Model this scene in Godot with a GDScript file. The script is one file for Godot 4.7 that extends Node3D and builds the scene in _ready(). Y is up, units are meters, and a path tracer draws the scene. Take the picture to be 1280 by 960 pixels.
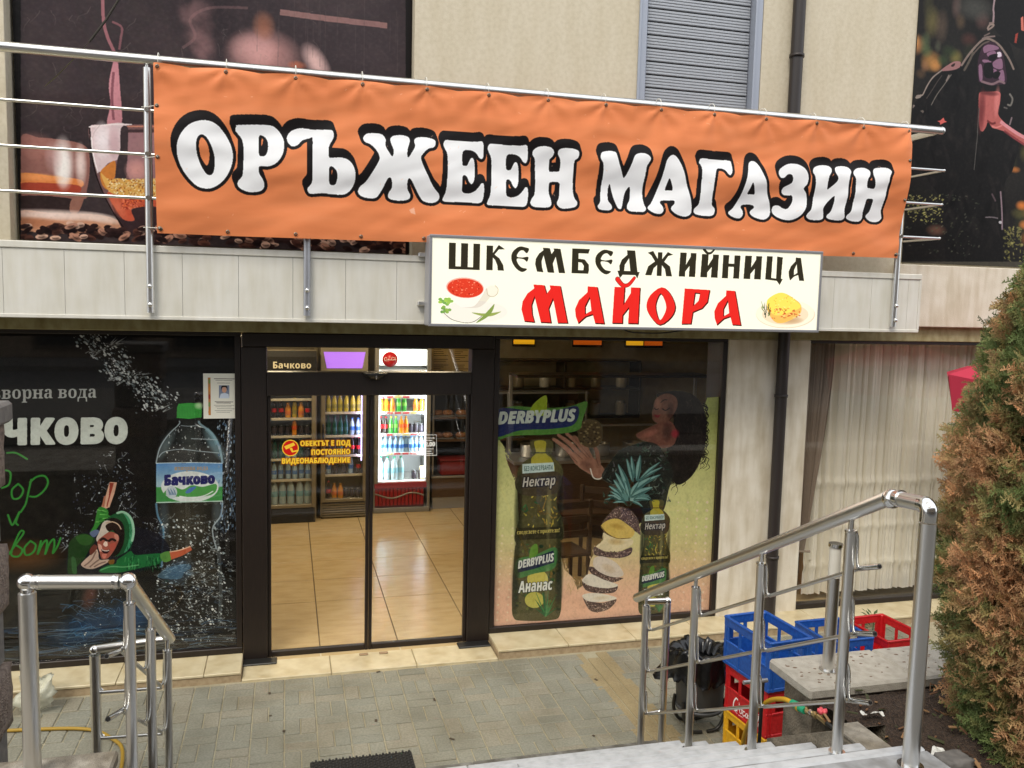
extends Node3D
# A small shop front seen from the top of a short flight of steps. Metres; y up; the glass of the shop lies in z = 0, the paving before it in y = 0.

const EYE := Vector3(0.0, 2.875, 6.8)
const FOCAL := 1061.65          # focal length in pixels of the 1280 x 960 photograph
var cam_basis: Basis
var rng := RandomNumberGenerator.new()
var mats := {}
var boxes := {}
var serif: RID
var sans: RID
var ts: TextServer

# ---------------------------------------------------------------- from photograph pixels to points on real planes
func look(px: float, py: float) -> Vector3:
	return cam_basis * Vector3(px - 640.0, 480.0 - py, -FOCAL)
func on_z(px: float, py: float, z: float) -> Vector3:
	var d := look(px, py)
	return EYE + d * ((z - EYE.z) / d.z)
func on_y(px: float, py: float, y: float) -> Vector3:
	var d := look(px, py)
	return EYE + d * ((y - EYE.y) / d.y)

# ---------------------------------------------------------------- objects
func numbered(called: String) -> String:
	if not has_node(NodePath(called)):
		return called
	var k := 1
	while has_node(NodePath("%s_%03d" % [called, k])):
		k += 1
	return "%s_%03d" % [called, k]
func tag(o: Node3D, label: String, category: String, group := "") -> Node3D:
	o.set_meta("label", label)
	o.set_meta("category", category)
	if group:
		o.set_meta("group", group)
	return o
func thing(called: String, label: String, category: String, at := Vector3.ZERO, turn := 0.0, group := "") -> Node3D:
	var o := Node3D.new()
	o.name = numbered(called)
	add_child(o)
	o.position = at
	o.rotation.y = turn
	return tag(o, label, category, group)
func part(called: String, mesh: Mesh, m: Material, parent: Node3D, at := Vector3.ZERO, basis := Basis()) -> MeshInstance3D:
	var o := MeshInstance3D.new()
	o.name = called if parent != self else numbered(called)
	o.mesh = mesh
	o.material_override = m
	o.transform = Transform3D(basis, at)
	parent.add_child(o, true)
	return o
func structure(called: String, mesh: Mesh, m: Material, at := Vector3.ZERO) -> MeshInstance3D:
	var o := part(called, mesh, m, self, at)
	o.set_meta("kind", "structure")
	return o
func copy_of(o: Node3D, at: Vector3, turn := 0.0, label := "") -> Node3D:
	var c: Node3D = o.duplicate()
	var plain := String(o.name)
	if plain.length() > 4 and plain[plain.length() - 4] == "_" and plain.right(3).is_valid_int():
		plain = plain.left(plain.length() - 4)
	c.name = numbered(plain)
	add_child(c)
	c.position = at
	c.rotation.y = turn
	if label:
		c.set_meta("label", label)
	return c

# ---------------------------------------------------------------- shapes (a, b, c, d run counter-clockwise seen from outside)
func quad(st: SurfaceTool, a: Vector3, b: Vector3, c: Vector3, d: Vector3) -> void:
	for v in [a, c, b, a, d, c]:
		st.add_vertex(v)
func quad_uv(st: SurfaceTool, p: Array, u: Array) -> void:
	for k in [0, 2, 1, 0, 3, 2]:
		st.set_uv(u[k])
		st.add_vertex(p[k])
func begin(smooth := false) -> SurfaceTool:
	var st := SurfaceTool.new()
	st.begin(Mesh.PRIMITIVE_TRIANGLES)
	st.set_smooth_group(0 if smooth else -1)
	return st
func done(st: SurfaceTool) -> ArrayMesh:
	st.generate_normals()
	return st.commit()
# a box with chamfered edges, added round c
func add_box(st: SurfaceTool, c: Vector3, s: Vector3, e := 0.004, basis := Basis()) -> void:
	var h := s * 0.5
	e = minf(e, minf(h.x, minf(h.y, h.z)) * 0.9)
	var V := func(x: float, y: float, z: float, keep: int) -> Vector3:
		var q := Vector3(x * (h.x if keep == 0 else h.x - e), y * (h.y if keep == 1 else h.y - e), z * (h.z if keep == 2 else h.z - e))
		return c + basis * q
	for ax in 3:
		for s1 in [-1.0, 1.0]:
			var pts := []
			for k in [[-1.0, -1.0], [1.0, -1.0], [1.0, 1.0], [-1.0, 1.0]]:
				var q := [0.0, 0.0, 0.0]
				q[ax] = s1
				q[(ax + 1) % 3] = k[0]
				q[(ax + 2) % 3] = k[1]
				pts.append(V.call(q[0], q[1], q[2], ax))
			if s1 < 0.0:
				pts.reverse()
			quad(st, pts[0], pts[1], pts[2], pts[3])
	for ax in 3:                      # edges running along ax
		var b := (ax + 1) % 3
		var d := (ax + 2) % 3
		for sb in [-1.0, 1.0]:
			for sd in [-1.0, 1.0]:
				var pts := []
				for k in [[-1.0, b], [1.0, b], [1.0, d], [-1.0, d]]:
					var q := [0.0, 0.0, 0.0]
					q[ax] = k[0]
					q[b] = sb
					q[d] = sd
					pts.append(V.call(q[0], q[1], q[2], k[1]))
				if sb * sd > 0.0:
					pts.reverse()
				quad(st, pts[0], pts[1], pts[2], pts[3])
	for sx in [-1.0, 1.0]:
		for sy in [-1.0, 1.0]:
			for sz in [-1.0, 1.0]:
				var a: Vector3 = V.call(sx, sy, sz, 0)
				var b2: Vector3 = V.call(sx, sy, sz, 1)
				var c2: Vector3 = V.call(sx, sy, sz, 2)
				for v in ([a, c2, b2] if sx * sy * sz > 0.0 else [a, b2, c2]):
					st.add_vertex(v)
func box(s: Vector3, e := 0.004) -> ArrayMesh:
	var key := "%.4f %.4f %.4f %.4f" % [s.x, s.y, s.z, e]
	if not boxes.has(key):
		var st := begin()
		add_box(st, Vector3.ZERO, s, e)
		boxes[key] = done(st)
	return boxes[key]
# box part given by its two corners
func slab(called: String, lo: Vector3, hi: Vector3, m: Material, parent: Node3D, e := 0.004) -> MeshInstance3D:
	return part(called, box(hi - lo, e), m, parent, (lo + hi) * 0.5)
func smooth_path(p: Array, steps := 6, closed := false) -> Array:
	var out := []
	var n := p.size()
	for i in (n if closed else n - 1):
		var a = p[(i - 1 + n) % n] if closed or i > 0 else p[0]
		var b = p[i]
		var c = p[(i + 1) % n]
		var d = p[(i + 2) % n] if closed or i + 2 < n else p[n - 1]
		for k in steps:
			out.append(b.cubic_interpolate(c, a, d, float(k) / steps))
	if not closed:
		out.append(p[n - 1])
	return out
func add_tube(st: SurfaceTool, path: Array, r, sides := 10, caps := true) -> void:
	var n := path.size()
	var rings := []
	var up := Vector3.UP
	var t0: Vector3 = (path[1] - path[0]).normalized()
	if absf(t0.y) > 0.95:
		up = Vector3.RIGHT
	var side := t0.cross(up).normalized()
	for i in n:
		var t: Vector3
		if i == 0:
			t = t0
		elif i == n - 1:
			t = (path[n - 1] - path[n - 2]).normalized()
		else:
			t = ((path[i + 1] - path[i]).normalized() + (path[i] - path[i - 1]).normalized()).normalized()
		side = (side - t * side.dot(t)).normalized()
		var other := t.cross(side)
		var rr: float = r[i] if r is Array else r
		var ring := []
		for k in sides:
			var a := TAU * k / sides
			ring.append(path[i] + (side * cos(a) + other * sin(a)) * rr)
		rings.append(ring)
	for i in n - 1:
		for k in sides:
			var j := (k + 1) % sides
			quad(st, rings[i][k], rings[i][j], rings[i + 1][j], rings[i + 1][k])
	if caps:
		for e in [0, n - 1]:
			for k in sides:
				var j := (k + 1) % sides
				var tri: Array = [path[e], rings[e][k], rings[e][j]] if e == 0 else [path[e], rings[e][j], rings[e][k]]
				for v in tri:
					st.add_vertex(v)
func tube(path: Array, r, sides := 12, caps := true) -> ArrayMesh:
	var st := begin(true)
	add_tube(st, path, r, sides, false)
	if caps:
		st.set_smooth_group(-1)
		var n := path.size()
		for e in [0, n - 1]:
			var t: Vector3 = (path[1] - path[0]).normalized() if e == 0 else (path[n - 1] - path[n - 2]).normalized()
			var s := t.cross(Vector3.RIGHT if absf(t.y) > 0.95 else Vector3.UP).normalized()
			var o := t.cross(s)
			var rr: float = r[e] if r is Array else r
			for k in sides:
				var a := TAU * k / sides
				var b := TAU * (k + 1) / sides
				var p1: Vector3 = path[e] + (s * cos(a) + o * sin(a)) * rr
				var p2: Vector3 = path[e] + (s * cos(b) + o * sin(b)) * rr
				for v in ([path[e], p1, p2] if e == 0 else [path[e], p2, p1]):
					st.add_vertex(v)
	return done(st)
# profile: Vector2(radius, height) from bottom to top
func add_lathe(st: SurfaceTool, prof: Array, sides := 16, at := Vector3.ZERO) -> void:
	for i in prof.size() - 1:
		for k in sides:
			var a := TAU * k / sides
			var b := TAU * (k + 1) / sides
			var p: Vector2 = prof[i]
			var q: Vector2 = prof[i + 1]
			var A := at + Vector3(p.x * cos(a), p.y, -p.x * sin(a))
			var B := at + Vector3(p.x * cos(b), p.y, -p.x * sin(b))
			var C := at + Vector3(q.x * cos(b), q.y, -q.x * sin(b))
			var D := at + Vector3(q.x * cos(a), q.y, -q.x * sin(a))
			if p.x < 1e-5:
				for v in [A, D, C]:
					st.add_vertex(v)
			elif q.x < 1e-5:
				for v in [A, D, B]:
					st.add_vertex(v)
			else:
				quad(st, A, B, C, D)
func lathe(prof: Array, sides := 16, smooth := true) -> ArrayMesh:
	var st := begin(smooth)
	add_lathe(st, prof, sides)
	return done(st)
func ball(r: float, sides := 14) -> ArrayMesh:
	var prof := []
	for k in 9:
		var a := -PI / 2 + PI * k / 8
		prof.append(Vector2(maxf(r * cos(a), 0.0) if k > 0 and k < 8 else 0.0, r * sin(a)))
	return lathe(prof, sides)
# upright sheet in a plane z = const, facing +z, with uv 0..1
func sheet(w: float, h: float) -> ArrayMesh:
	var st := begin()
	quad_uv(st, [Vector3(-w / 2, -h / 2, 0), Vector3(w / 2, -h / 2, 0), Vector3(w / 2, h / 2, 0), Vector3(-w / 2, h / 2, 0)], [Vector2(0, 1), Vector2(1, 1), Vector2(1, 0), Vector2(0, 0)])
	return done(st)

# ---------------------------------------------------------------- materials (colours here are sRGB)
func mat(called: String, c: Color, rough := 0.7, metal := 0.0) -> StandardMaterial3D:
	if mats.has(called):
		return mats[called]
	var m := StandardMaterial3D.new()
	m.resource_name = called
	m.albedo_color = c
	m.roughness = rough
	m.metallic = metal
	mats[called] = m
	return m
func noise(freq: float, seed_: int, octaves := 4, kind := FastNoiseLite.TYPE_SIMPLEX_SMOOTH) -> FastNoiseLite:
	var f := FastNoiseLite.new()
	f.noise_type = kind
	f.frequency = freq
	f.seed = seed_
	f.fractal_octaves = octaves
	return f
func noise_tex(freq: float, seed_: int, stops: Array, size := 512, octaves := 4, kind := FastNoiseLite.TYPE_SIMPLEX_SMOOTH) -> NoiseTexture2D:
	var t := NoiseTexture2D.new()
	t.width = size
	t.height = size
	t.seamless = true
	t.noise = noise(freq, seed_, octaves, kind)
	var g := Gradient.new()
	var off := PackedFloat32Array()
	var col := PackedColorArray()
	for s in stops:
		off.append(s[0])
		col.append(s[1])
	g.offsets = off
	g.colors = col
	t.color_ramp = g
	return t
# mottled, fine-grained material laid by world position
func grainy(called: String, stops: Array, rough: float, scale: float, freq := 0.02, seed_ := 1, relief := 0.0, relief_freq := 0.08) -> StandardMaterial3D:
	var m := mat(called, Color.WHITE, rough)
	m.albedo_texture = noise_tex(freq, seed_, stops)
	m.uv1_triplanar = true
	m.uv1_world_triplanar = true
	m.uv1_scale = Vector3.ONE * scale
	if relief > 0.0:
		m.heightmap_enabled = true
		m.heightmap_scale = relief
		m.heightmap_texture = noise_tex(relief_freq, seed_ + 7, [[0.0, Color.BLACK], [1.0, Color.WHITE]])
	return m
# weather marks in a second, larger or stretched pattern over a grainy material
func weathered(m: StandardMaterial3D, freq: float, seed_: int, scale: Vector3, darkest: Color, from := 0.35, to := 0.7) -> void:
	m.detail_enabled = true
	m.detail_blend_mode = BaseMaterial3D.BLEND_MODE_MUL
	m.detail_uv_layer = BaseMaterial3D.DETAIL_UV_2
	m.detail_albedo = noise_tex(freq, seed_, [[0.0, darkest], [from, darkest.lerp(Color.WHITE, 0.55)], [to, Color.WHITE], [1.0, Color.WHITE]], 512, 5)
	m.uv2_triplanar = true
	m.uv2_world_triplanar = true
	m.uv2_scale = scale
func glass(called: String, tint := Color(0.10, 0.13, 0.12), alpha := 0.03) -> StandardMaterial3D:
	var m := mat(called, Color(tint, alpha), 0.02)
	m.transparency = BaseMaterial3D.TRANSPARENCY_ALPHA
	m.metallic_specular = 0.42
	return m
func glow(called: String, c: Color, energy: float) -> StandardMaterial3D:
	var m := mat(called, c, 0.4)
	m.emission_enabled = true
	m.emission = c
	m.emission_energy_multiplier = energy
	return m
func printed(called: String, im: Image, rough := 0.35, cut := 0) -> StandardMaterial3D:
	var m := mat(called, Color.WHITE, rough)
	m.albedo_texture = ImageTexture.create_from_image(im)
	m.texture_repeat = false
	m.metallic_specular = 0.25
	if cut == 1:
		m.transparency = BaseMaterial3D.TRANSPARENCY_ALPHA_SCISSOR
		m.alpha_scissor_threshold = 0.5
	elif cut == 2:
		m.transparency = BaseMaterial3D.TRANSPARENCY_ALPHA
	return m

# ---------------------------------------------------------------- print: a picture computed on a real plane, drawn in photograph pixels
class Print:
	var host
	var im: Image
	var lo: Vector2      # lower left corner, metres, on the plane
	var hi: Vector2
	var z: float
	var strip: Image
	var rng := RandomNumberGenerator.new()
	func _init(h, lo_: Vector2, hi_: Vector2, z_: float, width: int, ground: Color):
		host = h
		lo = lo_
		hi = hi_
		z = z_
		var height := int(width * (hi.y - lo.y) / (hi.x - lo.x))
		im = Image.create(width, height, false, Image.FORMAT_RGBA8)
		im.fill(ground)
		strip = Image.create(width, 1, false, Image.FORMAT_RGBA8)
		rng.seed = 5
	func w2t(x: float, y: float) -> Vector2:
		return Vector2((x - lo.x) / (hi.x - lo.x) * im.get_width(), (hi.y - y) / (hi.y - lo.y) * im.get_height())
	func t(p: Vector2) -> Vector2:
		var q: Vector3 = host.on_z(p.x, p.y, z)
		return w2t(q.x, q.y)
	func ts(pts: Array) -> PackedVector2Array:
		var o := PackedVector2Array()
		for p in pts:
			o.append(t(p))
		return o
	func unit() -> float:       # texture pixels per photograph pixel, about the middle of the plane
		var c: Vector3 = Vector3((lo.x + hi.x) / 2, (lo.y + hi.y) / 2, z)
		return im.get_width() / (hi.x - lo.x) * absf((host.EYE - c).length()) / host.FOCAL
	func fill(contours: Array, col: Color) -> void:     # even-odd, texture pixels
		var y0 := 1e9
		var y1 := -1e9
		for c in contours:
			for p in c:
				y0 = minf(y0, p.y)
				y1 = maxf(y1, p.y)
		var a := maxi(0, int(floor(y0)))
		var b := mini(im.get_height() - 1, int(ceil(y1)))
		if b < a:
			return
		var rows := []
		for i in b - a + 1:
			rows.append(PackedFloat32Array())
		for c in contours:
			var n: int = c.size()
			for i in n:
				var p: Vector2 = c[i]
				var q: Vector2 = c[(i + 1) % n]
				if p.y == q.y:
					continue
				if p.y > q.y:
					var s := p
					p = q
					q = s
				var r0 := maxi(a, int(ceil(p.y - 0.5)))
				var r1 := mini(b, int(ceil(q.y - 0.5)) - 1)
				var k := (q.x - p.x) / (q.y - p.y)
				for r in range(r0, r1 + 1):
					rows[r - a].append(p.x + (r + 0.5 - p.y) * k)
		var w := im.get_width()
		var solid := col.a > 0.995
		if not solid:
			strip.fill(col)
		for r in rows.size():
			var xs: PackedFloat32Array = rows[r]
			xs.sort()
			for i in range(0, xs.size() - 1, 2):
				var xa := clampi(int(round(xs[i])), 0, w)
				var xb := clampi(int(round(xs[i + 1])), 0, w)
				if xb > xa:
					if solid:
						im.fill_rect(Rect2i(xa, r + a, xb - xa, 1), col)
					else:
						im.blend_rect(strip, Rect2i(0, 0, xb - xa, 1), Vector2i(xa, r + a))
	func poly(pts: Array, col: Color, curved := false) -> void:
		fill([ts(host.smooth_path(pts, 5, true) if curved else pts)], col)
	func ellipse(c: Vector2, rx: float, ry: float, col: Color, rot := 0.0) -> void:
		var o := []
		for k in 36:
			o.append(c + (Vector2(rx * cos(TAU * k / 36), ry * sin(TAU * k / 36))).rotated(rot))
		fill([ts(o)], col)
	func rect(a: Vector2, b: Vector2, col: Color) -> void:
		poly([a, Vector2(b.x, a.y), b, Vector2(a.x, b.y)], col)
	func stroke(pts: Array, width: float, col: Color, curved := true, taper := 0.0) -> void:   # width in photograph pixels
		var p := ts(host.smooth_path(pts, 6) if curved and pts.size() > 2 else pts)
		var half := width * unit() * 0.5
		var n := p.size()
		var left := PackedVector2Array()
		var right := PackedVector2Array()
		for i in n:
			var d := (p[mini(i + 1, n - 1)] - p[maxi(i - 1, 0)]).normalized()
			var s := Vector2(-d.y, d.x) * half * (1.0 - taper * i / maxf(1, n - 1))
			left.append(p[i] + s)
			right.append(p[i] - s)
		for i in n - 1:
			fill([PackedVector2Array([left[i], left[i + 1], right[i + 1], right[i]])], col)
		if col.a > 0.99 and half > 1.2:
			for i in n:
				dot(p[i], half * (1.0 - taper * i / maxf(1, n - 1)), col)
	func dot(c: Vector2, r: float, col: Color) -> void:
		var o := PackedVector2Array()
		for k in 12:
			o.append(c + Vector2.from_angle(TAU * k / 12) * r)
		fill([o], col)
	func soft(c: Vector2, rx: float, ry: float, col: Color, rot := 0.0, power := 1.0) -> void:   # an out-of-focus patch of print
		var u := unit()
		var A := absf(rx * cos(rot)) + absf(ry * sin(rot))
		var B := absf(rx * sin(rot)) + absf(ry * cos(rot))
		var n := 40
		var data := PackedByteArray()
		data.resize(n * n * 4)
		var at := 0
		for j in n:
			for i in n:
				var v := Vector2(((i + 0.5) / n * 2 - 1) * A, ((j + 0.5) / n * 2 - 1) * B).rotated(-rot)
				var q := 1.0 - (v.x * v.x / (rx * rx) + v.y * v.y / (ry * ry))
				data[at] = int(col.r8)
				data[at + 1] = int(col.g8)
				data[at + 2] = int(col.b8)
				data[at + 3] = int(255.0 * col.a * pow(maxf(q, 0.0), power))
				at += 4
		var s := Image.create_from_data(n, n, false, Image.FORMAT_RGBA8, data)
		s.resize(maxi(2, int(2 * A * u)), maxi(2, int(2 * B * u)), Image.INTERPOLATE_CUBIC)
		var m := t(c)
		im.blend_rect(s, Rect2i(Vector2i.ZERO, s.get_size()), Vector2i(m) - s.get_size() / 2)
	func mottle(freq: float, seed_: int, dark: Color, light: Color, share: float, n := 220) -> void:   # uneven ink and grain of a printed sheet
		var f: FastNoiseLite = host.noise(freq, seed_, 4)
		var data := PackedByteArray()
		data.resize(n * n * 4)
		var at := 0
		for j in n:
			for i in n:
				var v := f.get_noise_2d(i, j)
				var q := dark if v < 0.0 else light
				data[at] = q.r8
				data[at + 1] = q.g8
				data[at + 2] = q.b8
				data[at + 3] = int(255.0 * minf(1.0, absf(v) * 2.0) * share)
				at += 4
		var s := Image.create_from_data(n, n, false, Image.FORMAT_RGBA8, data)
		s.resize(im.get_width(), im.get_height(), Image.INTERPOLATE_CUBIC)
		var under: Image = im.duplicate()
		im.blend_rect_mask(s, under, Rect2i(Vector2i.ZERO, im.get_size()), Vector2i.ZERO)
	func soften(k: int) -> void:        # the soft focus of an enlarged photograph
		var s := im.get_size()
		im.resize(s.x / k, s.y / k, Image.INTERPOLATE_LANCZOS)
		im.resize(s.x, s.y, Image.INTERPOLATE_CUBIC)
	func drops(area: Array, count: int, r0: float, r1: float, cols: Array, streak := Vector2.ZERO) -> void:   # splashes of drops inside a polygon
		var pg := PackedVector2Array(area)
		var bb := Rect2(pg[0], Vector2.ZERO)
		for p in pg:
			bb = bb.expand(p)
		var u := unit()
		var made := 0
		while made < count:
			var p := Vector2(rng.randf_range(bb.position.x, bb.end.x), rng.randf_range(bb.position.y, bb.end.y))
			made += 1
			if not Geometry2D.is_point_in_polygon(p, pg):
				continue
			var r := lerpf(r0, r1, pow(rng.randf(), 3.0)) * u
			var c: Color = cols[rng.randi() % cols.size()]
			var a := t(p)
			var s := streak * u * rng.randf_range(0.3, 1.0)
			var o := PackedVector2Array()
			for k in 7:
				o.append(a + Vector2.from_angle(TAU * k / 7) * r * rng.randf_range(0.6, 1.3) + s * (0.5 if k < 4 else -0.5))
			fill([o], c)
	func glyphs(contours: Array, a: Vector2, b: Vector2, col: Color, grow := 0.0, shift := Vector2.ZERO, slant := 0.0) -> void:   # a letter fitted to the box from a to b (photograph pixels)
		var bb := Rect2(contours[0][0], Vector2.ZERO)
		for c in contours:
			for p in c:
				bb = bb.expand(p)
		var mid := (a + b) * 0.5
		var x0 := t(Vector2(a.x, mid.y)).x
		var x1 := t(Vector2(b.x, mid.y)).x
		var y0 := t(Vector2(mid.x, a.y)).y
		var y1 := t(Vector2(mid.x, b.y)).y
		var out := []
		for c in contours:
			var o := PackedVector2Array()
			for p in c:
				var f: Vector2 = (p - bb.position) / bb.size
				o.append(Vector2(lerpf(x0, x1, f.x) + slant * (1.0 - f.y) * (y1 - y0), lerpf(y0, y1, f.y)) + shift * unit())
			if grow != 0.0:
				var g := grow * unit()
				var hole := false
				for d in contours:
					if d != c and d.size() > 2 and Geometry2D.is_point_in_polygon(c[0], d):
						hole = true
				for q in Geometry2D.offset_polygon(o, -g if hole else g, Geometry2D.JOIN_ROUND):
					out.append(q)
			else:
				out.append(o)
		fill(out, col)
	# a line of type: left end of the base line and right end, cap height in photograph pixels
	func type(text: String, font: RID, from: Vector2, to: Vector2, high: float, col: Color, grow := 0.0, slant := 0.0) -> void:
		var pen := 0.0
		var runs := []
		for k in text.length():
			var gi: Array = host.letter(text[k], font)
			runs.append([pen, gi[0]])
			pen += gi[1]
		var A := t(from)
		var B := t(to)
		var ex := (B - A) / pen
		var cap: float = 46.0 if font == host.sans else 46.0
		var ey := (t(from + Vector2(0, high)) - A) / cap
		var contours := []
		for r in runs:
			for c in r[1]:
				var o := PackedVector2Array()
				for p in c:
					o.append(A + ex * (r[0] + p.x - slant * p.y) + ey * p.y)
				if grow != 0.0:
					var hole := false
					for d in r[1]:
						if d != c and Geometry2D.is_point_in_polygon(c[0], d):
							hole = true
					for q in Geometry2D.offset_polygon(o, (-grow if hole else grow) * unit(), Geometry2D.JOIN_ROUND):
						contours.append(q)
				else:
					contours.append(o)
		fill(contours, col)

func letter(ch: String, font: RID) -> Array:     # [contours with y down, advance], size 64
	var gi := ts.font_get_glyph_index(font, 64, ch.unicode_at(0), 0)
	var adv := ts.font_get_glyph_advance(font, 64, gi).x
	var d := ts.font_get_glyph_contours(font, 64, gi)
	var out := []
	if d.is_empty() or d.contours.is_empty():
		return [out, adv]
	var first := 0
	for last in d.contours:
		var n: int = last - first + 1
		var raw := []
		for i in n:
			var p: Vector3 = d.points[first + i]
			var q: Vector3 = d.points[first + (i + 1) % n]
			raw.append([Vector2(p.x, p.y), p.z > 0.5])
			if p.z < 0.5 and q.z < 0.5:
				raw.append([Vector2((p.x + q.x) / 2, (p.y + q.y) / 2), true])
		while not raw[0][1]:
			raw.append(raw.pop_front())
		var o := PackedVector2Array()
		var m := raw.size()
		var i := 0
		while i < m:
			var p: Vector2 = raw[i][0]
			o.append(p)
			var nx = raw[(i + 1) % m]
			if not nx[1]:
				var e: Vector2 = raw[(i + 2) % m][0]
				for k in [0.25, 0.5, 0.75]:
					o.append(p.lerp(nx[0], k).lerp(nx[0].lerp(e, k), k))
				i += 2
			else:
				i += 1
		out.append(o)
		first = last + 1
	return [out, adv]
func V(x: float, y: float) -> Vector2:
	return Vector2(x, y)
# points given as a flat list, in a zoomed view with origin o and scale s
func P(flat: Array, o := Vector2.ZERO, s := 1.0) -> Array:
	var out := []
	for i in range(0, flat.size(), 2):
		out.append(o + Vector2(flat[i], flat[i + 1]) / s)
	return out

# ================================================================ what is printed on things (flat print only)
func c8(r: int, g: int, b: int, a := 1.0) -> Color:
	return Color(r / 255.0, g / 255.0, b / 255.0, a)

# letters of the light box, traced in a 100 x 100 box (y down); the second list of a letter is its counter
func old_letter(ch: String) -> Array:
	match ch:
		"Ш": return [[0, 0, 22, 0, 22, 88, 39, 88, 39, 0, 61, 0, 61, 90, 78, 90, 78, 0, 100, 0, 100, 100, 0, 100]]
		"К": return [[0, 4, 35, 4, 35, 32, 66, 0, 100, 16, 66, 18, 44, 38, 70, 52, 92, 78, 97, 100, 63, 100, 60, 80, 48, 60, 35, 50, 35, 100, 0, 100]]
		"Е": return [[100, 8, 88, 26, 68, 15, 50, 17, 38, 26, 32, 40, 62, 43, 97, 39, 90, 59, 72, 50, 33, 48, 38, 66, 60, 82, 92, 87, 66, 100, 33, 89, 8, 66, 0, 44, 6, 24, 27, 8, 50, 0, 75, 2]]
		"М": return [[24, 0, 47, 1, 53, 24, 61, 10, 59, 1, 82, 2, 100, 99, 79, 99, 67, 34, 58, 62, 64, 99, 42, 98, 27, 30, 21, 54, 23, 78, 28, 98, 7, 96, 0, 66, 2, 45, 12, 24, 26, 10]]
		"Б": return [[0, 0, 100, 0, 92, 18, 36, 18, 36, 40, 70, 42, 96, 62, 98, 86, 94, 100, 0, 100], [36, 54, 56, 56, 68, 68, 66, 86, 36, 86]]
		"Д": return [[40, 0, 76, 0, 90, 76, 100, 76, 90, 100, 82, 88, 24, 88, 12, 100, 0, 74, 10, 74, 8, 56, 18, 34, 42, 16], [50, 28, 58, 74, 30, 74, 32, 52]]
		"Ж": return [[6, 8, 26, 0, 44, 32, 44, 4, 60, 4, 60, 32, 80, 2, 100, 12, 82, 18, 68, 42, 90, 60, 99, 100, 77, 100, 72, 72, 60, 56, 60, 100, 42, 100, 42, 56, 30, 70, 23, 98, 0, 98, 10, 62, 34, 42, 20, 18]]
		"И", "Й": return [[4, 0, 42, 0, 40, 50, 66, 16, 66, 0, 100, 0, 98, 100, 60, 100, 62, 54, 38, 78, 38, 100, 0, 100]]
		"Н": return [[2, 0, 36, 0, 35, 36, 66, 36, 66, 0, 100, 0, 98, 100, 64, 100, 65, 50, 34, 50, 34, 100, 0, 100]]
		"Ц": return [[4, 0, 36, 0, 34, 76, 62, 78, 62, 0, 94, 2, 90, 78, 100, 79, 84, 100, 66, 86, 0, 82]]
		"А": return [[40, 0, 72, 1, 100, 100, 69, 99, 60, 75, 36, 82, 12, 100, 3, 82, 0, 62, 12, 38, 40, 16], [48, 28, 55, 66, 34, 76, 33, 54]]
		"О": return [[50, 0, 80, 16, 100, 50, 88, 78, 49, 100, 16, 78, 0, 52, 12, 22], [48, 16, 67, 44, 66, 66, 48, 88, 34, 62, 33, 40]]
		"Р": return [[6, 0, 100, 2, 94, 36, 75, 54, 40, 66, 35, 99, 0, 100], [45, 11, 65, 12, 60, 34, 40, 49]]
	return []
func contours_of(flat_lists: Array, round_it := false) -> Array:
	var out := []
	for f in flat_lists:
		var p := P(f)
		out.append(PackedVector2Array(smooth_path(p, 3, true) if round_it else p))
	return out
func old_type(p: Print, word: String, spans: Array, col: Color, grow := 0.0, shift := Vector2.ZERO) -> void:
	for k in word.length():
		var b: Array = spans[k]
		var soft_letter: bool = word[k] in "ЕО"
		p.glyphs(contours_of(old_letter(word[k]), soft_letter), V(b[0], b[2]), V(b[1], b[3]), col, grow, shift)
		if word[k] == "Й":
			var mid: float = (b[0] + b[1]) * 0.5
			var w: float = (b[1] - b[0]) * 0.32
			p.stroke(P([mid - w, b[2] - w * 0.95, mid - w * 0.4, b[2] - w * 0.25, mid + w * 0.3, b[2] - w * 0.3, mid + w, b[2] - w * 1.1]), w * 0.52 + grow * 2, col, true, 0.4)

# the flowing script of the red drinks maker, in a box 100 wide and 40 high
func script_strokes() -> Array:
	return [
		[[22, 8, 14, 4, 7, 12, 4, 24, 9, 32, 18, 29, 24, 23], 3.4], [[22, 8, 25, 13, 20, 14], 2.2], [[9, 32, 22, 36, 40, 34], 1.4],
		[[32, 19, 27, 23, 28, 29, 33, 29, 35, 23, 32, 19, 38, 20], 2.2], [[45, 20, 40, 21, 38, 27, 42, 30, 47, 26], 2.2],
		[[54, 20, 49, 22, 48, 28, 52, 29, 55, 22, 55, 28, 59, 28], 2.2], [[57, 22, 62, 21], 1.8],
		[[76, 6, 69, 4, 64, 12, 62, 23, 66, 30, 73, 27, 77, 22], 3.2], [[76, 6, 80, 10, 90, 4, 98, 5], 1.5],
		[[80, 19, 76, 23, 77, 29, 81, 29, 83, 23, 80, 19], 2.1], [[87, 26, 91, 12, 91, 7, 88, 12, 86, 26, 89, 29], 2.0], [[97, 20, 92, 22, 92, 28, 95, 28, 98, 21, 98, 28, 100, 27], 2.0]]
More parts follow.
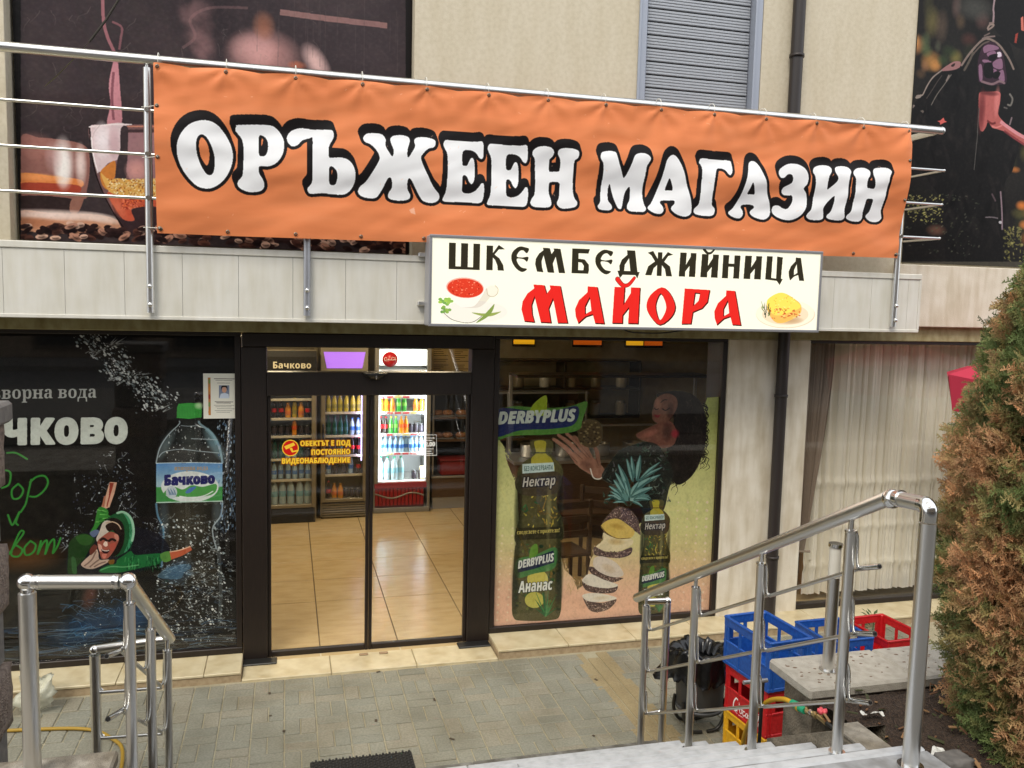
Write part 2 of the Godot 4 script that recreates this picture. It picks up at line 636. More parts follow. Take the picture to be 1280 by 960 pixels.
func script_print(width: int, ground: Color, ink: Color, disc := false) -> Image:
	var im := Image.create(width, int(width * (1.0 if disc else 0.4)), false, Image.FORMAT_RGBA8)
	im.fill(Color(ink, 0.0) if ground.a == 0.0 else ground)
	var k := width / 100.0 * (0.86 if disc else 1.0)
	var off := Vector2(width * 0.07, width * 0.33) if disc else Vector2.ZERO
	var p := Print.new(self, Vector2.ZERO, Vector2.ONE, 0.0, 4, Color.BLACK)
	p.im = im
	p.strip = Image.create(width, 1, false, Image.FORMAT_RGBA8)
	for s in script_strokes():
		for q in smooth_path(P(s[0]), 14):
			p.dot(off + q * k, s[1] * k * 0.5, ink)
	return im

# the banner's fat round letters: [origin, scale, outline, counter]
func fat_letters() -> Array:
	var e := [80, 160, 100, 135, 160, 138, 300, 150, 430, 155, 490, 150, 508, 190, 508, 300, 490, 340, 460, 325, 430, 280, 380, 250, 310, 245, 280, 280, 278, 380, 290, 412, 330, 410, 350, 370, 375, 330, 400, 345, 415, 420, 415, 520, 400, 590, 375, 610, 350, 580, 335, 540, 310, 515, 283, 530, 278, 620, 285, 690, 340, 710, 410, 690, 460, 640, 490, 600, 515, 615, 518, 700, 505, 780, 470, 812, 380, 808, 240, 800, 110, 795, 75, 780, 85, 740, 105, 690, 115, 600, 122, 420, 115, 290, 90, 230, 75, 190]
	return [
		[V(210, 135), 7.93, [370, 132, 480, 170, 570, 270, 630, 390, 645, 500, 615, 620, 550, 720, 460, 785, 380, 800, 290, 775, 200, 690, 130, 580, 95, 460, 100, 350, 150, 240, 240, 160], [345, 272, 395, 310, 440, 400, 465, 500, 463, 590, 445, 650, 410, 668, 370, 640, 320, 550, 290, 450, 285, 350, 305, 290]],
		[V(210, 135), 7.93, [680, 190, 700, 178, 980, 175, 1070, 205, 1135, 290, 1152, 380, 1130, 480, 1070, 555, 990, 585, 908, 585, 905, 650, 940, 710, 955, 770, 930, 815, 870, 832, 790, 830, 720, 800, 690, 760, 700, 720, 740, 670, 748, 560, 752, 420, 735, 320, 700, 270, 670, 230], [905, 282, 950, 285, 985, 330, 993, 400, 975, 465, 940, 485, 905, 470, 900, 380]],
		[V(350, 145), 8.66, [240, 135, 360, 150, 540, 155, 575, 180, 578, 240, 540, 310, 525, 360, 527, 440, 545, 460, 620, 455, 720, 470, 790, 540, 815, 640, 800, 740, 750, 815, 680, 850, 560, 845, 460, 835, 340, 842, 305, 820, 300, 780, 345, 720, 350, 600, 350, 440, 352, 250, 320, 245, 240, 270, 190, 320, 130, 335, 85, 290, 75, 230, 110, 175, 170, 145], [535, 560, 570, 555, 610, 600, 620, 660, 605, 730, 570, 750, 535, 730, 528, 640]],
		[V(435, 150), 8.66, [170, 180, 210, 150, 300, 148, 370, 165, 405, 220, 400, 280, 440, 360, 475, 400, 490, 340, 465, 270, 455, 215, 480, 180, 560, 168, 640, 185, 665, 230, 640, 320, 635, 390, 650, 410, 690, 350, 720, 290, 712, 230, 740, 195, 830, 192, 920, 215, 943, 250, 925, 300, 860, 320, 800, 380, 785, 430, 850, 580, 920, 720, 985, 800, 985, 860, 920, 895, 830, 880, 780, 830, 720, 720, 680, 650, 655, 635, 640, 680, 645, 750, 675, 810, 665, 850, 600, 870, 500, 865, 440, 840, 440, 790, 475, 730, 470, 650, 450, 625, 420, 650, 370, 750, 310, 835, 230, 845, 150, 825, 110, 780, 130, 720, 190, 670, 260, 570, 330, 450, 335, 400, 300, 330, 240, 270, 185, 245, 163, 210], []],
		[V(545, 160), 8.66, e, []], [V(600.2, 164.8), 8.66, e, []],
		[V(655, 170), 9.525, [100, 180, 150, 140, 220, 130, 300, 145, 342, 190, 335, 240, 300, 280, 292, 330, 295, 410, 310, 425, 400, 425, 418, 410, 425, 330, 415, 270, 390, 220, 400, 175, 450, 155, 540, 155, 620, 180, 640, 220, 625, 270, 590, 300, 582, 380, 578, 500, 580, 650, 600, 740, 632, 790, 615, 840, 540, 860, 450, 862, 400, 830, 390, 790, 415, 730, 422, 620, 410, 555, 310, 552, 297, 600, 298, 680, 320, 760, 322, 820, 290, 848, 200, 852, 110, 840, 75, 800, 90, 750, 125, 690, 132, 560, 130, 400, 122, 280, 95, 230], []],
		[V(740, 175), 9.07, [80, 180, 100, 145, 170, 132, 230, 140, 258, 165, 290, 280, 330, 390, 350, 432, 380, 390, 430, 270, 460, 190, 500, 162, 570, 160, 625, 190, 640, 230, 620, 270, 600, 310, 590, 400, 575, 500, 572, 640, 585, 730, 605, 780, 580, 815, 520, 818, 430, 808, 395, 775, 400, 730, 425, 680, 432, 600, 428, 535, 405, 545, 370, 610, 350, 700, 335, 770, 315, 782, 290, 765, 250, 680, 225, 590, 205, 510, 192, 510, 180, 580, 180, 680, 215, 730, 228, 770, 200, 795, 130, 795, 75, 780, 65, 740, 90, 700, 100, 560, 115, 400, 110, 280, 80, 220], []],
		[V(740, 175), 9.07, [885, 178, 935, 195, 975, 250, 1020, 350, 1060, 500, 1100, 650, 1120, 770, 1110, 840, 1050, 870, 960, 850, 890, 800, 890, 760, 925, 720, 915, 690, 870, 688, 780, 690, 762, 715, 790, 760, 795, 810, 760, 840, 690, 830, 630, 790, 625, 760, 660, 720, 720, 600, 770, 460, 800, 340, 830, 230], [865, 440, 890, 490, 905, 570, 860, 572, 820, 568, 840, 500]],
		[V(860, 185), 9.52, [115, 160, 145, 130, 300, 145, 470, 155, 498, 190, 500, 280, 475, 330, 450, 320, 420, 275, 370, 250, 320, 260, 300, 330, 285, 450, 275, 600, 280, 680, 315, 720, 310, 780, 270, 808, 180, 808, 90, 790, 60, 760, 70, 720, 115, 670, 130, 560, 142, 400, 145, 260, 130, 210, 112, 185], []],
		[V(860, 185), 9.52, [750, 157, 800, 185, 850, 280, 900, 400, 940, 560, 980, 700, 980, 790, 940, 840, 880, 850, 790, 820, 745, 780, 750, 745, 790, 710, 770, 680, 700, 672, 650, 678, 632, 705, 655, 750, 655, 800, 620, 835, 550, 825, 490, 790, 485, 760, 540, 710, 600, 600, 650, 430, 690, 270, 710, 185], [740, 420, 765, 480, 780, 550, 735, 553, 692, 548, 715, 480]],
		[V(955, 190), 7.70, [125, 180, 170, 140, 230, 118, 310, 125, 380, 170, 410, 240, 400, 310, 370, 355, 400, 400, 412, 470, 395, 550, 340, 620, 260, 655, 170, 645, 100, 605, 80, 560, 95, 520, 140, 515, 180, 540, 220, 548, 255, 510, 275, 460, 265, 420, 230, 420, 190, 415, 165, 390, 170, 350, 210, 325, 250, 300, 260, 260, 245, 225, 210, 220, 175, 250, 145, 255, 122, 225], []],
		[V(955, 190), 7.70, [455, 170, 490, 140, 560, 130, 620, 145, 632, 185, 605, 240, 595, 300, 592, 362, 620, 345, 680, 290, 690, 250, 665, 200, 670, 155, 720, 140, 790, 150, 822, 190, 805, 240, 795, 340, 785, 470, 770, 540, 768, 590, 775, 630, 750, 655, 680, 655, 615, 640, 605, 610, 640, 570, 665, 480, 668, 428, 640, 445, 590, 500, 565, 545, 570, 590, 570, 640, 530, 655, 450, 650, 410, 625, 415, 595, 450, 550, 470, 450, 480, 320, 475, 240, 455, 205], []],
		[V(955, 190), 7.70, [850, 185, 890, 158, 960, 158, 1005, 190, 1000, 235, 980, 270, 975, 340, 1000, 352, 1050, 350, 1050, 280, 1035, 220, 1040, 170, 1090, 155, 1160, 160, 1197, 195, 1180, 250, 1170, 350, 1155, 470, 1140, 560, 1145, 600, 1150, 640, 1110, 670, 1040, 665, 990, 630, 990, 605, 1020, 570, 1040, 500, 1040, 455, 985, 455, 970, 500, 950, 580, 950, 640, 920, 668, 850, 665, 795, 640, 795, 610, 830, 570, 850, 480, 865, 340, 862, 260, 843, 220], []]]
func print_banner() -> Image:
	var p := Print.new(self, V(-0.86, 3.26), V(5.07, 4.42), 0.58, 2048, c8(224, 134, 86))
	p.mottle(0.03, 21, c8(190, 104, 62), c8(236, 156, 112), 0.16)
	var u := p.unit()
	for stage in 2:
		for l in fat_letters():
			var outer := p.ts(smooth_path(P(l[2], l[0], l[1]), 4, true))
			var inner := PackedVector2Array() if l[3].is_empty() else p.ts(smooth_path(P(l[3], l[0], l[1]), 4, true))
			if stage == 1:
				p.fill([outer] if inner.is_empty() else [outer, inner], c8(240, 241, 243))
				continue
			var wide := Geometry2D.offset_polygon(outer, 3.5 * u, Geometry2D.JOIN_ROUND)
			var tight := [] if inner.is_empty() else Geometry2D.offset_polygon(inner, -3.0 * u, Geometry2D.JOIN_ROUND)
			for n in 8:
				var s := V(-0.35 * n, -1.0 * n) * u
				var all := []
				for q in Array(wide) + Array(tight):
					var o := PackedVector2Array()
					for v in q:
						o.append(v + s)
					all.append(o)
				p.fill(all, c8(28, 25, 26))
	# a few scuffs on the vinyl
	for k in 60:
		var a := V(rng.randf_range(200, 1110), rng.randf_range(110, 300))
		p.stroke([a, a + V(rng.randf_range(-4, 4), rng.randf_range(-3, 3))], 0.7, c8(250, 206, 176, 0.45), false)
	p.poly(P([512, 262, 518, 259, 520, 268, 514, 266]), c8(240, 200, 180, 0.6))
	return p.im

func print_light_box() -> Image:
	var p := Print.new(self, V(1.0, 2.70), V(4.2, 3.335), 0.70, 2048, c8(250, 248, 226))
	old_type(p, "ШКЕМБЕДЖИЙНИЦА", [[561, 600, 304, 337], [608, 631, 306, 338], [639, 661, 308, 340], [669, 707, 310, 341], [715, 737, 311, 342], [744, 766, 312, 343], [772, 800, 313, 348], [807, 841, 314, 345], [849, 870, 316, 346], [876, 898, 318, 347], [903, 925, 319, 348], [930, 952, 320, 349], [957, 979, 320.5, 356], [986, 1006, 322, 351]], c8(48, 44, 32))
	var red := [[652, 710, 356, 403], [719, 756, 358, 404], [766, 799, 359, 404], [808, 844, 359, 406], [853, 886, 361, 405], [893, 927, 363, 406]]
	old_type(p, "МАЙОРА", red, c8(60, 12, 10), 0.5, V(0.9, 0.9))
	old_type(p, "МАЙОРА", red, c8(226, 42, 36))
	var o := V(540, 295)
	# bowl of red soup on a saucer with herbs
	p.ellipse(o + V(420, 760) / 8.0, 42, 14, c8(236, 232, 220))
	p.poly(P([118, 510, 150, 440, 330, 405, 510, 440, 552, 510, 500, 600, 420, 700, 350, 715, 280, 705, 190, 620], o, 8), c8(240, 236, 226), true)
	p.poly(P([300, 712, 420, 700, 500, 600, 548, 520, 600, 560, 560, 640, 460, 715], o, 8), c8(210, 200, 186, 0.6), true)
	p.ellipse(o + V(330, 518) / 8.0, 23.5, 12.8, c8(236, 170, 150), 0.07)
	p.ellipse(o + V(332, 522) / 8.0, 22.4, 11.8, c8(216, 62, 40), 0.07)
	for k in 60:
		var a := o + V(330 + rng.randf_range(-150, 150), 520 + rng.randf_range(-75, 75)) / 8.0
		p.ellipse(a, rng.randf_range(0.4, 1.4), rng.randf_range(0.3, 0.9), [c8(236, 100, 70), c8(180, 38, 26), c8(250, 150, 120)][k % 3])
	p.ellipse(o + V(600, 548) / 8.0, 7, 6.6, c8(240, 232, 214))
	p.stroke(P([548, 530, 560, 590, 610, 606, 650, 580, 660, 530, 630, 495], o, 8), 0.8, c8(190, 176, 150))
	for k in 14:
		p.ellipse(o + V(140 + rng.randf_range(-60, 60), 655 + rng.randf_range(-30, 30)) / 8.0, 2.4, 1.8, c8(110 + k * 4, 160 + k * 3, 84))
	for k in 10:
		p.ellipse(o + V(140 + rng.randf_range(-40, 40), 735 + rng.randf_range(-30, 30)) / 8.0, 2.2, 1.8, c8(100 + k * 5, 150 + k * 3, 80))
	p.stroke(P([120, 770, 200, 835, 330, 868, 420, 855, 500, 800], o, 8), 0.6, c8(96, 90, 70))
	p.poly(P([395, 765, 520, 775, 630, 765, 690, 757, 600, 800, 500, 800], o, 8), c8(150, 164, 84), true)
	p.poly(P([440, 870, 520, 790, 585, 720, 625, 680, 600, 760, 540, 820], o, 8), c8(130, 152, 76), true)
	# plate with a baked dish
	var q := V(860, 300)
	p.ellipse(q + V(918, 700) / 7.53, 37, 17.5, c8(226, 212, 184))
	p.ellipse(q + V(915, 692) / 7.53, 36.5, 17.5, c8(250, 238, 214))
	p.ellipse(q + V(915, 700) / 7.53, 29, 13, c8(238, 218, 186))
	p.soft(q + V(960, 755) / 7.53, 22, 6, c8(176, 130, 84, 0.6))
	p.poly(P([755, 560, 880, 495, 1010, 560, 1065, 620, 1050, 700, 930, 770, 840, 780, 780, 730, 745, 640], q, 7.53), c8(240, 188, 96), true)
	p.poly(P([750, 560, 880, 495, 1010, 570, 1060, 630, 960, 680, 830, 710, 760, 650], q, 7.53), c8(250, 222, 96), true)
	for k in 90:
		var a := q + V(900 + rng.randf_range(-140, 150), 690 + rng.randf_range(-30, 70) - 20.0) / 7.53
		if k < 60:
			p.ellipse(a, rng.randf_range(0.5, 1.7), rng.randf_range(0.4, 1.2), [c8(226, 120, 60), c8(206, 84, 44), c8(246, 206, 130), c8(190, 120, 60)][k % 4])
		else:
			p.ellipse(q + V(900 + rng.randf_range(-120, 120), 600 + rng.randf_range(-70, 60)) / 7.53, 0.8, 0.5, [c8(250, 240, 150), c8(226, 176, 60)][k % 2])
	for k in 16:
		var a := q + V(730 + rng.randf_range(-40, 40), 680 + rng.randf_range(-50, 50)) / 7.53
		p.stroke([a, a + V(rng.randf_range(-3, 3), -rng.randf_range(4, 9))], 1.3, [c8(70, 84, 50), c8(120, 140, 80), c8(50, 60, 44)][k % 3], false, 0.7)
	return p.im

func print_water_film() -> Image:
	var p := Print.new(self, V(-2.95, 0.05), V(-0.345, 2.60), -0.012, 1500, c8(15, 13, 12))
	for k in 60:            # uneven black of the print, a brown glow low down
		p.soft(V(rng.randf_range(-40, 300), rng.randf_range(420, 830)), rng.randf_range(30, 80), rng.randf_range(20, 60), [c8(24, 19, 16, 0.35), c8(10, 9, 9, 0.35), c8(30, 23, 17, 0.25)][k % 3])
	p.soft(V(30, 695), 46, 22, c8(110, 70, 30, 0.75))
	# splash at the top
	var w := [c8(205, 210, 205), c8(150, 160, 160), c8(95, 104, 106), c8(225, 228, 222)]
	for k in 26:
		var f := k / 25.0
		var a := V(lerpf(108, 200, f), lerpf(425, 505, f)) + V(rng.randf_range(-14, 14), rng.randf_range(-10, 10))
		p.drops(P([a.x - 16, a.y - 8, a.x + 16, a.y - 12, a.x + 20, a.y + 12, a.x - 12, a.y + 10]), 36, 0.25, 1.6, w, V(1.2, 0.8))
	for k in 34:
		var a: Vector2 = [V(140, 432), V(112, 444), V(170, 468), V(140, 478), V(200, 512)][k % 5]
		a += V(rng.randf_range(-8, 8), rng.randf_range(-4, 4))
		p.stroke([a, a + V(rng.randf_range(4, 17), rng.randf_range(-9, -1))], rng.randf_range(0.5, 1.8), c8(190, 196, 192, 0.75), false, 0.9)
	# green brush writing
	var green := c8(52, 138, 52)
	var o := V(0, 480)
	for s in [[35, 345, 80, 345, 135, 375], [-40, 420, 0, 430, 50, 440, 45, 500, 10, 520], [90, 500, 60, 530, 65, 572, 98, 568, 116, 530, 92, 500], [156, 478, 142, 540, 128, 600, 104, 640], [150, 492, 182, 465, 222, 460, 240, 490, 222, 530, 182, 562, 150, 562],
			[40, 655, 52, 690, 62, 705, 78, 680, 97, 640, 80, 690, 90, 705], [45, 850, 80, 800, 118, 745, 105, 735, 84, 770, 56, 850, 92, 862, 112, 830, 84, 808], [152, 785, 122, 820, 130, 855, 165, 842, 178, 805, 152, 785], [205, 785, 188, 850, 212, 800, 234, 782, 232, 820, 226, 850, 246, 800, 268, 776, 272, 806, 264, 846, 288, 810, 303, 770]]:
		p.stroke(P(s, o, 4), 2.1, green)
	# big bottle
	var b := V(180, 480)
	p.poly(P([192, 190, 300, 190, 306, 215, 372, 270, 412, 340, 428, 432, 66, 432, 84, 350, 128, 280, 192, 215], b, 4.36), c8(34, 37, 37, 0.8))
	p.soft(b + V(120, 330) / 4.36, 7, 24, c8(120, 140, 140, 0.6), 0.45)
	p.soft(b + V(385, 330) / 4.36, 8, 26, c8(140, 176, 184, 0.7), -0.5)
	p.soft(b + V(250, 300) / 4.36, 14, 24, c8(84, 90, 84, 0.5))
	p.soft(b + V(110, 740) / 4.36, 7, 30, c8(80, 120, 150, 0.6))
	p.soft(b + V(400, 700) / 4.36, 7, 24, c8(120, 150, 170, 0.6))
	p.soft(b + V(230, 780) / 4.36, 26, 40, c8(96, 90, 72, 0.5))
	for k in 120:
		var g0: Vector2 = b + V(rng.randf_range(80, 420), rng.randf_range(640, 1180)) / 4.36
		p.stroke([g0, g0 + V(rng.randf_range(-5, 5), rng.randf_range(-3, 3)), g0 + V(rng.randf_range(-8, 8), rng.randf_range(-5, 5))], rng.randf_range(0.5, 1.5), [c8(150, 150, 136, 0.55), c8(60, 62, 58, 0.6), c8(190, 196, 190, 0.5)][k % 3], true, 0.6)
	p.poly(P([68, 648, 428, 640, 420, 720, 372, 790, 400, 1100, 95, 1100, 104, 790, 76, 720], b, 4.36), c8(70, 66, 54, 0.45))
	var edge := c8(186, 200, 204, 0.8)
	p.stroke(P([192, 200, 190, 220, 130, 280, 86, 350, 66, 430], b, 4.36), 1.3, edge)
	p.stroke(P([300, 200, 306, 218, 370, 270, 410, 345, 428, 430], b, 4.36), 2.4, c8(170, 205, 215, 0.7))
	p.stroke(P([340, 245, 378, 285, 400, 330], b, 4.36), 4.5, c8(140, 180, 190, 0.55))
	p.stroke(P([66, 650, 76, 720, 106, 790, 100, 900, 96, 1000], b, 4.36), 2.2, c8(110, 160, 190, 0.75))
	p.stroke(P([428, 640, 420, 715, 374, 790, 395, 900], b, 4.36), 1.6, edge)
	p.stroke(P([80, 400, 110, 370, 200, 356, 300, 366, 410, 376], b, 4.36), 1.0, edge)
	p.stroke(P([256, 298, 320, 300, 400, 304], b, 4.36), 1.0, edge)
	p.stroke(P([200, 226, 245, 230, 300, 226], b, 4.36), 0.8, edge)
	p.poly(P([275, 215, 330, 240, 300, 235], b, 4.36), c8(220, 226, 222))
	p.drops(P([140, 230, 340, 230, 380, 420, 120, 420], b, 4.36), 110, 0.2, 0.9, w, V(0, 1.2))
	p.poly(P([180, 128, 188, 108, 240, 103, 308, 105, 315, 130, 314, 182, 245, 190, 178, 185], b, 4.36), c8(58, 170, 62))
	for k in 15:
		p.stroke(P([186 + k * 8.6, 122, 184 + k * 8.8, 182], b, 4.36), 0.5, c8(40, 130, 48, 0.6), false)
	p.soft(V(249, 507), 6, 5, c8(215, 245, 190, 0.9))
	# its label
	for k in 24:
		var f := k / 23.0
		var ya := lerpf(432, 640, k / 24.0)
		var yb := lerpf(432, 640, (k + 1) / 24.0) + 1
		p.poly(P([66, ya, 428, ya - 3, 428, yb - 3, 67, yb + 6], b, 4.36), c8(90, 140, 190).lerp(c8(170, 200, 210), minf(f * 1.8, 1.0)) if f < 0.62 else c8(70, 150, 76))
	p.ellipse(b + V(250, 560) / 4.36, 36, 19.5, c8(226, 232, 226))
	p.poly(P([110, 590, 160, 560, 210, 575, 260, 552, 320, 560, 392, 545, 388, 590, 330, 612, 200, 615, 130, 608], b, 4.36), c8(84, 160, 78), true)
	p.poly(P([225, 590, 250, 566, 285, 560, 262, 585, 240, 596], b, 4.36), c8(80, 120, 180), true)
	p.ellipse(b + V(150, 590) / 4.36, 7, 8, c8(196, 206, 210))
	for k in 8:
		p.stroke(P([130 + k * 5, 570 + (k % 3) * 8, 140 + k * 5, 605], b, 4.36), 0.8, c8(90, 120, 150, 0.7), false)
	p.stroke(P([66, 432, 250, 428, 428, 432], b, 4.36), 0.9, c8(210, 226, 226))
	p.stroke(P([68, 646, 250, 642, 428, 638], b, 4.36), 1.2, c8(200, 226, 210))
	p.stroke(P([195, 612, 260, 620, 330, 608, 375, 585], b, 4.36), 1.2, c8(236, 240, 236))
	# water round the foot of the bottle
	p.drops(P([190, 650, 285, 640, 292, 780, 200, 790]), 760, 0.2, 1.5, w, V(0.8, 0.6))
	p.drops(P([270, 480, 303, 520, 303, 660, 276, 670]), 420, 0.2, 1.1, [c8(120, 150, 176), c8(80, 110, 140), c8(170, 186, 196)], V(-0.6, 3.0))
	for k in 30:
		var a := V(rng.randf_range(276, 300), rng.randf_range(590, 668))
		p.stroke([a, a + V(rng.randf_range(-4, 4), rng.randf_range(6, 18))], 1.0, c8(110, 145, 180, 0.6), false, 0.8)
	for k in 46:
		var a := V(rng.randf_range(205, 275), rng.randf_range(640, 780))
		p.stroke([a, a + V(rng.randf_range(-9, 9), rng.randf_range(-4, 4)), a + V(rng.randf_range(-14, 14), rng.randf_range(-3, 8))], 0.8, c8(176, 188, 188, 0.7), true, 0.6)
	p.soften(2)
	p.drops(P([196, 660, 285, 650, 288, 790, 205, 790]), 420, 0.25, 1.1, w)
	for k in 200:
		var s0 := V(rng.randf_range(196, 292), rng.randf_range(700, 806))
		p.stroke([s0, s0 + V(rng.randf_range(-5, 5), rng.randf_range(-3, 3)), s0 + V(rng.randf_range(-9, 9), rng.randf_range(-4, 4))], rng.randf_range(0.5, 1.4), [c8(150, 160, 160, 0.6), c8(206, 212, 208, 0.6), c8(70, 96, 120, 0.6)][k % 3], true, 0.6)
	p.stroke(P([270, 665, 274, 700, 276, 740, 274, 780]), 4.0, c8(150, 164, 164, 0.35))
	# spray round the child
	for c in [[V(140, 590), 22, 26], [V(112, 622), 20, 30], [V(160, 625), 10, 24], [V(88, 668), 18, 16], [V(190, 672), 18, 22], [V(132, 745), 20, 20]]:
		var a: Vector2 = c[0]
		p.drops(P([a.x - c[1], a.y - c[2], a.x + c[1], a.y - c[2], a.x + c[1], a.y + c[2], a.x - c[1], a.y + c[2]]), 120, 0.2, 1.0, [c8(176, 184, 186), c8(90, 100, 116), c8(60, 66, 90)])
		for k in 9:
			var s := a + V(rng.randf_range(-c[1], c[1]), rng.randf_range(-c[2], c[2]))
			p.stroke([s, s + V(rng.randf_range(-5, 5), rng.randf_range(-5, 5)), s + V(rng.randf_range(-7, 7), rng.randf_range(-9, 9))], 0.8, c8(176, 184, 186, 0.75), true, 0.5)
	# child in a green hooded top
	var q := V(80, 595)
	var K := 7.47
	p.poly(P([60, 640, 200, 520, 420, 440, 660, 470, 900, 560, 980, 720, 700, 900, 380, 949, 40, 949], q, K), c8(20, 21, 32, 0.85), true)
	p.poly(P([50, 620, 130, 550, 200, 540, 270, 570, 292, 600, 240, 680, 190, 770, 120, 850, 100, 905, 36, 905, 40, 720], q, K), c8(30, 62, 26), true)
	p.poly(P([110, 570, 200, 545, 270, 575, 240, 640, 160, 640], q, K), c8(48, 92, 38), true)
	p.poly(P([70, 760, 110, 780, 120, 905, 80, 905], q, K), c8(50, 96, 50), true)
	p.poly(P([430, 55, 495, 60, 472, 160, 425, 292, 385, 308, 348, 285, 390, 180, 415, 90], q, K), c8(214, 168, 140))
	p.poly(P([428, 62, 466, 66, 436, 170, 404, 292, 396, 280, 418, 190], q, K), c8(150, 56, 40))
	p.poly(P([372, 190, 392, 180, 376, 290, 352, 284], q, K), c8(176, 110, 84))
	p.poly(P([320, 300, 360, 290, 410, 320, 416, 365, 440, 375, 385, 402, 335, 450, 285, 520, 240, 532, 280, 460, 300, 370], q, K), c8(52, 132, 48), true)
	for n in 14:
		var h := q + V(rng.randf_range(300, 420), rng.randf_range(310, 440)) / K
		p.stroke([h, h + V(rng.randf_range(4, 9), rng.randf_range(-1, 2))], 1.1, [c8(120, 190, 96), c8(24, 80, 30)][n % 2], false, 0.6)
	p.poly(P([240, 530, 300, 500, 330, 520, 300, 560, 270, 570], q, K), c8(96, 110, 140), true)
	p.poly(P([425, 382, 480, 350, 545, 333, 600, 360, 640, 420, 655, 520, 640, 610, 600, 690, 540, 732, 470, 752, 400, 700, 350, 480], q, K), c8(26, 84, 44), true)
	p.poly(P([545, 333, 600, 360, 640, 420, 656, 520, 640, 612, 606, 680, 560, 716, 600, 620, 612, 500, 590, 410], q, K), c8(66, 150, 104), true)
	p.stroke(P([500, 346, 548, 336, 600, 364, 636, 424, 650, 520, 636, 604], q, K), 2.6, c8(158, 206, 172))
	for n in 16:
		var h := q + V(rng.randf_range(570, 640), rng.randf_range(400, 690)) / K
		p.stroke([h, h + V(rng.randf_range(-1, 1), rng.randf_range(3, 8))], 0.9, c8(22, 84, 50, 0.8), false, 0.6)
	p.poly(P([385, 450, 430, 395, 500, 400, 552, 452, 566, 560, 545, 660, 500, 735, 440, 745, 480, 640, 470, 520], q, K), c8(24, 15, 12), true)
	p.poly(P([300, 590, 330, 520, 360, 440, 400, 415, 440, 430, 430, 500, 380, 560, 330, 620], q, K), c8(206, 194, 178), true)
	p.poly(P([318, 600, 370, 556, 430, 520, 490, 540, 516, 580, 492, 650, 452, 720, 402, 772, 352, 772, 328, 700, 312, 640], q, K), c8(164, 88, 72), true)
	p.poly(P([390, 462, 440, 436, 510, 462, 532, 520, 510, 535, 470, 505, 420, 515, 400, 500], q, K), c8(40, 24, 18), true)
	p.stroke(P([395, 440, 450, 428, 505, 452, 532, 495], q, K), 1.3, c8(206, 176, 146))
	p.poly(P([470, 545, 505, 550, 508, 600, 480, 600], q, K), c8(206, 138, 116), true)
	p.poly(P([376, 618, 398, 606, 408, 648, 386, 660, 366, 640], q, K), c8(240, 212, 194), true)
	p.poly(P([318, 636, 350, 650, 356, 700, 330, 700], q, K), c8(222, 170, 150), true)
	p.poly(P([428, 640, 480, 626, 474, 682, 436, 694], q, K), c8(188, 88, 72), true)
	p.stroke(P([342, 598, 366, 584, 398, 602], q, K), 2.6, c8(34, 18, 16))
	p.stroke(P([420, 606, 448, 590, 478, 602], q, K), 2.6, c8(34, 18, 16))
	p.poly(P([348, 684, 388, 696, 428, 688, 404, 722, 366, 718], q, K), c8(46, 16, 18), true)
	p.stroke(P([356, 690, 390, 700, 420, 694], q, K), 0.9, c8(232, 220, 206))
	p.poly(P([356, 730, 400, 728, 384, 768, 362, 764], q, K), c8(214, 126, 108), true)
	p.poly(P([165, 812, 240, 740, 300, 680, 322, 720, 334, 780, 420, 780, 400, 812, 290, 862, 220, 867, 168, 842], q, K), c8(204, 176, 156), true)
	p.poly(P([240, 690, 280, 640, 312, 660, 300, 690, 250, 740], q, K), c8(110, 56, 44), true)
	for s in [[190, 840, 260, 780, 300, 700], [240, 850, 300, 800, 330, 780], [280, 850, 330, 820, 390, 800]]:
		p.stroke(P(s, q, K), 1.6, c8(120, 92, 80, 0.8))
	p.poly(P([412, 792, 470, 780, 462, 822, 430, 828], q, K), c8(120, 84, 30), true)
	p.poly(P([336, 872, 420, 830, 480, 820, 500, 780, 560, 740, 622, 700, 664, 736, 780, 730, 905, 724, 918, 772, 880, 822, 700, 862, 520, 902, 400, 904, 336, 898], q, K), c8(30, 108, 54), true)
	for n in 60:
		var h := q + V(rng.randf_range(560, 900), rng.randf_range(735, 850)) / K
		p.stroke([h, h + V(rng.randf_range(-1.5, 1.5), rng.randf_range(3, 8))], rng.randf_range(0.8, 1.8), [c8(12, 58, 30, 0.8), c8(72, 158, 92, 0.7), c8(20, 84, 44, 0.8)][n % 3], false, 0.6)
	p.stroke(P([340, 880, 440, 846, 560, 850, 700, 830], q, K), 1.4, c8(110, 180, 120, 0.8))
	p.poly(P([898, 732, 985, 704, 1004, 780, 930, 802], q, K), c8(92, 146, 66), true)
	p.poly(P([985, 704, 1080, 690, 1180, 652, 1196, 690, 1110, 742, 1002, 782], q, K), c8(196, 96, 62))
	p.stroke(P([990, 708, 1080, 692, 1178, 658], q, K), 1.3, c8(240, 196, 160))
	p.poly(P([880, 949, 930, 880, 1050, 832, 1170, 826, 1182, 862, 1120, 900, 1080, 960], q, K), c8(84, 124, 146, 0.7), true)
	for n in 50:
		var h := q + V(rng.randf_range(890, 1180), rng.randf_range(825, 940)) / K
		p.stroke([h, h + V(rng.randf_range(1, 6), rng.randf_range(-4, 1))], 0.9, [c8(176, 200, 206, 0.8), c8(40, 70, 96, 0.8)][n % 2], false, 0.6)
	p.soften(2)
	# jeans and the wave below
	p.soft(V(110, 785), 56, 26, c8(30, 70, 112, 0.7), -0.35)
	p.soft(V(168, 770), 26, 26, c8(30, 74, 120, 0.8))
	p.soft(V(112, 746), 9, 18, c8(150, 84, 66, 0.5), 0.3)
	p.soft(V(222, 715), 16, 22, c8(70, 110, 150, 0.4), 0.8)
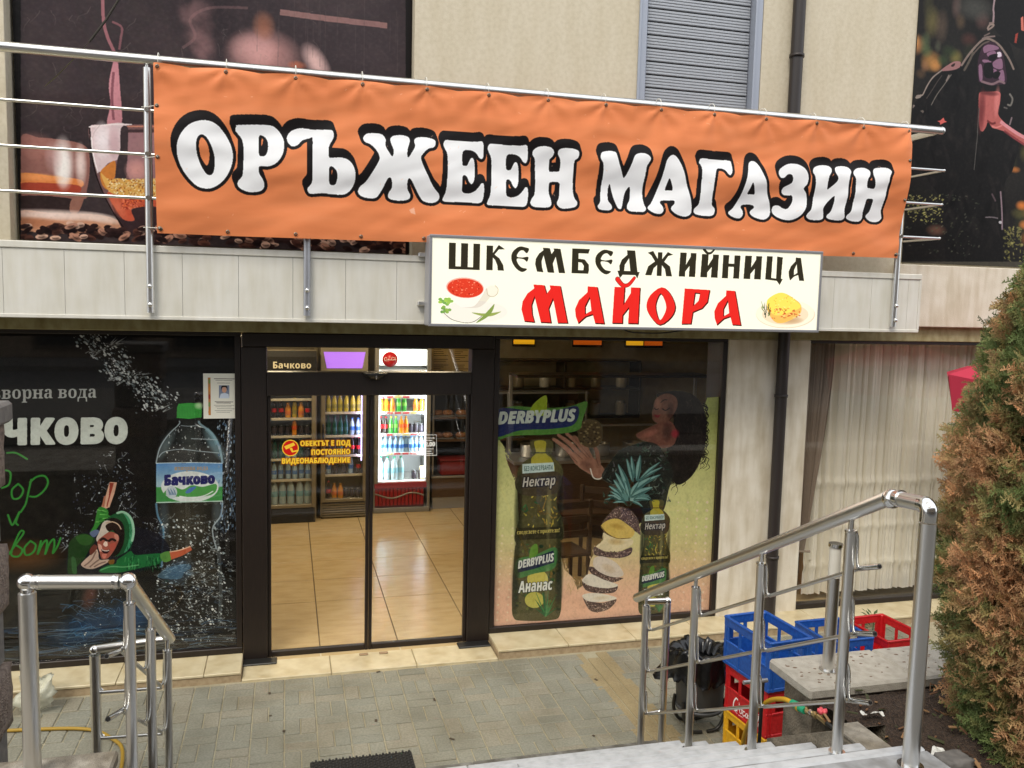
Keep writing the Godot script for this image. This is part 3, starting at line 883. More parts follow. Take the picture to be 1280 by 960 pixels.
	for k in 90:
		var a := V(rng.randf_range(70, 170), rng.randf_range(750, 820))
		p.stroke([a, a + V(rng.randf_range(4, 14), rng.randf_range(-8, 3)), a + V(rng.randf_range(10, 26), rng.randf_range(-4, 8))], rng.randf_range(0.4, 1.4), [c8(70, 130, 176, 0.6), c8(20, 44, 80, 0.6), c8(130, 170, 196, 0.4)][k % 3], true, 0.7)
	for k in 130:
		var x := rng.randf_range(-30, 300)
		var y := rng.randf_range(786, 832) - x * 0.05
		p.stroke([V(x, y), V(x + rng.randf_range(14, 40), y - rng.randf_range(-2, 6)), V(x + rng.randf_range(40, 80), y - rng.randf_range(0, 8))], rng.randf_range(0.5, 1.8), [c8(60, 96, 130, 0.6), c8(26, 44, 70, 0.7), c8(120, 150, 170, 0.45), c8(180, 196, 200, 0.3)][k % 4], true, 0.6)
	p.drops(P([190, 740, 300, 740, 300, 815, 60, 832, 60, 815]), 360, 0.2, 1.0, w)
	# writing
	p.type("Изворна вода", serif, V(-27, 499), V(121, 497), 15.5, c8(196, 198, 190))
	p.type("Бачково", sans, V(-62, 556), V(160, 553), 41, c8(212, 218, 206), 1.5)
	p.type("Бачково", sans, b + V(108, 552) / 4.36, b + V(386, 540) / 4.36, 12.2, c8(40, 40, 100), 0.8)
	p.type("изворна вода", serif, b + V(165, 470) / 4.36, b + V(350, 468) / 4.36, 5.5, c8(190, 150, 90))
	p.mottle(0.05, 3, c8(8, 8, 8), c8(90, 80, 66), 0.07)
	p.mottle(0.25, 4, c8(10, 10, 10), c8(120, 110, 96), 0.06)
	return p.im

func print_nectar_film() -> Image:
	var lo := V(1.70, 0.09)
	var hi := V(3.735, 2.575)
	var p := Print.new(self, lo, hi, -0.012, 1400, Color(0.4, 0.4, 0.3, 0.0))
	var field := PackedVector2Array(P([600, 541, 615, 545, 624, 549, 630, 560, 634, 578, 643, 600, 646, 596, 648, 640, 650, 690, 700, 690, 706, 712, 716, 722, 722, 737, 733, 728, 738, 700, 752, 676, 790, 660, 826, 640, 828, 604, 842, 585, 870, 540, 880, 510, 884, 497, 912, 495, 900, 782, 600, 806]))
	for k in 60:
		var f := k / 59.0
		var y := lerpf(490, 806, k / 60.0)
		var band := PackedVector2Array(P([590, y, 920, y, 920, y + 5.9, 590, y + 5.9]))
		var c := c8(158, 166, 88).lerp(c8(208, 206, 138), smoothstep(0.0, 0.45, f)).lerp(c8(228, 180, 150), smoothstep(0.5, 0.85, f))
		for g in Geometry2D.intersect_polygons(field, band):
			p.fill([p.ts(Array(g))], c)
	for k in 120:           # ragged brush edge of the field
		var e: Vector2 = [V(622, 548), V(630, 570), V(640, 598), V(704, 708), V(718, 730), V(734, 724), V(744, 690), V(760, 668)][k % 8]
		var a := e + V(rng.randf_range(-7, 7), rng.randf_range(-9, 9))
		p.stroke([a, a + V(rng.randf_range(-5, 5), rng.randf_range(3, 9))], rng.randf_range(0.5, 1.6), c8(190, 190, 118) if e.y < 650 else c8(206, 170, 124), false, 0.8)
	for j in 14:            # dotted print
		for i in 4:
			p.ellipse(V(616 + i * 12.5 - j * 0.6, 660 + j * 9.6), 1.7 - i * 0.25, 1.7 - i * 0.25, c8(232, 214, 176, 0.75))
			p.ellipse(V(884 - i * 12.0 - j * 0.5, 628 + j * 10.2), 1.8 - i * 0.3, 1.8 - i * 0.3, c8(236, 212, 186, 0.7))
	# woman with long black curls
	var hair := c8(18, 13, 12)
	p.poly(P([820, 494, 836, 489, 858, 490, 874, 500, 882, 520, 883, 545, 879, 566, 872, 584, 862, 598, 848, 606, 838, 596, 832, 576, 836, 552, 842, 530, 838, 508]), hair, true)
	for k in 120:            # curls along the edge of the hair
		var f := rng.randf()
		var s := V(836, 586).lerp(V(880, 520), f) + V(rng.randf_range(-9, 5), rng.randf_range(-4, 14))
		var h := rng.randf_range(1.6, 4.2)
		var n2 := rng.randi_range(5, 12)
		var path := []
		for n in n2:
			path.append(s + V(sin(n * 1.25 + k) * h + n * lerpf(-0.5, 0.25, f), n * 3.2))
		p.stroke(path, rng.randf_range(1.0, 2.4), hair, true, 0.6)
	for k in 26:
		var s := V(rng.randf_range(874, 882), rng.randf_range(500, 575))
		p.stroke([s, s + V(5, 3), s + V(3, 8), s + V(6, 13), s + V(1, 17)], 1.1, hair, true, 0.5)
	for k in 30:             # sheen of the locks
		var s := V(rng.randf_range(842, 876), rng.randf_range(498, 580))
		p.stroke([s, s + V(2, 5), s + V(0, 10)], 0.8, c8(62, 46, 40, 0.7), true, 0.6)
	p.poly(P([818, 502, 826, 494, 836, 492, 845, 497, 847, 507, 842, 518, 836, 526, 826, 530, 817, 526, 815, 516, 817, 510]), c8(112, 74, 58), true)
	p.soft(V(823, 505), 6, 9, c8(164, 116, 92, 0.8))
	p.soft(V(838, 514), 6, 12, c8(60, 36, 28, 0.8))
	p.poly(P([796, 542, 812, 534, 826, 528, 838, 526, 846, 540, 842, 556, 826, 560, 808, 552, 798, 548]), c8(108, 66, 52), true)
	p.soft(V(812, 542), 14, 5, c8(156, 98, 80, 0.8), -0.3)
	p.soft(V(834, 540), 8, 14, c8(54, 30, 26, 0.8))
	p.stroke(P([826, 503, 830, 500, 834, 500]), 1.1, c8(24, 16, 14))
	p.stroke(P([828, 511, 832, 513, 837, 510]), 1.3, c8(24, 16, 14))
	p.stroke(P([818, 510, 820, 512, 823, 511]), 1.2, c8(24, 16, 14))
	p.poly(P([818, 518, 822, 519, 826, 518, 823, 522, 819, 521]), c8(128, 42, 48), true)
	p.soft(V(844, 542), 7, 7, c8(150, 34, 48, 0.9))
	# her hands
	p.poly(P([716, 566, 730, 566, 744, 574, 754, 584, 756, 592, 748, 598, 736, 592, 722, 582]), c8(140, 98, 78), true)
	for k in 5:
		var tipp: Vector2 = [V(692, 549), V(698, 544), V(708, 542), V(718, 546), V(742, 556)][k]
		var root: Vector2 = [V(722, 578), V(728, 574), V(734, 572), V(738, 572), V(748, 582)][k]
		p.stroke([root, root.lerp(tipp, 0.5) + V(1.5, -2.5), tipp], 7.0, c8(150, 106, 84).lerp(c8(118, 80, 62), k / 5.0), true, 0.45)
		p.stroke([root, root.lerp(tipp, 0.5) + V(-0.5, 0.5), tipp + V(1, 3)], 1.0, c8(84, 54, 42, 0.8), true, 0.5)
	p.soft(V(734, 582), 12, 6, c8(96, 62, 48, 0.7), 0.5)
	p.stroke(P([738, 586, 742, 597, 751, 598, 758, 588]), 1.6, c8(200, 194, 176))
	p.poly(P([752, 596, 764, 576, 776, 562, 792, 556, 806, 552, 822, 556, 832, 570, 842, 592, 836, 612, 828, 640, 806, 646, 790, 600, 770, 606]), c8(24, 30, 27, 0.9), true)
	for k in 110:
		var a := V(rng.randf_range(752, 838), rng.randf_range(554, 630))
		if a.y < 640 - (a.x - 745) * 0.9 - 40 or a.y > 652 - absf(a.x - 815) * 0.2:
			continue
		var e := a + V(rng.randf_range(-6, 6), rng.randf_range(-7, 7))
		p.stroke([a, (a + e) * 0.5 + V(1, 1), e], rng.randf_range(1.0, 3.0), [c8(110, 122, 108, 0.8), c8(50, 76, 60, 0.9), c8(26, 52, 42), c8(90, 88, 92, 0.7)][k % 4], true, 0.8)
	# pineapple in her hands
	p.poly(P([724, 530, 740, 524, 752, 532, 752, 552, 740, 560, 724, 552]), c8(70, 56, 34), true)
	for k in 40:
		p.ellipse(V(rng.randf_range(726, 752), rng.randf_range(528, 556)), 1.5, 1.1, [c8(120, 104, 66), c8(40, 32, 22)][k % 2])
	# bottles of nectar
	for n in 2:
		var T := func(a: Vector2) -> Vector2:
			if n == 0:
				return a
			return V(801, 626) + (a - V(645, 552)) * V(0.62, 0.635)
		var S := func(flat: Array) -> Array:
			var out := []
			for a in P(flat):
				out.append(T.call(a))
			return out
		var g := 1.0 if n == 0 else 0.66
		p.poly(S.call([664, 551, 690, 551, 690, 566, 688, 568, 700, 580, 704, 592, 698, 612, 696, 630, 704, 654, 704, 672, 700, 676, 701, 682, 702, 740, 700, 768, 690, 775, 655, 776, 642, 772, 640, 750, 643, 690, 645, 680, 643, 670, 651, 640, 651, 612, 646, 596, 652, 580, 666, 570, 665, 566]), c8(78, 74, 42), true)
		p.poly(S.call([668, 552, 682, 552, 682, 566, 690, 574, 692, 590, 668, 590, 664, 574, 670, 566]), c8(170, 160, 52), true)
		p.stroke(S.call([664, 566, 690, 566]), 1.4 * g, c8(40, 50, 24), false)
		for k in 90:            # leaves and fruit printed on the sleeve
			var a := V(rng.randf_range(652, 697), rng.randf_range(600, 664))
			var col: Color = [c8(28, 84, 48), c8(52, 116, 62), c8(150, 140, 52), c8(96, 84, 34), c8(190, 172, 70)][k % 5] if a.x < 676 else [c8(176, 156, 58), c8(140, 112, 44), c8(196, 180, 84), c8(86, 70, 34)][k % 4]
			p.stroke([T.call(a), T.call(a + V(rng.randf_range(-4, 4), rng.randf_range(-10, 4)))], 2.0 * g, col, false, 0.6)
		p.poly(S.call([648, 594, 698, 590, 696, 616, 651, 618]), c8(70, 60, 42), true)
		p.poly(S.call([653, 580, 692, 578, 693, 589, 653, 592]), c8(196, 214, 206))
		p.poly(S.call([645, 660, 704, 658, 704, 673, 644, 675]), c8(48, 44, 26))
		for k in 120:
			var a := V(rng.randf_range(645, 699), rng.randf_range(680, 770))
			p.ellipse(T.call(a), rng.randf_range(0.8, 3.0) * g, rng.randf_range(0.8, 2.4) * g, [c8(44, 84, 40), c8(96, 104, 44), c8(60, 62, 30), c8(120, 96, 44), c8(30, 54, 34)][k % 5])
		p.ellipse(T.call(V(672, 724)), 13 * g, 12 * g, c8(196, 184, 84))
		p.ellipse(T.call(V(668, 750)), 12 * g, 10 * g, c8(186, 180, 84))
		for k in 18:
			p.stroke([T.call(V(682, 770)), T.call(V(682 + rng.randf_range(-14, 18), 770 - rng.randf_range(10, 32)))], 2.2 * g, [c8(30, 92, 52), c8(60, 124, 70)][k % 2], false, 0.8)
		p.poly(S.call([646, 700, 668, 694, 694, 684, 697, 700, 690, 712, 668, 717, 646, 722]), c8(70, 120, 66), true)
		p.poly(S.call([647, 703, 670, 696, 692, 688, 693, 703, 668, 711, 647, 716]), c8(26, 36, 62))
		p.poly(S.call([662, 698, 664, 684, 671, 680, 672, 692]), c8(96, 140, 50), true)
		p.soft(T.call(V(648, 640)), 6 * g, 60 * g, c8(20, 26, 12, 0.75))
		p.soft(T.call(V(700, 650)), 5 * g, 70 * g, c8(24, 28, 14, 0.7))
		p.soft(T.call(V(645, 725)), 6 * g, 50 * g, c8(18, 24, 14, 0.75))
		p.soft(T.call(V(699, 725)), 6 * g, 50 * g, c8(18, 24, 14, 0.75))
		p.soft(T.call(V(686, 640)), 4 * g, 46 * g, c8(214, 206, 140, 0.35))
		p.soft(T.call(V(684, 730)), 4 * g, 40 * g, c8(214, 214, 170, 0.25))
	# sliced pineapple: crown of leaves, then the cut pieces
	var lo7 := V(690, 520)
	var k7 := 7.93
	for k in 46:            # short lower leaves
		var f := fmod(k * 0.618, 1.0)
		var base := lo7 + V(lerpf(660, 880, f), 830) / k7
		var ang := lerpf(-2.9, -0.2, f) + rng.randf_range(-0.3, 0.3)
		p.stroke([base, base + Vector2.from_angle(ang) * 9.0 + V(0, -1), base + Vector2.from_angle(ang) * rng.randf_range(10, 20) + V(0, 3)], 3.6, [c8(60, 100, 96), c8(90, 132, 126), c8(36, 68, 64), c8(130, 164, 156)][k % 4], true, 0.9)
	for s in [[1100, 505, 860, 640, 34], [1075, 455, 880, 620, 34], [1080, 580, 860, 700, 44], [875, 385, 842, 630, 52], [785, 395, 812, 600, 40], [740, 420, 800, 640, 46], [655, 475, 770, 750, 56], [625, 555, 730, 740, 44], [610, 630, 700, 760, 46], [560, 690, 690, 790, 40], [575, 745, 690, 815, 36], [985, 608, 790, 760, 66], [1000, 706, 790, 800, 62], [975, 830, 820, 826, 36], [900, 900, 800, 850, 30], [600, 860, 720, 850, 30], [860, 650, 780, 790, 50], [720, 640, 770, 800, 44]]:
		var tipp := lo7 + V(s[0], s[1]) / k7
		var base := lo7 + V(s[2], s[3]) / k7
		var dirn := (tipp - base).normalized()
		var side: Vector2 = V(-dirn.y, dirn.x) * s[4] / k7 * 0.5
		var mm := base.lerp(tipp, 0.45) + V(0, -1.2)
		p.poly([base - side * 0.5, mm - side, tipp, mm + side, base + side * 0.5], c8(64, 106, 102), true)
		p.poly([base - side * 0.2, mm - side * 0.75, tipp, mm + side * 0.15], c8(124, 164, 156), true)
		p.stroke([base, mm + side * 0.5, tipp], 0.8, c8(30, 60, 58, 0.8), true, 0.6)
	# the cut fruit below it
	var lo8 := V(720, 630)
	var k8 := 6.346
	var rind := func(flat: Array) -> void:
		p.poly(P(flat, lo8, k8), c8(92, 72, 66), true)
		var pg := PackedVector2Array(P(flat, lo8, k8))
		var bb := Rect2(pg[0], Vector2.ZERO)
		for v in pg:
			bb = bb.expand(v)
		for n in int(bb.size.x * bb.size.y * 0.35):
			var a := V(rng.randf_range(bb.position.x, bb.end.x), rng.randf_range(bb.position.y, bb.end.y))
			if Geometry2D.is_point_in_polygon(a, pg):
				p.ellipse(a, rng.randf_range(0.4, 1.2), rng.randf_range(0.3, 0.9), [c8(176, 152, 136), c8(50, 36, 34), c8(130, 104, 96), c8(66, 48, 46)][n % 4], rng.randf() * 3.0)
	rind.call([196, 178, 262, 80, 340, 20, 440, 60, 492, 130, 512, 242, 480, 222, 440, 192, 380, 142, 300, 122])
	p.poly(P([198, 176, 260, 126, 340, 120, 430, 180, 466, 222, 430, 270, 330, 272, 250, 232], lo8, k8), c8(212, 182, 92), true)
	p.soft(lo8 + V(330, 180) / k8, 12, 4, c8(176, 140, 62, 0.7), 0.3)
	p.stroke(P([200, 178, 250, 234, 330, 273, 430, 270], lo8, k8), 0.9, c8(120, 92, 44))
	p.poly(P([215, 228, 250, 244, 330, 280, 440, 280, 444, 322, 340, 372, 230, 372, 156, 342, 212, 290], lo8, k8), c8(222, 206, 164), true)
	p.soft(lo8 + V(320, 300) / k8, 13, 5, c8(190, 160, 100, 0.7), 0.1)
	rind.call([148, 338, 230, 376, 340, 378, 440, 344, 432, 400, 350, 428, 240, 422, 148, 402])
	rind.call([100, 500, 150, 505, 230, 560, 330, 582, 374, 590, 280, 624, 190, 594, 116, 545])
	p.poly(P([140, 440, 170, 418, 230, 420, 320, 468, 378, 552, 330, 582, 230, 562, 145, 505], lo8, k8), c8(216, 202, 184), true)
	p.soft(lo8 + V(260, 510) / k8, 12, 6, c8(196, 172, 140, 0.7), 0.5)
	rind.call([50, 612, 130, 652, 250, 668, 330, 652, 300, 702, 180, 708, 78, 682])
	p.poly(P([52, 596, 110, 554, 220, 600, 334, 642, 260, 668, 130, 654, 60, 622], lo8, k8), c8(222, 214, 196), true)
	rind.call([54, 740, 100, 768, 210, 784, 322, 756, 262, 832, 160, 858, 100, 832])
	p.poly(P([50, 724, 130, 706, 250, 720, 324, 750, 200, 778, 90, 768], lo8, k8), c8(224, 216, 198), true)
	p.soft(lo8 + V(200, 745) / k8, 13, 3, c8(206, 188, 156, 0.7))
	p.soften(2)
	# maker's badge
	p.poly(P([612, 552, 620, 518, 640, 508, 680, 510, 712, 508, 734, 502, 728, 525, 722, 538, 690, 543, 640, 545], V(0, 0), 1), c8(78, 128, 52), true)
	p.poly(P([616, 546, 622, 512, 660, 513, 690, 514, 722, 508, 718, 530, 690, 536, 650, 538]), c8(30, 40, 86), true)
	p.poly(P([662, 516, 668, 504, 682, 494, 684, 506, 681, 518, 672, 520], V(0, 0), 1), c8(150, 170, 40), true)
	p.type("DERBYPLUS", sans, V(621, 530), V(718, 526), 14.5, c8(206, 214, 196), 0.7, 0.22)
	for n in 2:
		var T := func(a: Vector2) -> Vector2:
			if n == 0:
				return a
			return V(801, 626) + (a - V(645, 552)) * V(0.62, 0.635)
		var g := 1.0 if n == 0 else 0.66
		p.type("БЕЗ КОНСЕРВАНТИ", sans, T.call(V(655, 589)), T.call(V(691, 587)), 6.0 * g, c8(60, 96, 84))
		p.type("Нектар", sans, T.call(V(652, 609)), T.call(V(694, 606)), 12.0 * g, c8(30, 26, 30), 1.3 * g, 0.2)
		p.type("Нектар", sans, T.call(V(652, 609)), T.call(V(694, 606)), 12.0 * g, c8(196, 190, 176), 0.0, 0.2)
		p.type("споделете с приятели!", serif, T.call(V(646, 668)), T.call(V(700, 665)), 5.0 * g, c8(206, 190, 100))
		p.type("DERBYPLUS", sans, T.call(V(647, 711)), T.call(V(692, 701)), 9.5 * g, c8(214, 216, 206), 0.3, 0.15)
		p.type("Ананас", sans, T.call(V(648, 741)), T.call(V(690, 737)), 14.0 * g, c8(30, 40, 30), 0.9 * g, 0.15)
		p.type("Ананас", sans, T.call(V(648, 741)), T.call(V(690, 737)), 14.0 * g, c8(226, 228, 218), 0.2, 0.15)
	p.mottle(0.06, 5, c8(50, 46, 30), c8(206, 196, 150), 0.07)
	p.mottle(0.3, 6, c8(20, 20, 16), c8(226, 216, 180), 0.07)
	return p.im

func print_coffee() -> Image:
	var z := -0.09
	var p := Print.new(self, V(-1.86, 3.24), V(0.95, 5.75), z, 1100, c8(62, 53, 56))
	for k in 40:
		p.soft(V(rng.randf_range(10, 520), rng.randf_range(-120, 300)), rng.randf_range(40, 110), rng.randf_range(40, 90), [c8(52, 44, 47, 0.4), c8(72, 61, 62, 0.35), c8(44, 37, 40, 0.4)][k % 3])
	# cups out of focus
	var o := V(15, 140)
	var K := 5.77
	p.poly(P([60, 188, 200, 185, 400, 205, 520, 240, 556, 300, 560, 430, 540, 560, 500, 632, 70, 604], o, K), c8(146, 100, 92), true)
	p.soft(o + V(160, 260) / K, 26, 18, c8(176, 120, 110, 0.6))
	p.poly(P([70, 440, 300, 462, 500, 490, 490, 545, 300, 530, 70, 520], o, K), c8(230, 136, 76), true)
	p.poly(P([70, 512, 300, 515, 486, 532, 470, 590, 300, 600, 70, 575], o, K), c8(170, 70, 52), true)
	p.soft(o + V(370, 370) / K, 12, 32, c8(252, 244, 240, 1.0))
	p.soft(o + V(365, 400) / K, 9, 24, c8(255, 250, 246, 0.9))
	p.soft(o + V(498, 380) / K, 7, 26, c8(246, 226, 220, 0.9))
	p.soft(o + V(300, 330) / K, 10, 20, c8(206, 170, 168, 0.6))
	p.soft(o + V(180, 470) / K, 30, 5, c8(250, 170, 104, 0.7))
	p.poly(P([60, 606, 440, 628, 410, 716, 60, 706], o, K), c8(50, 38, 38), true)
	p.poly(P([430, 630, 520, 600, 480, 720, 420, 722], o, K), c8(150, 104, 90), true)
	p.poly(P([60, 712, 300, 730, 560, 735, 740, 770, 830, 860, 560, 880, 60, 850], o, K), c8(206, 150, 120), true)
	p.soft(o + V(330, 745) / K, 62, 7, c8(246, 222, 214, 1.0))
	p.soft(o + V(640, 765) / K, 26, 6, c8(244, 220, 210, 0.9), 0.15)
	p.soft(o + V(150, 800) / K, 30, 7, c8(176, 112, 80, 0.8))
	p.soft(V(330, 70), 46, 34, c8(206, 150, 144, 0.85))
	p.soft(V(318, 62), 30, 20, c8(220, 168, 164, 0.6))
	p.soft(V(395, 78), 14, 26, c8(226, 186, 180, 0.95), -0.6)
	p.soft(V(330, 32), 14, 18, c8(190, 120, 90, 0.6))
	p.soft(V(372, 82), 12, 6, c8(200, 110, 80, 0.7))
	p.stroke(P([350, 15, 400, 22, 450, 28, 484, 32]), 6.5, c8(150, 112, 108, 0.85))
	for k in 20:        # steam
		var a := V(rng.randf_range(232, 262), rng.randf_range(6, 70))
		p.soft(a, rng.randf_range(5, 14), rng.randf_range(8, 20), c8(150, 112, 112, 0.22), rng.randf() * 3.0)
	p.stroke(P([228, 60, 244, 46, 238, 24, 262, 10, 310, 10]), 3.0, c8(150, 112, 112, 0.35))
	# stream pouring into the glass
	p.stroke(P([128, -40, 129, 20, 134, 45, 143, 66, 145, 80]), 3.4, c8(150, 98, 104))
	p.poly(P([143, 72, 147, 74, 150, 110, 152, 155, 134, 156, 138, 130, 136, 105]), c8(196, 134, 142), true)
	p.stroke(P([142, 90, 140, 120, 142, 150]), 2.6, c8(110, 62, 72, 0.7))
	p.stroke(P([140, 27, 152, 34, 151, 48, 149, 62]), 2.4, c8(140, 92, 98, 0.8))
	# the glass
	p.poly(P([558, 108, 700, 92, 1080, 90, 1300, 100, 1280, 500, 1160, 800, 1060, 880, 835, 872, 740, 740, 660, 590, 600, 430, 572, 260], o, K), c8(120, 88, 88), true)
	p.poly(P([560, 110, 640, 94, 822, 88, 800, 250, 770, 335, 690, 372, 642, 432, 604, 402, 576, 280], o, K), c8(226, 204, 207), true)
	p.soft(o + V(650, 200) / K, 10, 22, c8(246, 236, 240, 0.9))
	p.soft(o + V(740, 230) / K, 7, 22, c8(206, 170, 176, 0.8))
	p.poly(P([786, 120, 836, 118, 832, 300, 822, 475, 748, 482, 762, 340, 780, 280], o, K), c8(62, 52, 55), true)
	p.poly(P([838, 150, 1060, 150, 1060, 490, 850, 486, 824, 430, 836, 300], o, K), c8(158, 118, 122))
	p.soft(o + V(900, 420) / K, 14, 14, c8(226, 164, 156, 0.9))
	p.rect(o + V(836, 126) / K, o + V(1060, 146) / K, c8(70, 52, 54))
	p.stroke(P([836, 104, 1060, 104], o, K), 1.6, c8(196, 130, 110))
	p.poly(P([636, 436, 690, 380, 744, 356, 742, 470, 700, 502, 692, 560, 650, 524], o, K), c8(214, 132, 62), true)
	p.poly(P([640, 440, 700, 490, 760, 478, 850, 488, 1060, 488, 1060, 610, 900, 606, 760, 604, 690, 560], o, K), c8(232, 180, 96), true)
	for k in 420:
		var a := o + V(rng.randf_range(690, 1060), rng.randf_range(482, 605)) / K
		p.ellipse(a, rng.randf_range(0.4, 1.4), rng.randf_range(0.4, 1.1), [c8(252, 226, 160), c8(226, 150, 70), c8(150, 84, 40), c8(246, 204, 130), c8(255, 240, 200)][k % 5])
	p.poly(P([690, 575, 780, 604, 1060, 616, 1060, 690, 950, 690, 862, 700, 884, 780, 800, 772, 722, 664], o, K), c8(206, 92, 66), true)
	for k in 120:
		var a := o + V(rng.randf_range(780, 950), rng.randf_range(620, 700)) / K
		p.ellipse(a, rng.randf_range(0.5, 1.5), rng.randf_range(0.5, 1.2), [c8(236, 130, 96), c8(150, 44, 36), c8(226, 110, 60)][k % 3])
	p.poly(P([722, 664, 800, 772, 884, 782, 870, 700, 1060, 694, 1060, 872, 835, 872, 760, 770], o, K), c8(58, 42, 46), true)
	p.soft(o + V(770, 690) / K, 7, 16, c8(226, 120, 90, 0.8), -0.5)
	p.stroke(P([560, 112, 572, 260, 600, 430, 660, 590, 740, 740, 832, 870], o, K), 1.3, c8(30, 20, 22))
	p.stroke(P([572, 180, 584, 300, 620, 440], o, K), 1.6, c8(250, 240, 240, 0.8))
	p.stroke(P([558, 108, 700, 91, 860, 90], o, K), 1.4, c8(240, 226, 226))
	# roasted beans along the foot
	for k in 210:
		var x := rng.randf_range(24, 520)
		var c := V(x, 290 + x * 0.033 + rng.randf_range(-9, 8) - 4.0 * exp(-pow((x - 130) / 90.0, 2)))
		var col: Color = [c8(46, 30, 30), c8(92, 58, 50), c8(186, 136, 116), c8(60, 40, 40), c8(220, 180, 160), c8(36, 24, 26)][k % 6]
		var rot := rng.randf_range(-0.6, 0.6)
		p.ellipse(c, rng.randf_range(5, 9), rng.randf_range(2.6, 4.4), col, rot)
		if k % 6 in [1, 2, 4]:
			p.stroke([c - V(4, 0).rotated(rot), c + V(0, 0.8), c + V(4, 0).rotated(rot)], 0.7, c8(60, 36, 34, 0.6))
		p.soft(c + V(2, 2), 6, 3, c8(20, 14, 16, 0.5))
	# the dry twig-like scratches in the film
	for k in 46:
		var a := V(rng.randf_range(24, 420), rng.randf_range(0, 175))
		var path := [a]
		for n in 4:
			path.append(path[n] + V(rng.randf_range(-7, 7), rng.randf_range(1, 9)))
		p.stroke(path, 0.6, c8(140, 126, 120, 0.4), false, 0.5)
	for k in 16:
		var x := rng.randf_range(300, 500)
		p.stroke([V(x, rng.randf_range(-20, 30)), V(x - 1, rng.randf_range(50, 130))], 0.6, c8(92, 80, 80, 0.4), false)
	p.rect(V(-20, -160), V(26, 330), c8(24, 22, 22))
	p.soften(2)
	p.mottle(0.05, 7, c8(20, 16, 18), c8(150, 120, 112), 0.05)
	p.mottle(0.3, 8, c8(20, 16, 18), c8(170, 150, 142), 0.06)
	p.rect(V(507, -160), V(560, 330), c8(24, 21, 20))
	return p.im

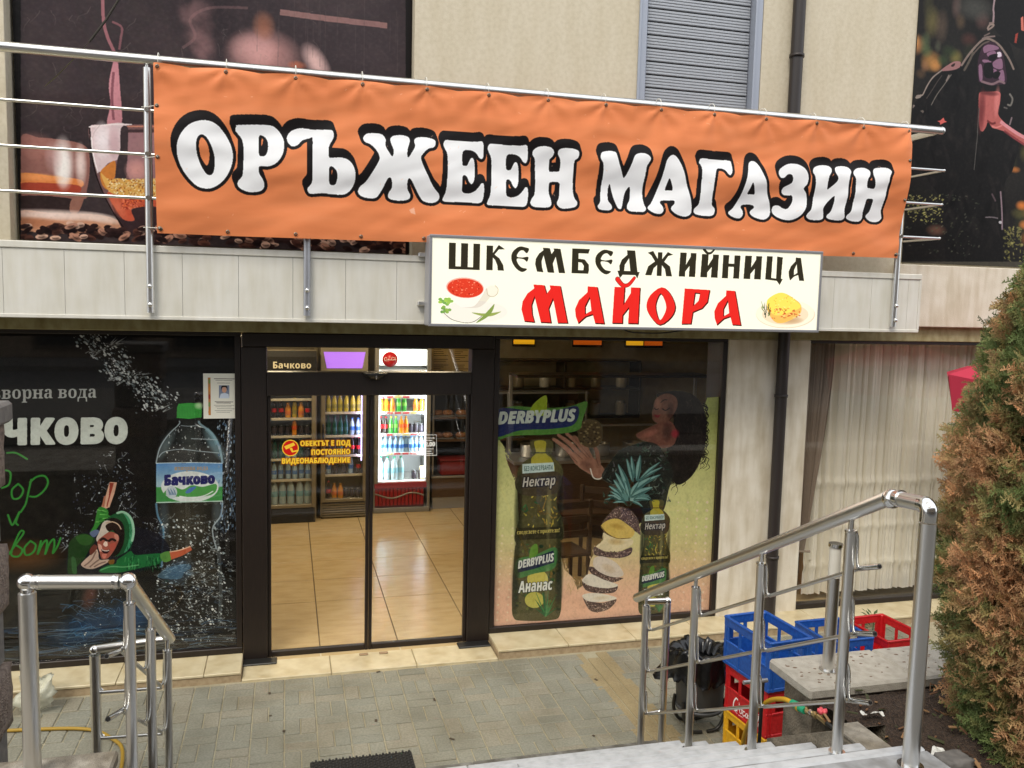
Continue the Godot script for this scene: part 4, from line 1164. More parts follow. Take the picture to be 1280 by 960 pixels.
func print_hiker() -> Image:
	var z := 0.055
	var p := Print.new(self, V(5.50, 3.33), V(8.2, 5.9), z, 1000, c8(28, 26, 25))
	var o := V(1130, 0)
	var k1 := 8.467
	for k in 70:
		p.soft(V(rng.randf_range(1130, 1420), rng.randf_range(-60, 330)), rng.randf_range(16, 50), rng.randf_range(14, 40), [c8(32, 31, 28, 0.5), c8(18, 16, 16, 0.6), c8(46, 44, 40, 0.35)][k % 3])
	# out-of-focus foliage
	for s in [[300, 230, 90, 150, 120, 110, 66, 0.7], [120, 470, 110, 100, 206, 140, 84, 0.8], [100, 430, 60, 70, 226, 168, 100, 0.7], [290, 650, 120, 100, 196, 140, 76, 0.75], [340, 700, 70, 60, 220, 150, 84, 0.6], [550, 610, 80, 80, 140, 130, 70, 0.7], [400, 280, 80, 160, 104, 86, 72, 0.6], [560, 70, 60, 120, 120, 92, 86, 0.6], [600, 230, 60, 80, 126, 100, 74, 0.5], [830, 220, 90, 90, 110, 76, 72, 0.6], [690, 420, 100, 70, 84, 50, 44, 0.7], [230, 440, 60, 90, 96, 112, 76, 0.6], [240, 540, 70, 60, 92, 110, 70, 0.6], [360, 490, 40, 60, 100, 104, 84, 0.5], [220, 700, 50, 60, 150, 106, 76, 0.6], [180, 780, 60, 50, 120, 90, 64, 0.5], [750, 90, 220, 120, 74, 74, 70, 0.8], [260, 60, 60, 140, 70, 68, 44, 0.6], [420, 640, 70, 60, 64, 84, 50, 0.6], [480, 540, 90, 60, 50, 66, 40, 0.6], [700, 540, 80, 80, 46, 50, 36, 0.6], [1120, 120, 160, 120, 58, 58, 54, 0.7]]:
		p.soft(o + V(s[0], s[1]) / k1, s[2] / k1, s[3] / k1, c8(s[4], s[5], s[6], s[7]))
	for k in 40:
		p.soft(V(rng.randf_range(1262, 1420), rng.randf_range(150, 320)), rng.randf_range(5, 16), rng.randf_range(5, 14), [c8(206, 124, 50, 0.5), c8(120, 116, 60, 0.5), c8(60, 66, 40, 0.5)][k % 3])
	p.soft(V(1277, 257), 9, 6, c8(226, 130, 60, 0.9))
	p.soft(V(1280, 281), 8, 6, c8(216, 130, 66, 0.8))
	p.soft(V(1269, 212), 8, 4, c8(200, 120, 60, 0.8))
	# dark body and pack
	var black := c8(19, 18, 18)
	p.poly(P([940, 0, 960, -200, 1100, -330, 1400, -330, 1480, 100, 1420, 420, 1250, 520, 1090, 420, 960, 300], o, k1), black, true)
	p.poly(P([40, 1300, 80, 1150, 180, 1000, 300, 820, 400, 740, 520, 660, 600, 670, 720, 560, 830, 430, 950, 380, 1100, 430, 1180, 640, 1260, 900, 1240, 1400, 1150, 1800, 1060, 2000, 1080, 2800, 480, 2800, 420, 2200, 180, 1800, 60, 1600], o, k1), black, true)
	for k in 160:
		var a := V(rng.randf_range(1142, 1272), rng.randf_range(96, 320))
		var inside := Geometry2D.is_point_in_polygon(a, PackedVector2Array(P([1140, 160, 1152, 118, 1184, 84, 1225, 56, 1262, 60, 1272, 110, 1270, 180, 1256, 320, 1190, 320, 1180, 250, 1142, 190])))
		if inside and not (a.x > 1222 and a.y < 176):
			p.soft(a, rng.randf_range(1.5, 6), rng.randf_range(4, 14), [c8(40, 36, 35, 0.5), c8(10, 9, 9, 0.7), c8(54, 46, 44, 0.3), c8(28, 26, 25, 0.6)][k % 4], rng.randf_range(-0.6, 0.6))
	# straps and seams
	var strap := c8(128, 112, 104)
	p.stroke(P([610, 690, 700, 560, 820, 432, 900, 412, 1000, 470, 1070, 560, 1120, 640, 1160, 730], o, k1), 2.4, strap)
	p.stroke(P([640, 740, 720, 590, 830, 470, 900, 440], o, k1), 1.8, c8(92, 80, 74))
	p.stroke(P([640, 740, 690, 650, 730, 560], o, k1), 2.6, c8(86, 78, 70))
	p.stroke(P([830, 410, 880, 392, 960, 384], o, k1), 1.8, c8(120, 104, 100))
	p.stroke(P([850, 380, 905, 352], o, k1), 1.6, c8(104, 90, 86))
	p.stroke(P([958, 0, 946, 90, 950, 150, 944, 235], o, k1), 2.2, c8(150, 128, 132))
	p.stroke(P([885, 300, 910, 262, 950, 262, 935, 285, 890, 315], o, k1), 2.0, c8(140, 122, 114))
	p.stroke(P([905, 245, 950, 240], o, k1), 1.6, c8(130, 112, 106))
	p.poly(P([385, 748, 460, 690, 535, 650, 598, 656, 590, 712, 520, 742, 430, 752], o, k1), c8(150, 108, 108), true)
	p.poly(P([500, 690, 540, 668, 530, 700, 506, 706], o, k1), c8(50, 34, 34), true)
	p.stroke(P([400, 745, 310, 815, 250, 900, 200, 1000, 180, 1005], o, k1), 1.5, c8(140, 126, 118))
	p.stroke(P([500, 790, 430, 890, 350, 1000, 290, 1110], o, k1), 1.1, c8(104, 98, 92))
	p.stroke(P([400, 800, 350, 870, 300, 950, 240, 1040], o, k1), 0.9, c8(72, 64, 60))
	p.stroke(P([475, 800, 450, 855], o, k1), 2.0, c8(124, 112, 106))
	p.poly(P([120, 1030, 140, 1004, 186, 1006, 170, 1036, 130, 1044], o, k1), c8(140, 128, 120), true)
	p.poly(P([66, 1150, 96, 1110, 116, 1120, 84, 1156], o, k1), c8(120, 108, 102), true)
	p.poly(P([170, 1172, 200, 1164, 214, 1180, 200, 1200], o, k1), c8(96, 88, 82))
	# patterned short sleeve
	p.poly(P([782, 650, 826, 506, 890, 448, 965, 452, 1040, 555, 1072, 700, 1080, 884, 930, 905, 824, 872, 788, 850], o, k1), c8(52, 34, 46), true)
	for s in [[840, 500, 900, 470, 985, 490, 1000, 520, 900, 545, 850, 560], [880, 560, 960, 540, 980, 600, 930, 620, 890, 600], [985, 560, 1030, 556, 1034, 600, 990, 606], [950, 650, 1030, 620, 1044, 720, 990, 730, 940, 700], [1000, 770, 1050, 740, 1064, 860, 1010, 850], [836, 630, 920, 640, 910, 662, 840, 660], [790, 700, 824, 690, 830, 840, 800, 850], [920, 720, 980, 740, 960, 770, 910, 750]]:
		p.poly(P(s, o, k1), c8(134, 98, 122), true)
	p.poly(P([985, 556, 1022, 552, 1030, 596, 992, 602], o, k1), c8(216, 204, 216), true)
	for s in [[850, 680, 930, 670, 945, 800, 900, 830, 850, 800], [900, 590, 990, 570, 960, 640, 900, 640], [960, 760, 1020, 770, 990, 830, 940, 820]]:
		p.poly(P(s, o, k1), c8(16, 13, 16), true)
	p.stroke(P([822, 862, 930, 890, 1010, 860, 1062, 880], o, k1), 2.4, c8(128, 102, 108))
	p.poly(P([820, 890, 940, 905, 1070, 890, 1060, 950, 930, 960, 830, 960], o, k1), black)
	# bare arm
	var o2 := V(1130, 100)
	p.poly(P([792, 160, 812, 128, 900, 124, 1012, 128, 1018, 220, 996, 350, 1040, 424, 1130, 500, 1270, 590, 1400, 660, 1400, 760, 1270, 690, 1160, 622, 1085, 556, 990, 522, 930, 502, 890, 444, 866, 500, 832, 545, 800, 505, 790, 300], o2, k1), c8(176, 94, 90), true)
	p.soft(o2 + V(820, 330) / k1, 5.5, 26, c8(104, 44, 46, 0.85))
	p.soft(o2 + V(985, 230) / k1, 4.5, 18, c8(214, 128, 124, 0.8))
	p.soft(o2 + V(900, 140) / k1, 14, 3, c8(84, 36, 38, 0.8))
	p.stroke(P([880, 430, 930, 462, 970, 452], o2, k1), 2.2, c8(104, 40, 42, 0.9))
	p.stroke(P([930, 490, 980, 502, 1040, 480], o2, k1), 1.6, c8(216, 130, 126, 0.9))
	p.stroke(P([1020, 440, 1110, 505, 1200, 566, 1300, 620], o2, k1), 3.6, c8(222, 152, 160, 0.8))
	p.stroke(P([1060, 540, 1160, 610, 1280, 690], o2, k1), 2.4, c8(120, 50, 54, 0.8))
	p.poly(P([350, 435, 384, 428, 420, 396, 430, 430, 458, 442, 424, 452, 384, 474, 378, 448], o2, k1), c8(206, 96, 90))
	p.stroke(P([1120, 150, 1148, 200, 1130, 265, 1100, 262], o2, k1), 2.2, c8(110, 106, 100))
	p.stroke(P([1060, 290, 1090, 300], o2, k1), 1.6, c8(90, 86, 84))
	p.stroke(P([1140, 400, 1120, 470], o2, k1), 2.0, c8(120, 104, 108))
	p.stroke(P([795, 300, 772, 640, 742, 948], o2, k1), 0.9, c8(84, 82, 78), false)
	p.poly(P([1236, 190, 1262, 170, 1270, 330, 1240, 320], o, k1), c8(200, 110, 96))
	p.poly(P([1180, 360, 1210, 345, 1190, 460, 1168, 450], o, k1), c8(150, 60, 50))
	# undergrowth low down
	var o3 := V(1120, 210)
	var k3 := 7.325
	p.soft(o3 + V(370, 570) / k3, 14, 7, c8(104, 72, 58, 0.9))
	for k in 260:
		var a := o3 + V(rng.randf_range(100, 760), rng.randf_range(240, 800)) / k3
		var near := k % 2 == 0
		if near:
			a = o3 + V(rng.randf_range(110, 430), rng.randf_range(250, 500)) / k3
		p.ellipse(a, rng.randf_range(0.6, 2.0), rng.randf_range(0.4, 1.1), [c8(150, 146, 84, 0.8), c8(96, 100, 60, 0.7), c8(196, 190, 120, 0.6), c8(60, 66, 44, 0.8)][k % 4] if near else [c8(80, 84, 66, 0.6), c8(40, 46, 36, 0.8), c8(120, 122, 104, 0.4)][k % 3], rng.randf_range(-1.2, 0.4))
	for k in 90:
		p.ellipse(o3 + V(rng.randf_range(985, 1160), rng.randf_range(540, 860)) / k3, rng.randf_range(0.8, 2.4), rng.randf_range(0.6, 1.6), [c8(120, 116, 64, 0.8), c8(84, 84, 48, 0.8), c8(156, 150, 92, 0.6)][k % 3], rng.randf() * 3.0)
	p.stroke(P([958, 220, 970, 400, 972, 560], o3, k3), 2.0, c8(130, 112, 120))
	p.stroke(P([880, 240, 910, 300], o3, k3), 2.0, c8(80, 66, 70))
	p.stroke(P([820, 452, 880, 450, 930, 460], o3, k3), 1.4, c8(104, 96, 100))
	p.ellipse(o3 + V(955, 498) / k3, 2.0, 2.0, c8(180, 176, 180))
	p.rect(V(1120, 327), V(1420, 345), c8(70, 66, 58, 0.9))
	p.soften(2)
	p.mottle(0.3, 12, c8(8, 8, 8), c8(130, 116, 100), 0.06)
	return p.im

func print_camera_notice() -> Image:
	var z := 0.006
	var p := Print.new(self, V(-0.06, 1.54), V(0.58, 1.86), z, 700, Color(0.95, 0.75, 0.2, 0.0))
	var o := V(320, 480)
	var y := c8(250, 206, 60)
	p.ellipse(o + V(172, 320) / 4.0, 10.6, 10.4, y)
	p.ellipse(o + V(172, 320) / 4.0, 9.4, 9.2, c8(206, 30, 24))
	p.poly(P([140, 312, 188, 292, 196, 306, 150, 328], o, 4), y)
	p.poly(P([168, 322, 180, 318, 186, 334, 205, 330, 206, 326, 210, 342, 204, 338, 180, 342], o, 4), y)
	for k in 2:
		var col: Color = c8(150, 70, 10) if k == 0 else y
		var g := 1.0 if k == 0 else 0.25
		p.type("ОБЕКТЪТ Е ПОД", sans, o + V(220, 310) / 4.0, o + V(472, 306) / 4.0, 6.4, col, g)
		p.type("ПОСТОЯННО", sans, o + V(275, 354) / 4.0, o + V(472, 350) / 4.0, 6.4, col, g)
		p.type("ВИДЕОНАБЛЮДЕНИЕ", sans, o + V(127, 398) / 4.0, o + V(472, 392) / 4.0, 6.4, col, g)
	return p.im

func print_hours() -> Image:
	var p := Print.new(self, V(0.98, 1.61), V(1.23, 1.82), 0.006, 360, Color(1, 1, 1, 0.0))
	var w := c8(236, 236, 230)
	var f := [V(505, 544), V(545.5, 543.5), V(546, 569), V(505, 570), V(505, 544)]
	p.stroke(f, 0.8, w, false)
	p.type("2.00", sans, V(531, 558), V(544, 557.5), 5.0, w, 0.3)
	for k in 5:
		var y: float = [547.5, 550.5, 561.0, 564.0, 567.0][k]
		p.stroke([V(508, y), V(543 - (k * 3) % 5, y)], 0.9, w, false)
	return p.im

func print_notice() -> Image:
	var p := Print.new(self, V(-0.62, 1.93), V(-0.345, 2.29), 0.006, 330, c8(222, 220, 206))
	p.poly(P([259, 471, 262.5, 471, 263, 520, 260, 520]), c8(176, 120, 70))
	for k in 5:
		p.ellipse(V(261, 476 + k * 10), 1.4, 3.4, [c8(120, 140, 80), c8(196, 130, 60), c8(150, 60, 40)][k % 3])
	p.rect(V(273.5, 481), V(287, 498), c8(120, 130, 150))
	p.ellipse(V(280.5, 487), 3.0, 3.8, c8(196, 150, 124))
	p.poly(P([276.5, 488, 277, 482, 284, 482, 284.5, 488, 283, 484, 278, 484]), c8(40, 32, 30), true)
	p.poly(P([274, 498, 276, 492, 281, 491, 286, 492.5, 287, 498]), c8(196, 206, 220))
	for k in 10:
		var y: float = [472.5, 474.5, 478.0, 502.5, 504.0, 507.0, 509.0, 511.5, 514.0, 516.0][k]
		p.stroke([V(267 + (k * 2) % 5, y), V(294 - (k * 3) % 7, y + 0.2)], 0.9 if k in [0, 3, 4] else 0.5, c8(90, 84, 80, 0.85), false)
	return p.im

func print_menu() -> Image:
	var p := Print.new(self, Vector2.ZERO, Vector2(1.2, 0.8), 0.0, 480, c8(206, 176, 112))
	var r := RandomNumberGenerator.new()
	r.seed = 3
	for col in 2:
		for row in 14:
			if r.randf() < 0.15:
				continue
			var x := 24.0 + col * 240.0
			var w := r.randf_range(60, 170)
			p.fill([PackedVector2Array([V(x, 16 + row * 21), V(x + w, 16 + row * 21), V(x + w, 22 + row * 21), V(x, 22 + row * 21)])], c8(70, 52, 34))
	return p.im
func print_cooler_name() -> Image:
	var p := Print.new(self, Vector2.ZERO, Vector2(0.6, 0.2), 0.0, 360, c8(34, 32, 28))
	var contours := []
	var pen := 0.0
	var word := "Бачково"
	for k in word.length():
		var g := letter(word[k], sans)
		for c in g[0]:
			var o := PackedVector2Array()
			for q in c:
				o.append(V(44 + (pen + q.x) * 1.06, 86 + q.y * 1.06))
			contours.append(o)
		pen += g[1]
	p.fill(contours, c8(206, 198, 170))
	return p.im

# ================================================================ the scene
func _ready() -> void:
	rng.seed = 11
	# ---- camera
	var yaw := deg_to_rad(14.909)
	var pitch := deg_to_rad(5.488)
	var roll := deg_to_rad(1.387)
	var fwd := Vector3(sin(yaw), 0, -cos(yaw))
	var right := Vector3(cos(yaw), 0, sin(yaw))
	var f2 := fwd * cos(pitch) - Vector3.UP * sin(pitch)
	var u2 := right.cross(f2)
	cam_basis = Basis(right * cos(roll) + u2 * sin(roll), u2 * cos(roll) - right * sin(roll), -f2)
	var cam := Camera3D.new()
	cam.name = "camera"
	cam.fov = rad_to_deg(2.0 * atan(480.0 / FOCAL))
	cam.near = 0.05
	cam.far = 400.0
	cam.transform = Transform3D(cam_basis, EYE)
	add_child(cam)
	cam.current = true
	# ---- sky and exposure: a bright overcast day
	var env := Environment.new()
	env.background_mode = Environment.BG_SKY
	var sky_m := ProceduralSkyMaterial.new()
	sky_m.sky_top_color = Color(0.84, 0.855, 0.88)
	sky_m.sky_horizon_color = Color(0.88, 0.89, 0.90)
	sky_m.sky_curve = 0.2
	sky_m.ground_bottom_color = Color(0.30, 0.29, 0.28)
	sky_m.ground_horizon_color = Color(0.55, 0.55, 0.54)
	env.sky = Sky.new()
	env.sky.sky_material = sky_m
	env.background_energy_multiplier = 1.0
	env.tonemap_mode = Environment.TONE_MAPPER_LINEAR
	env.tonemap_exposure = 2.25
	env.sdfgi_enabled = true
	env.ssao_enabled = true
	env.ssil_enabled = true
	var we := WorldEnvironment.new()
	we.name = "surroundings"
	we.environment = env
	add_child(we)
	var sun := DirectionalLight3D.new()
	sun.name = "sun"
	sun.light_energy = 0.35
	sun.light_color = Color(1.0, 0.97, 0.92)
	sun.light_angular_distance = 25.0
	sun.shadow_enabled = true
	add_child(sun)
	sun.look_at_from_position(Vector3(-6, 14, 9), Vector3.ZERO)
	# ---- lettering
	ts = TextServerManager.get_primary_interface()
	var f := SystemFont.new()
	f.font_names = PackedStringArray(["Droid Serif"])
	f.font_weight = 700
	var g := SystemFont.new()
	g.font_names = PackedStringArray(["Droid Sans"])
	g.font_weight = 700
	serif = f.get_rids()[0]
	sans = g.get_rids()[0]
	set_meta("fonts", [f, g])
	make_materials()
	ground()
	staircase()
	building()
	upper_floor()
	balcony()
	shop_inside()
	banner()
	light_box()
	stair_rails()
	left_side()
	right_side()
	opposite_side()
	small_things()

func make_materials() -> void:
	grainy("plaster", [[0.0, c8(196, 186, 163)], [0.45, c8(204, 194, 172)], [1.0, c8(210, 201, 181)]], 0.9, 0.8, 0.05, 3, 0.25, 0.35)
	grainy("plaster_column", [[0.0, c8(206, 197, 178)], [0.5, c8(216, 208, 191)], [1.0, c8(222, 215, 200)]], 0.9, 0.5, 0.015, 4, 0.15, 0.3)
	grainy("beam_paint", [[0.0, c8(150, 142, 104)], [0.5, c8(164, 157, 118)], [1.0, c8(172, 166, 130)]], 0.85, 0.5, 0.02, 5)
	grainy("cladding", [[0.0, c8(207, 205, 195)], [0.5, c8(214, 212, 203)], [1.0, c8(219, 217, 209)]], 0.4, 0.4, 0.012, 6)
	grainy("paver_a", [[0.0, c8(121, 119, 106)], [0.5, c8(138, 136, 121)], [1.0, c8(151, 149, 134)]], 0.9, 1.9, 0.05, 8, 0.3, 0.4)
	grainy("paver_b", [[0.0, c8(118, 117, 105)], [0.5, c8(134, 133, 119)], [1.0, c8(147, 145, 131)]], 0.9, 1.9, 0.05, 9, 0.3, 0.4)
	grainy("paver_c", [[0.0, c8(126, 121, 105)], [0.5, c8(143, 138, 121)], [1.0, c8(156, 151, 135)]], 0.9, 1.9, 0.05, 10, 0.3, 0.4)
	grainy("paver_yellow", [[0.0, c8(136, 121, 90)], [0.5, c8(155, 139, 104)], [1.0, c8(168, 153, 120)]], 0.9, 1.9, 0.05, 12, 0.3, 0.4)
	grainy("joint_sand", [[0.0, c8(150, 142, 118)], [0.5, c8(168, 160, 134)], [1.0, c8(182, 175, 150)]], 0.95, 2.0, 0.08, 13, 0.4, 0.5)
	grainy("sill_tile", [[0.0, c8(196, 182, 148)], [0.5, c8(204, 191, 157)], [1.0, c8(210, 198, 166)]], 0.35, 0.8, 0.02, 14)
	grainy("sill_edge", [[0.0, c8(140, 120, 92)], [0.5, c8(164, 144, 114)], [1.0, c8(178, 160, 130)]], 0.6, 1.2, 0.03, 15)
	grainy("marble", [[0.0, c8(122, 122, 122)], [0.4, c8(146, 148, 150)], [0.7, c8(160, 162, 165)], [1.0, c8(136, 136, 136)]], 0.45, 0.9, 0.02, 16)
	grainy("marble_old", [[0.0, c8(88, 86, 80)], [0.4, c8(110, 108, 102)], [0.7, c8(126, 124, 118)], [1.0, c8(100, 97, 90)]], 0.6, 0.9, 0.025, 17)
	grainy("marble_edge", [[0.0, c8(158, 160, 162)], [0.5, c8(176, 178, 180)], [1.0, c8(186, 188, 190)]], 0.35, 1.2, 0.02, 53)
	grainy("concrete", [[0.0, c8(120, 114, 104)], [0.5, c8(150, 144, 132)], [1.0, c8(168, 161, 148)]], 0.92, 0.9, 0.03, 18, 0.5, 0.3)
	grainy("concrete_stained", [[0.0, c8(84, 78, 66)], [0.4, c8(112, 104, 90)], [1.0, c8(146, 136, 118)]], 0.92, 0.7, 0.02, 19, 0.6, 0.2)
	grainy("stone_rough", [[0.0, c8(84, 74, 68)], [0.4, c8(120, 107, 98)], [0.7, c8(142, 128, 117)], [1.0, c8(104, 95, 88)]], 0.95, 1.6, 0.03, 20, 1.6, 0.08)
	grainy("stone_smooth", [[0.0, c8(84, 82, 80)], [0.5, c8(104, 101, 98)], [1.0, c8(120, 116, 112)]], 0.8, 1.0, 0.03, 21, 0.2, 0.3)
	grainy("soil", [[0.0, c8(40, 31, 25)], [0.4, c8(62, 49, 40)], [0.7, c8(84, 67, 54)], [1.0, c8(54, 44, 36)]], 0.97, 1.6, 0.06, 22, 2.0, 0.12)
	grainy("asphalt", [[0.0, c8(60, 60, 61)], [1.0, c8(84, 84, 84)]], 0.93, 1.2, 0.2, 23, 0.3, 0.5)
	grainy("floor_tile", [[0.0, c8(186, 160, 116)], [0.5, c8(198, 173, 128)], [1.0, c8(206, 182, 140)]], 0.2, 0.45, 0.02, 24)
	mats["floor_tile"].uv1_scale = Vector3(0.3, 0.3, 0.9)
	grainy("wood_dark", [[0.0, c8(22, 15, 11)], [0.5, c8(30, 21, 16)], [1.0, c8(37, 27, 21)]], 0.42, 1.0, 0.03, 25)
	mats["wood_dark"].uv1_scale = Vector3(6, 0.35, 6)
	grainy("wood_panel", [[0.0, c8(70, 50, 34)], [1.0, c8(100, 74, 50)]], 0.5, 1.0, 0.03, 26)
	mats["wood_panel"].uv1_scale = Vector3(0.5, 6, 6)
	grainy("inner_wall", [[0.0, c8(150, 138, 110)], [1.0, c8(170, 158, 128)]], 0.9, 0.5, 0.02, 27)
	grainy("ceiling_paint", [[0.0, c8(206, 200, 186)], [1.0, c8(216, 210, 196)]], 0.95, 0.5, 0.02, 28)
	weathered(mats["plaster"], 0.012, 101, Vector3(0.9, 0.14, 0.9), c8(246, 244, 239))
	weathered(mats["plaster_column"], 0.012, 102, Vector3(1.3, 0.2, 1.3), c8(226, 220, 208))
	weathered(mats["cladding"], 0.015, 103, Vector3(1.6, 0.22, 1.6), c8(244, 242, 236))
	weathered(mats["beam_paint"], 0.02, 104, Vector3(1.0, 0.5, 1.0), c8(216, 208, 190))
	for k in ["paver_a", "paver_b", "paver_c", "paver_yellow", "joint_sand"]:
		weathered(mats[k], 0.012, 105, Vector3(0.28, 0.28, 0.28), c8(222, 218, 210))
	weathered(mats["marble"], 0.014, 106, Vector3(0.7, 0.7, 0.7), c8(196, 193, 188))
	weathered(mats["marble_old"], 0.014, 107, Vector3(0.7, 0.7, 0.7), c8(150, 146, 138))
	weathered(mats["sill_tile"], 0.014, 108, Vector3(0.6, 0.6, 0.6), c8(226, 218, 202))
	weathered(mats["concrete"], 0.014, 109, Vector3(0.6, 0.3, 0.6), c8(170, 160, 144))
	mat("steel", c8(222, 222, 220), 0.30, 1.0)
	mat("steel_polished", c8(222, 222, 220), 0.14, 1.0)
	mat("aluminium", c8(176, 178, 184), 0.38, 0.8)
	mat("shutter", c8(168, 172, 178), 0.45, 0.25)
	mat("shutter_frame", c8(158, 164, 176), 0.4, 0.3)
	mat("black_gap", c8(20, 20, 20), 0.8)
	mat("pipe", c8(44, 38, 36), 0.45)
	mat("black_plastic", c8(22, 22, 24), 0.4)
	mat("bag_black", c8(14, 14, 15), 0.24)
	mat("bin_grey", c8(62, 64, 66), 0.5)
	mat("dark_metal", c8(70, 70, 68), 0.4, 0.8)
	mat("zip_tie", c8(226, 224, 214), 0.5)
	mat("brass_ring", c8(120, 110, 96), 0.35, 1.0)
	grainy("crate_blue", [[0.0, c8(22, 66, 140)], [0.5, c8(28, 80, 160)], [1.0, c8(44, 98, 176)]], 0.42, 2.0, 0.03, 30)
	grainy("crate_red", [[0.0, c8(168, 20, 26)], [0.5, c8(190, 26, 32)], [1.0, c8(204, 40, 42)]], 0.42, 2.0, 0.03, 31)
	grainy("crate_yellow", [[0.0, c8(206, 150, 20)], [0.5, c8(224, 170, 30)], [1.0, c8(232, 184, 56)]], 0.42, 2.0, 0.03, 32)
	grainy("rubber", [[0.0, c8(26, 25, 24)], [1.0, c8(50, 48, 44)]], 0.8, 2.0, 0.05, 33)
	mat("hose", c8(206, 160, 36), 0.45)
	mat("hose_green", c8(30, 150, 110), 0.4)
	mat("tap_pink", c8(226, 90, 100), 0.45)
	mat("brass", c8(196, 176, 130), 0.3, 1.0)
	glass("pane")
	glass("cooler_pane", Color(0.1, 0.12, 0.12), 0.04)

# ---------------------------------------------------------------- ground, paving, soil
func ground() -> void:
	var under := PlaneMesh.new()
	under.size = Vector2(300, 300)
	structure("terrain", under, mats["soil"], Vector3(0, -0.4, 0))
	# street level behind the photographer
	grainy("street_paving", [[0.0, c8(78, 76, 72)], [1.0, c8(98, 95, 90)]], 0.92, 0.8, 0.05, 52, 0.3, 0.3)
	structure("sidewalk", box(Vector3(40, 0.3, 3.86), 0.01), mats["street_paving"], Vector3(0, 1.146, 6.57))
	structure("road", box(Vector3(120, 0.3, 4.6), 0.01), mats["asphalt"], Vector3(0, 1.02, 10.8))
	structure("far_sidewalk", box(Vector3(120, 0.3, 2.6), 0.01), mats["street_paving"], Vector3(0, 1.146, 14.4))
	# paved court: a bed of sand with single pavers on it
	var bed := structure("pavement", box(Vector3(14, 0.3, 4.6), 0.01), mats["joint_sand"], Vector3(2.0, -0.158, 2.05))
	var tones := [mats["paver_a"], mats["paver_b"], mats["paver_c"], mats["paver_a"]]
	var spots := []
	var step := 0.212
	var h := 0.06
	for i in range(-12, 30):
		for j in 9:
			var cx := -0.02 + (i + 0.5) * step
			var cz := 0.41 + (j + 0.5) * step
			if cx > 2.27 and cx < 2.56:
				continue
			if cx < -2.4 or cx > 5.4 or (cz > 2.1 and cx > -0.7 and cx < 2.25):
				continue
			for k in 2:
				var along := (i + j) % 2 == 0
				var off := (k - 0.5) * step * 0.5
				spots.append([Vector3(cx + (0.0 if along else off), 0, cz + (off if along else 0.0)), along, 0])
	for j in 14:             # strip of yellow pavers running out from the wall
		for k in 3:
			spots.append([Vector3(2.31 + k * 0.106, 0, 0.41 + (j + 0.5 + 0.5 * (k % 2)) * step * 0.96), false, 1])
	spots.sort_custom(func(a, b): return a[0].distance_squared_to(EYE) + (100.0 if seen_poorly(a[0]) else 0.0) < b[0].distance_squared_to(EYE) + (100.0 if seen_poorly(b[0]) else 0.0))
	var rest := {}
	for n in spots.size():
		var s: Array = spots[n]
		var size := Vector3(0.203, h, 0.098) if s[1] else Vector3(0.098, h, 0.203)
		var at: Vector3 = s[0] + Vector3(0, -h / 2 + rng.randf_range(-0.0025, 0.0025), 0)
		var m: Material = mats["paver_yellow"] if s[2] == 1 else tones[rng.randi() % 4]
		var b := Basis.from_euler(Vector3(rng.randf_range(-0.006, 0.006), rng.randf_range(-0.012, 0.012), rng.randf_range(-0.006, 0.006)))
		if n < 300:
			part("paver", box(size, 0.005), m, bed, at - bed.position, b)
		else:
			if not rest.has(m):
				rest[m] = begin()
			add_box(rest[m], at - bed.position, size, 0.005, b)
	for m in rest:
		part("pavers", done(rest[m]), m, bed).set_meta("kind", "stuff")
	# planted bed on the right, at street level
	var st := begin(true)
	var hills := noise(2.6, 4, 4)
	var nx := 60
	var nz := 44
	var pt := func(i: int, j: int) -> Vector3:
		var x := 2.36 + 7.0 * i / nx
		var z := 3.2 + 1.6 * j / nz
		return Vector3(x, 0.99 + 0.05 * hills.get_noise_2d(x * 2.0, z * 2.0) + 0.03 * hills.get_noise_2d(x * 9.0, z * 9.0), z)
	for i in nx:
		for j in nz:
			var mid: Vector3 = pt.call(i, j)
			if mid.x < 2.42 and mid.z < 3.79:
				continue
			quad(st, pt.call(i, j + 1), pt.call(i + 1, j + 1), pt.call(i + 1, j), pt.call(i, j))
	var soil := structure("soil", done(st), mats["soil"])
	# small bits of bark and dry twigs lying in the bed
	var bits := {}
	for k in 260:
		var x := rng.randf_range(2.4, 3.6)
		var z := rng.randf_range(3.35, 4.6)
		var m := mat("litter_%d" % (k % 4), [c8(110, 78, 52), c8(72, 52, 38), c8(140, 108, 74), c8(60, 62, 36)][k % 4], 0.9)
		if not bits.has(m):
			bits[m] = begin()
		var b := Basis.from_euler(Vector3(rng.randf_range(-0.5, 0.5), rng.randf() * TAU, rng.randf_range(-0.5, 0.5)))
		add_box(bits[m], Vector3(x, 1.005 + 0.05 * hills.get_noise_2d(x * 2.0, z * 2.0), z), Vector3(rng.randf_range(0.02, 0.08), 0.005, rng.randf_range(0.004, 0.016)), 0.001, b)
	for m in bits:
		part("twigs", done(bits[m]), m, soil).set_meta("kind", "stuff")
func seen_poorly(p: Vector3) -> bool:
	return p.x > 3.0 or p.x < -1.9 or (p.z > 1.95 and p.x > -0.6) or (p.x > 1.9 and p.z > 1.7)

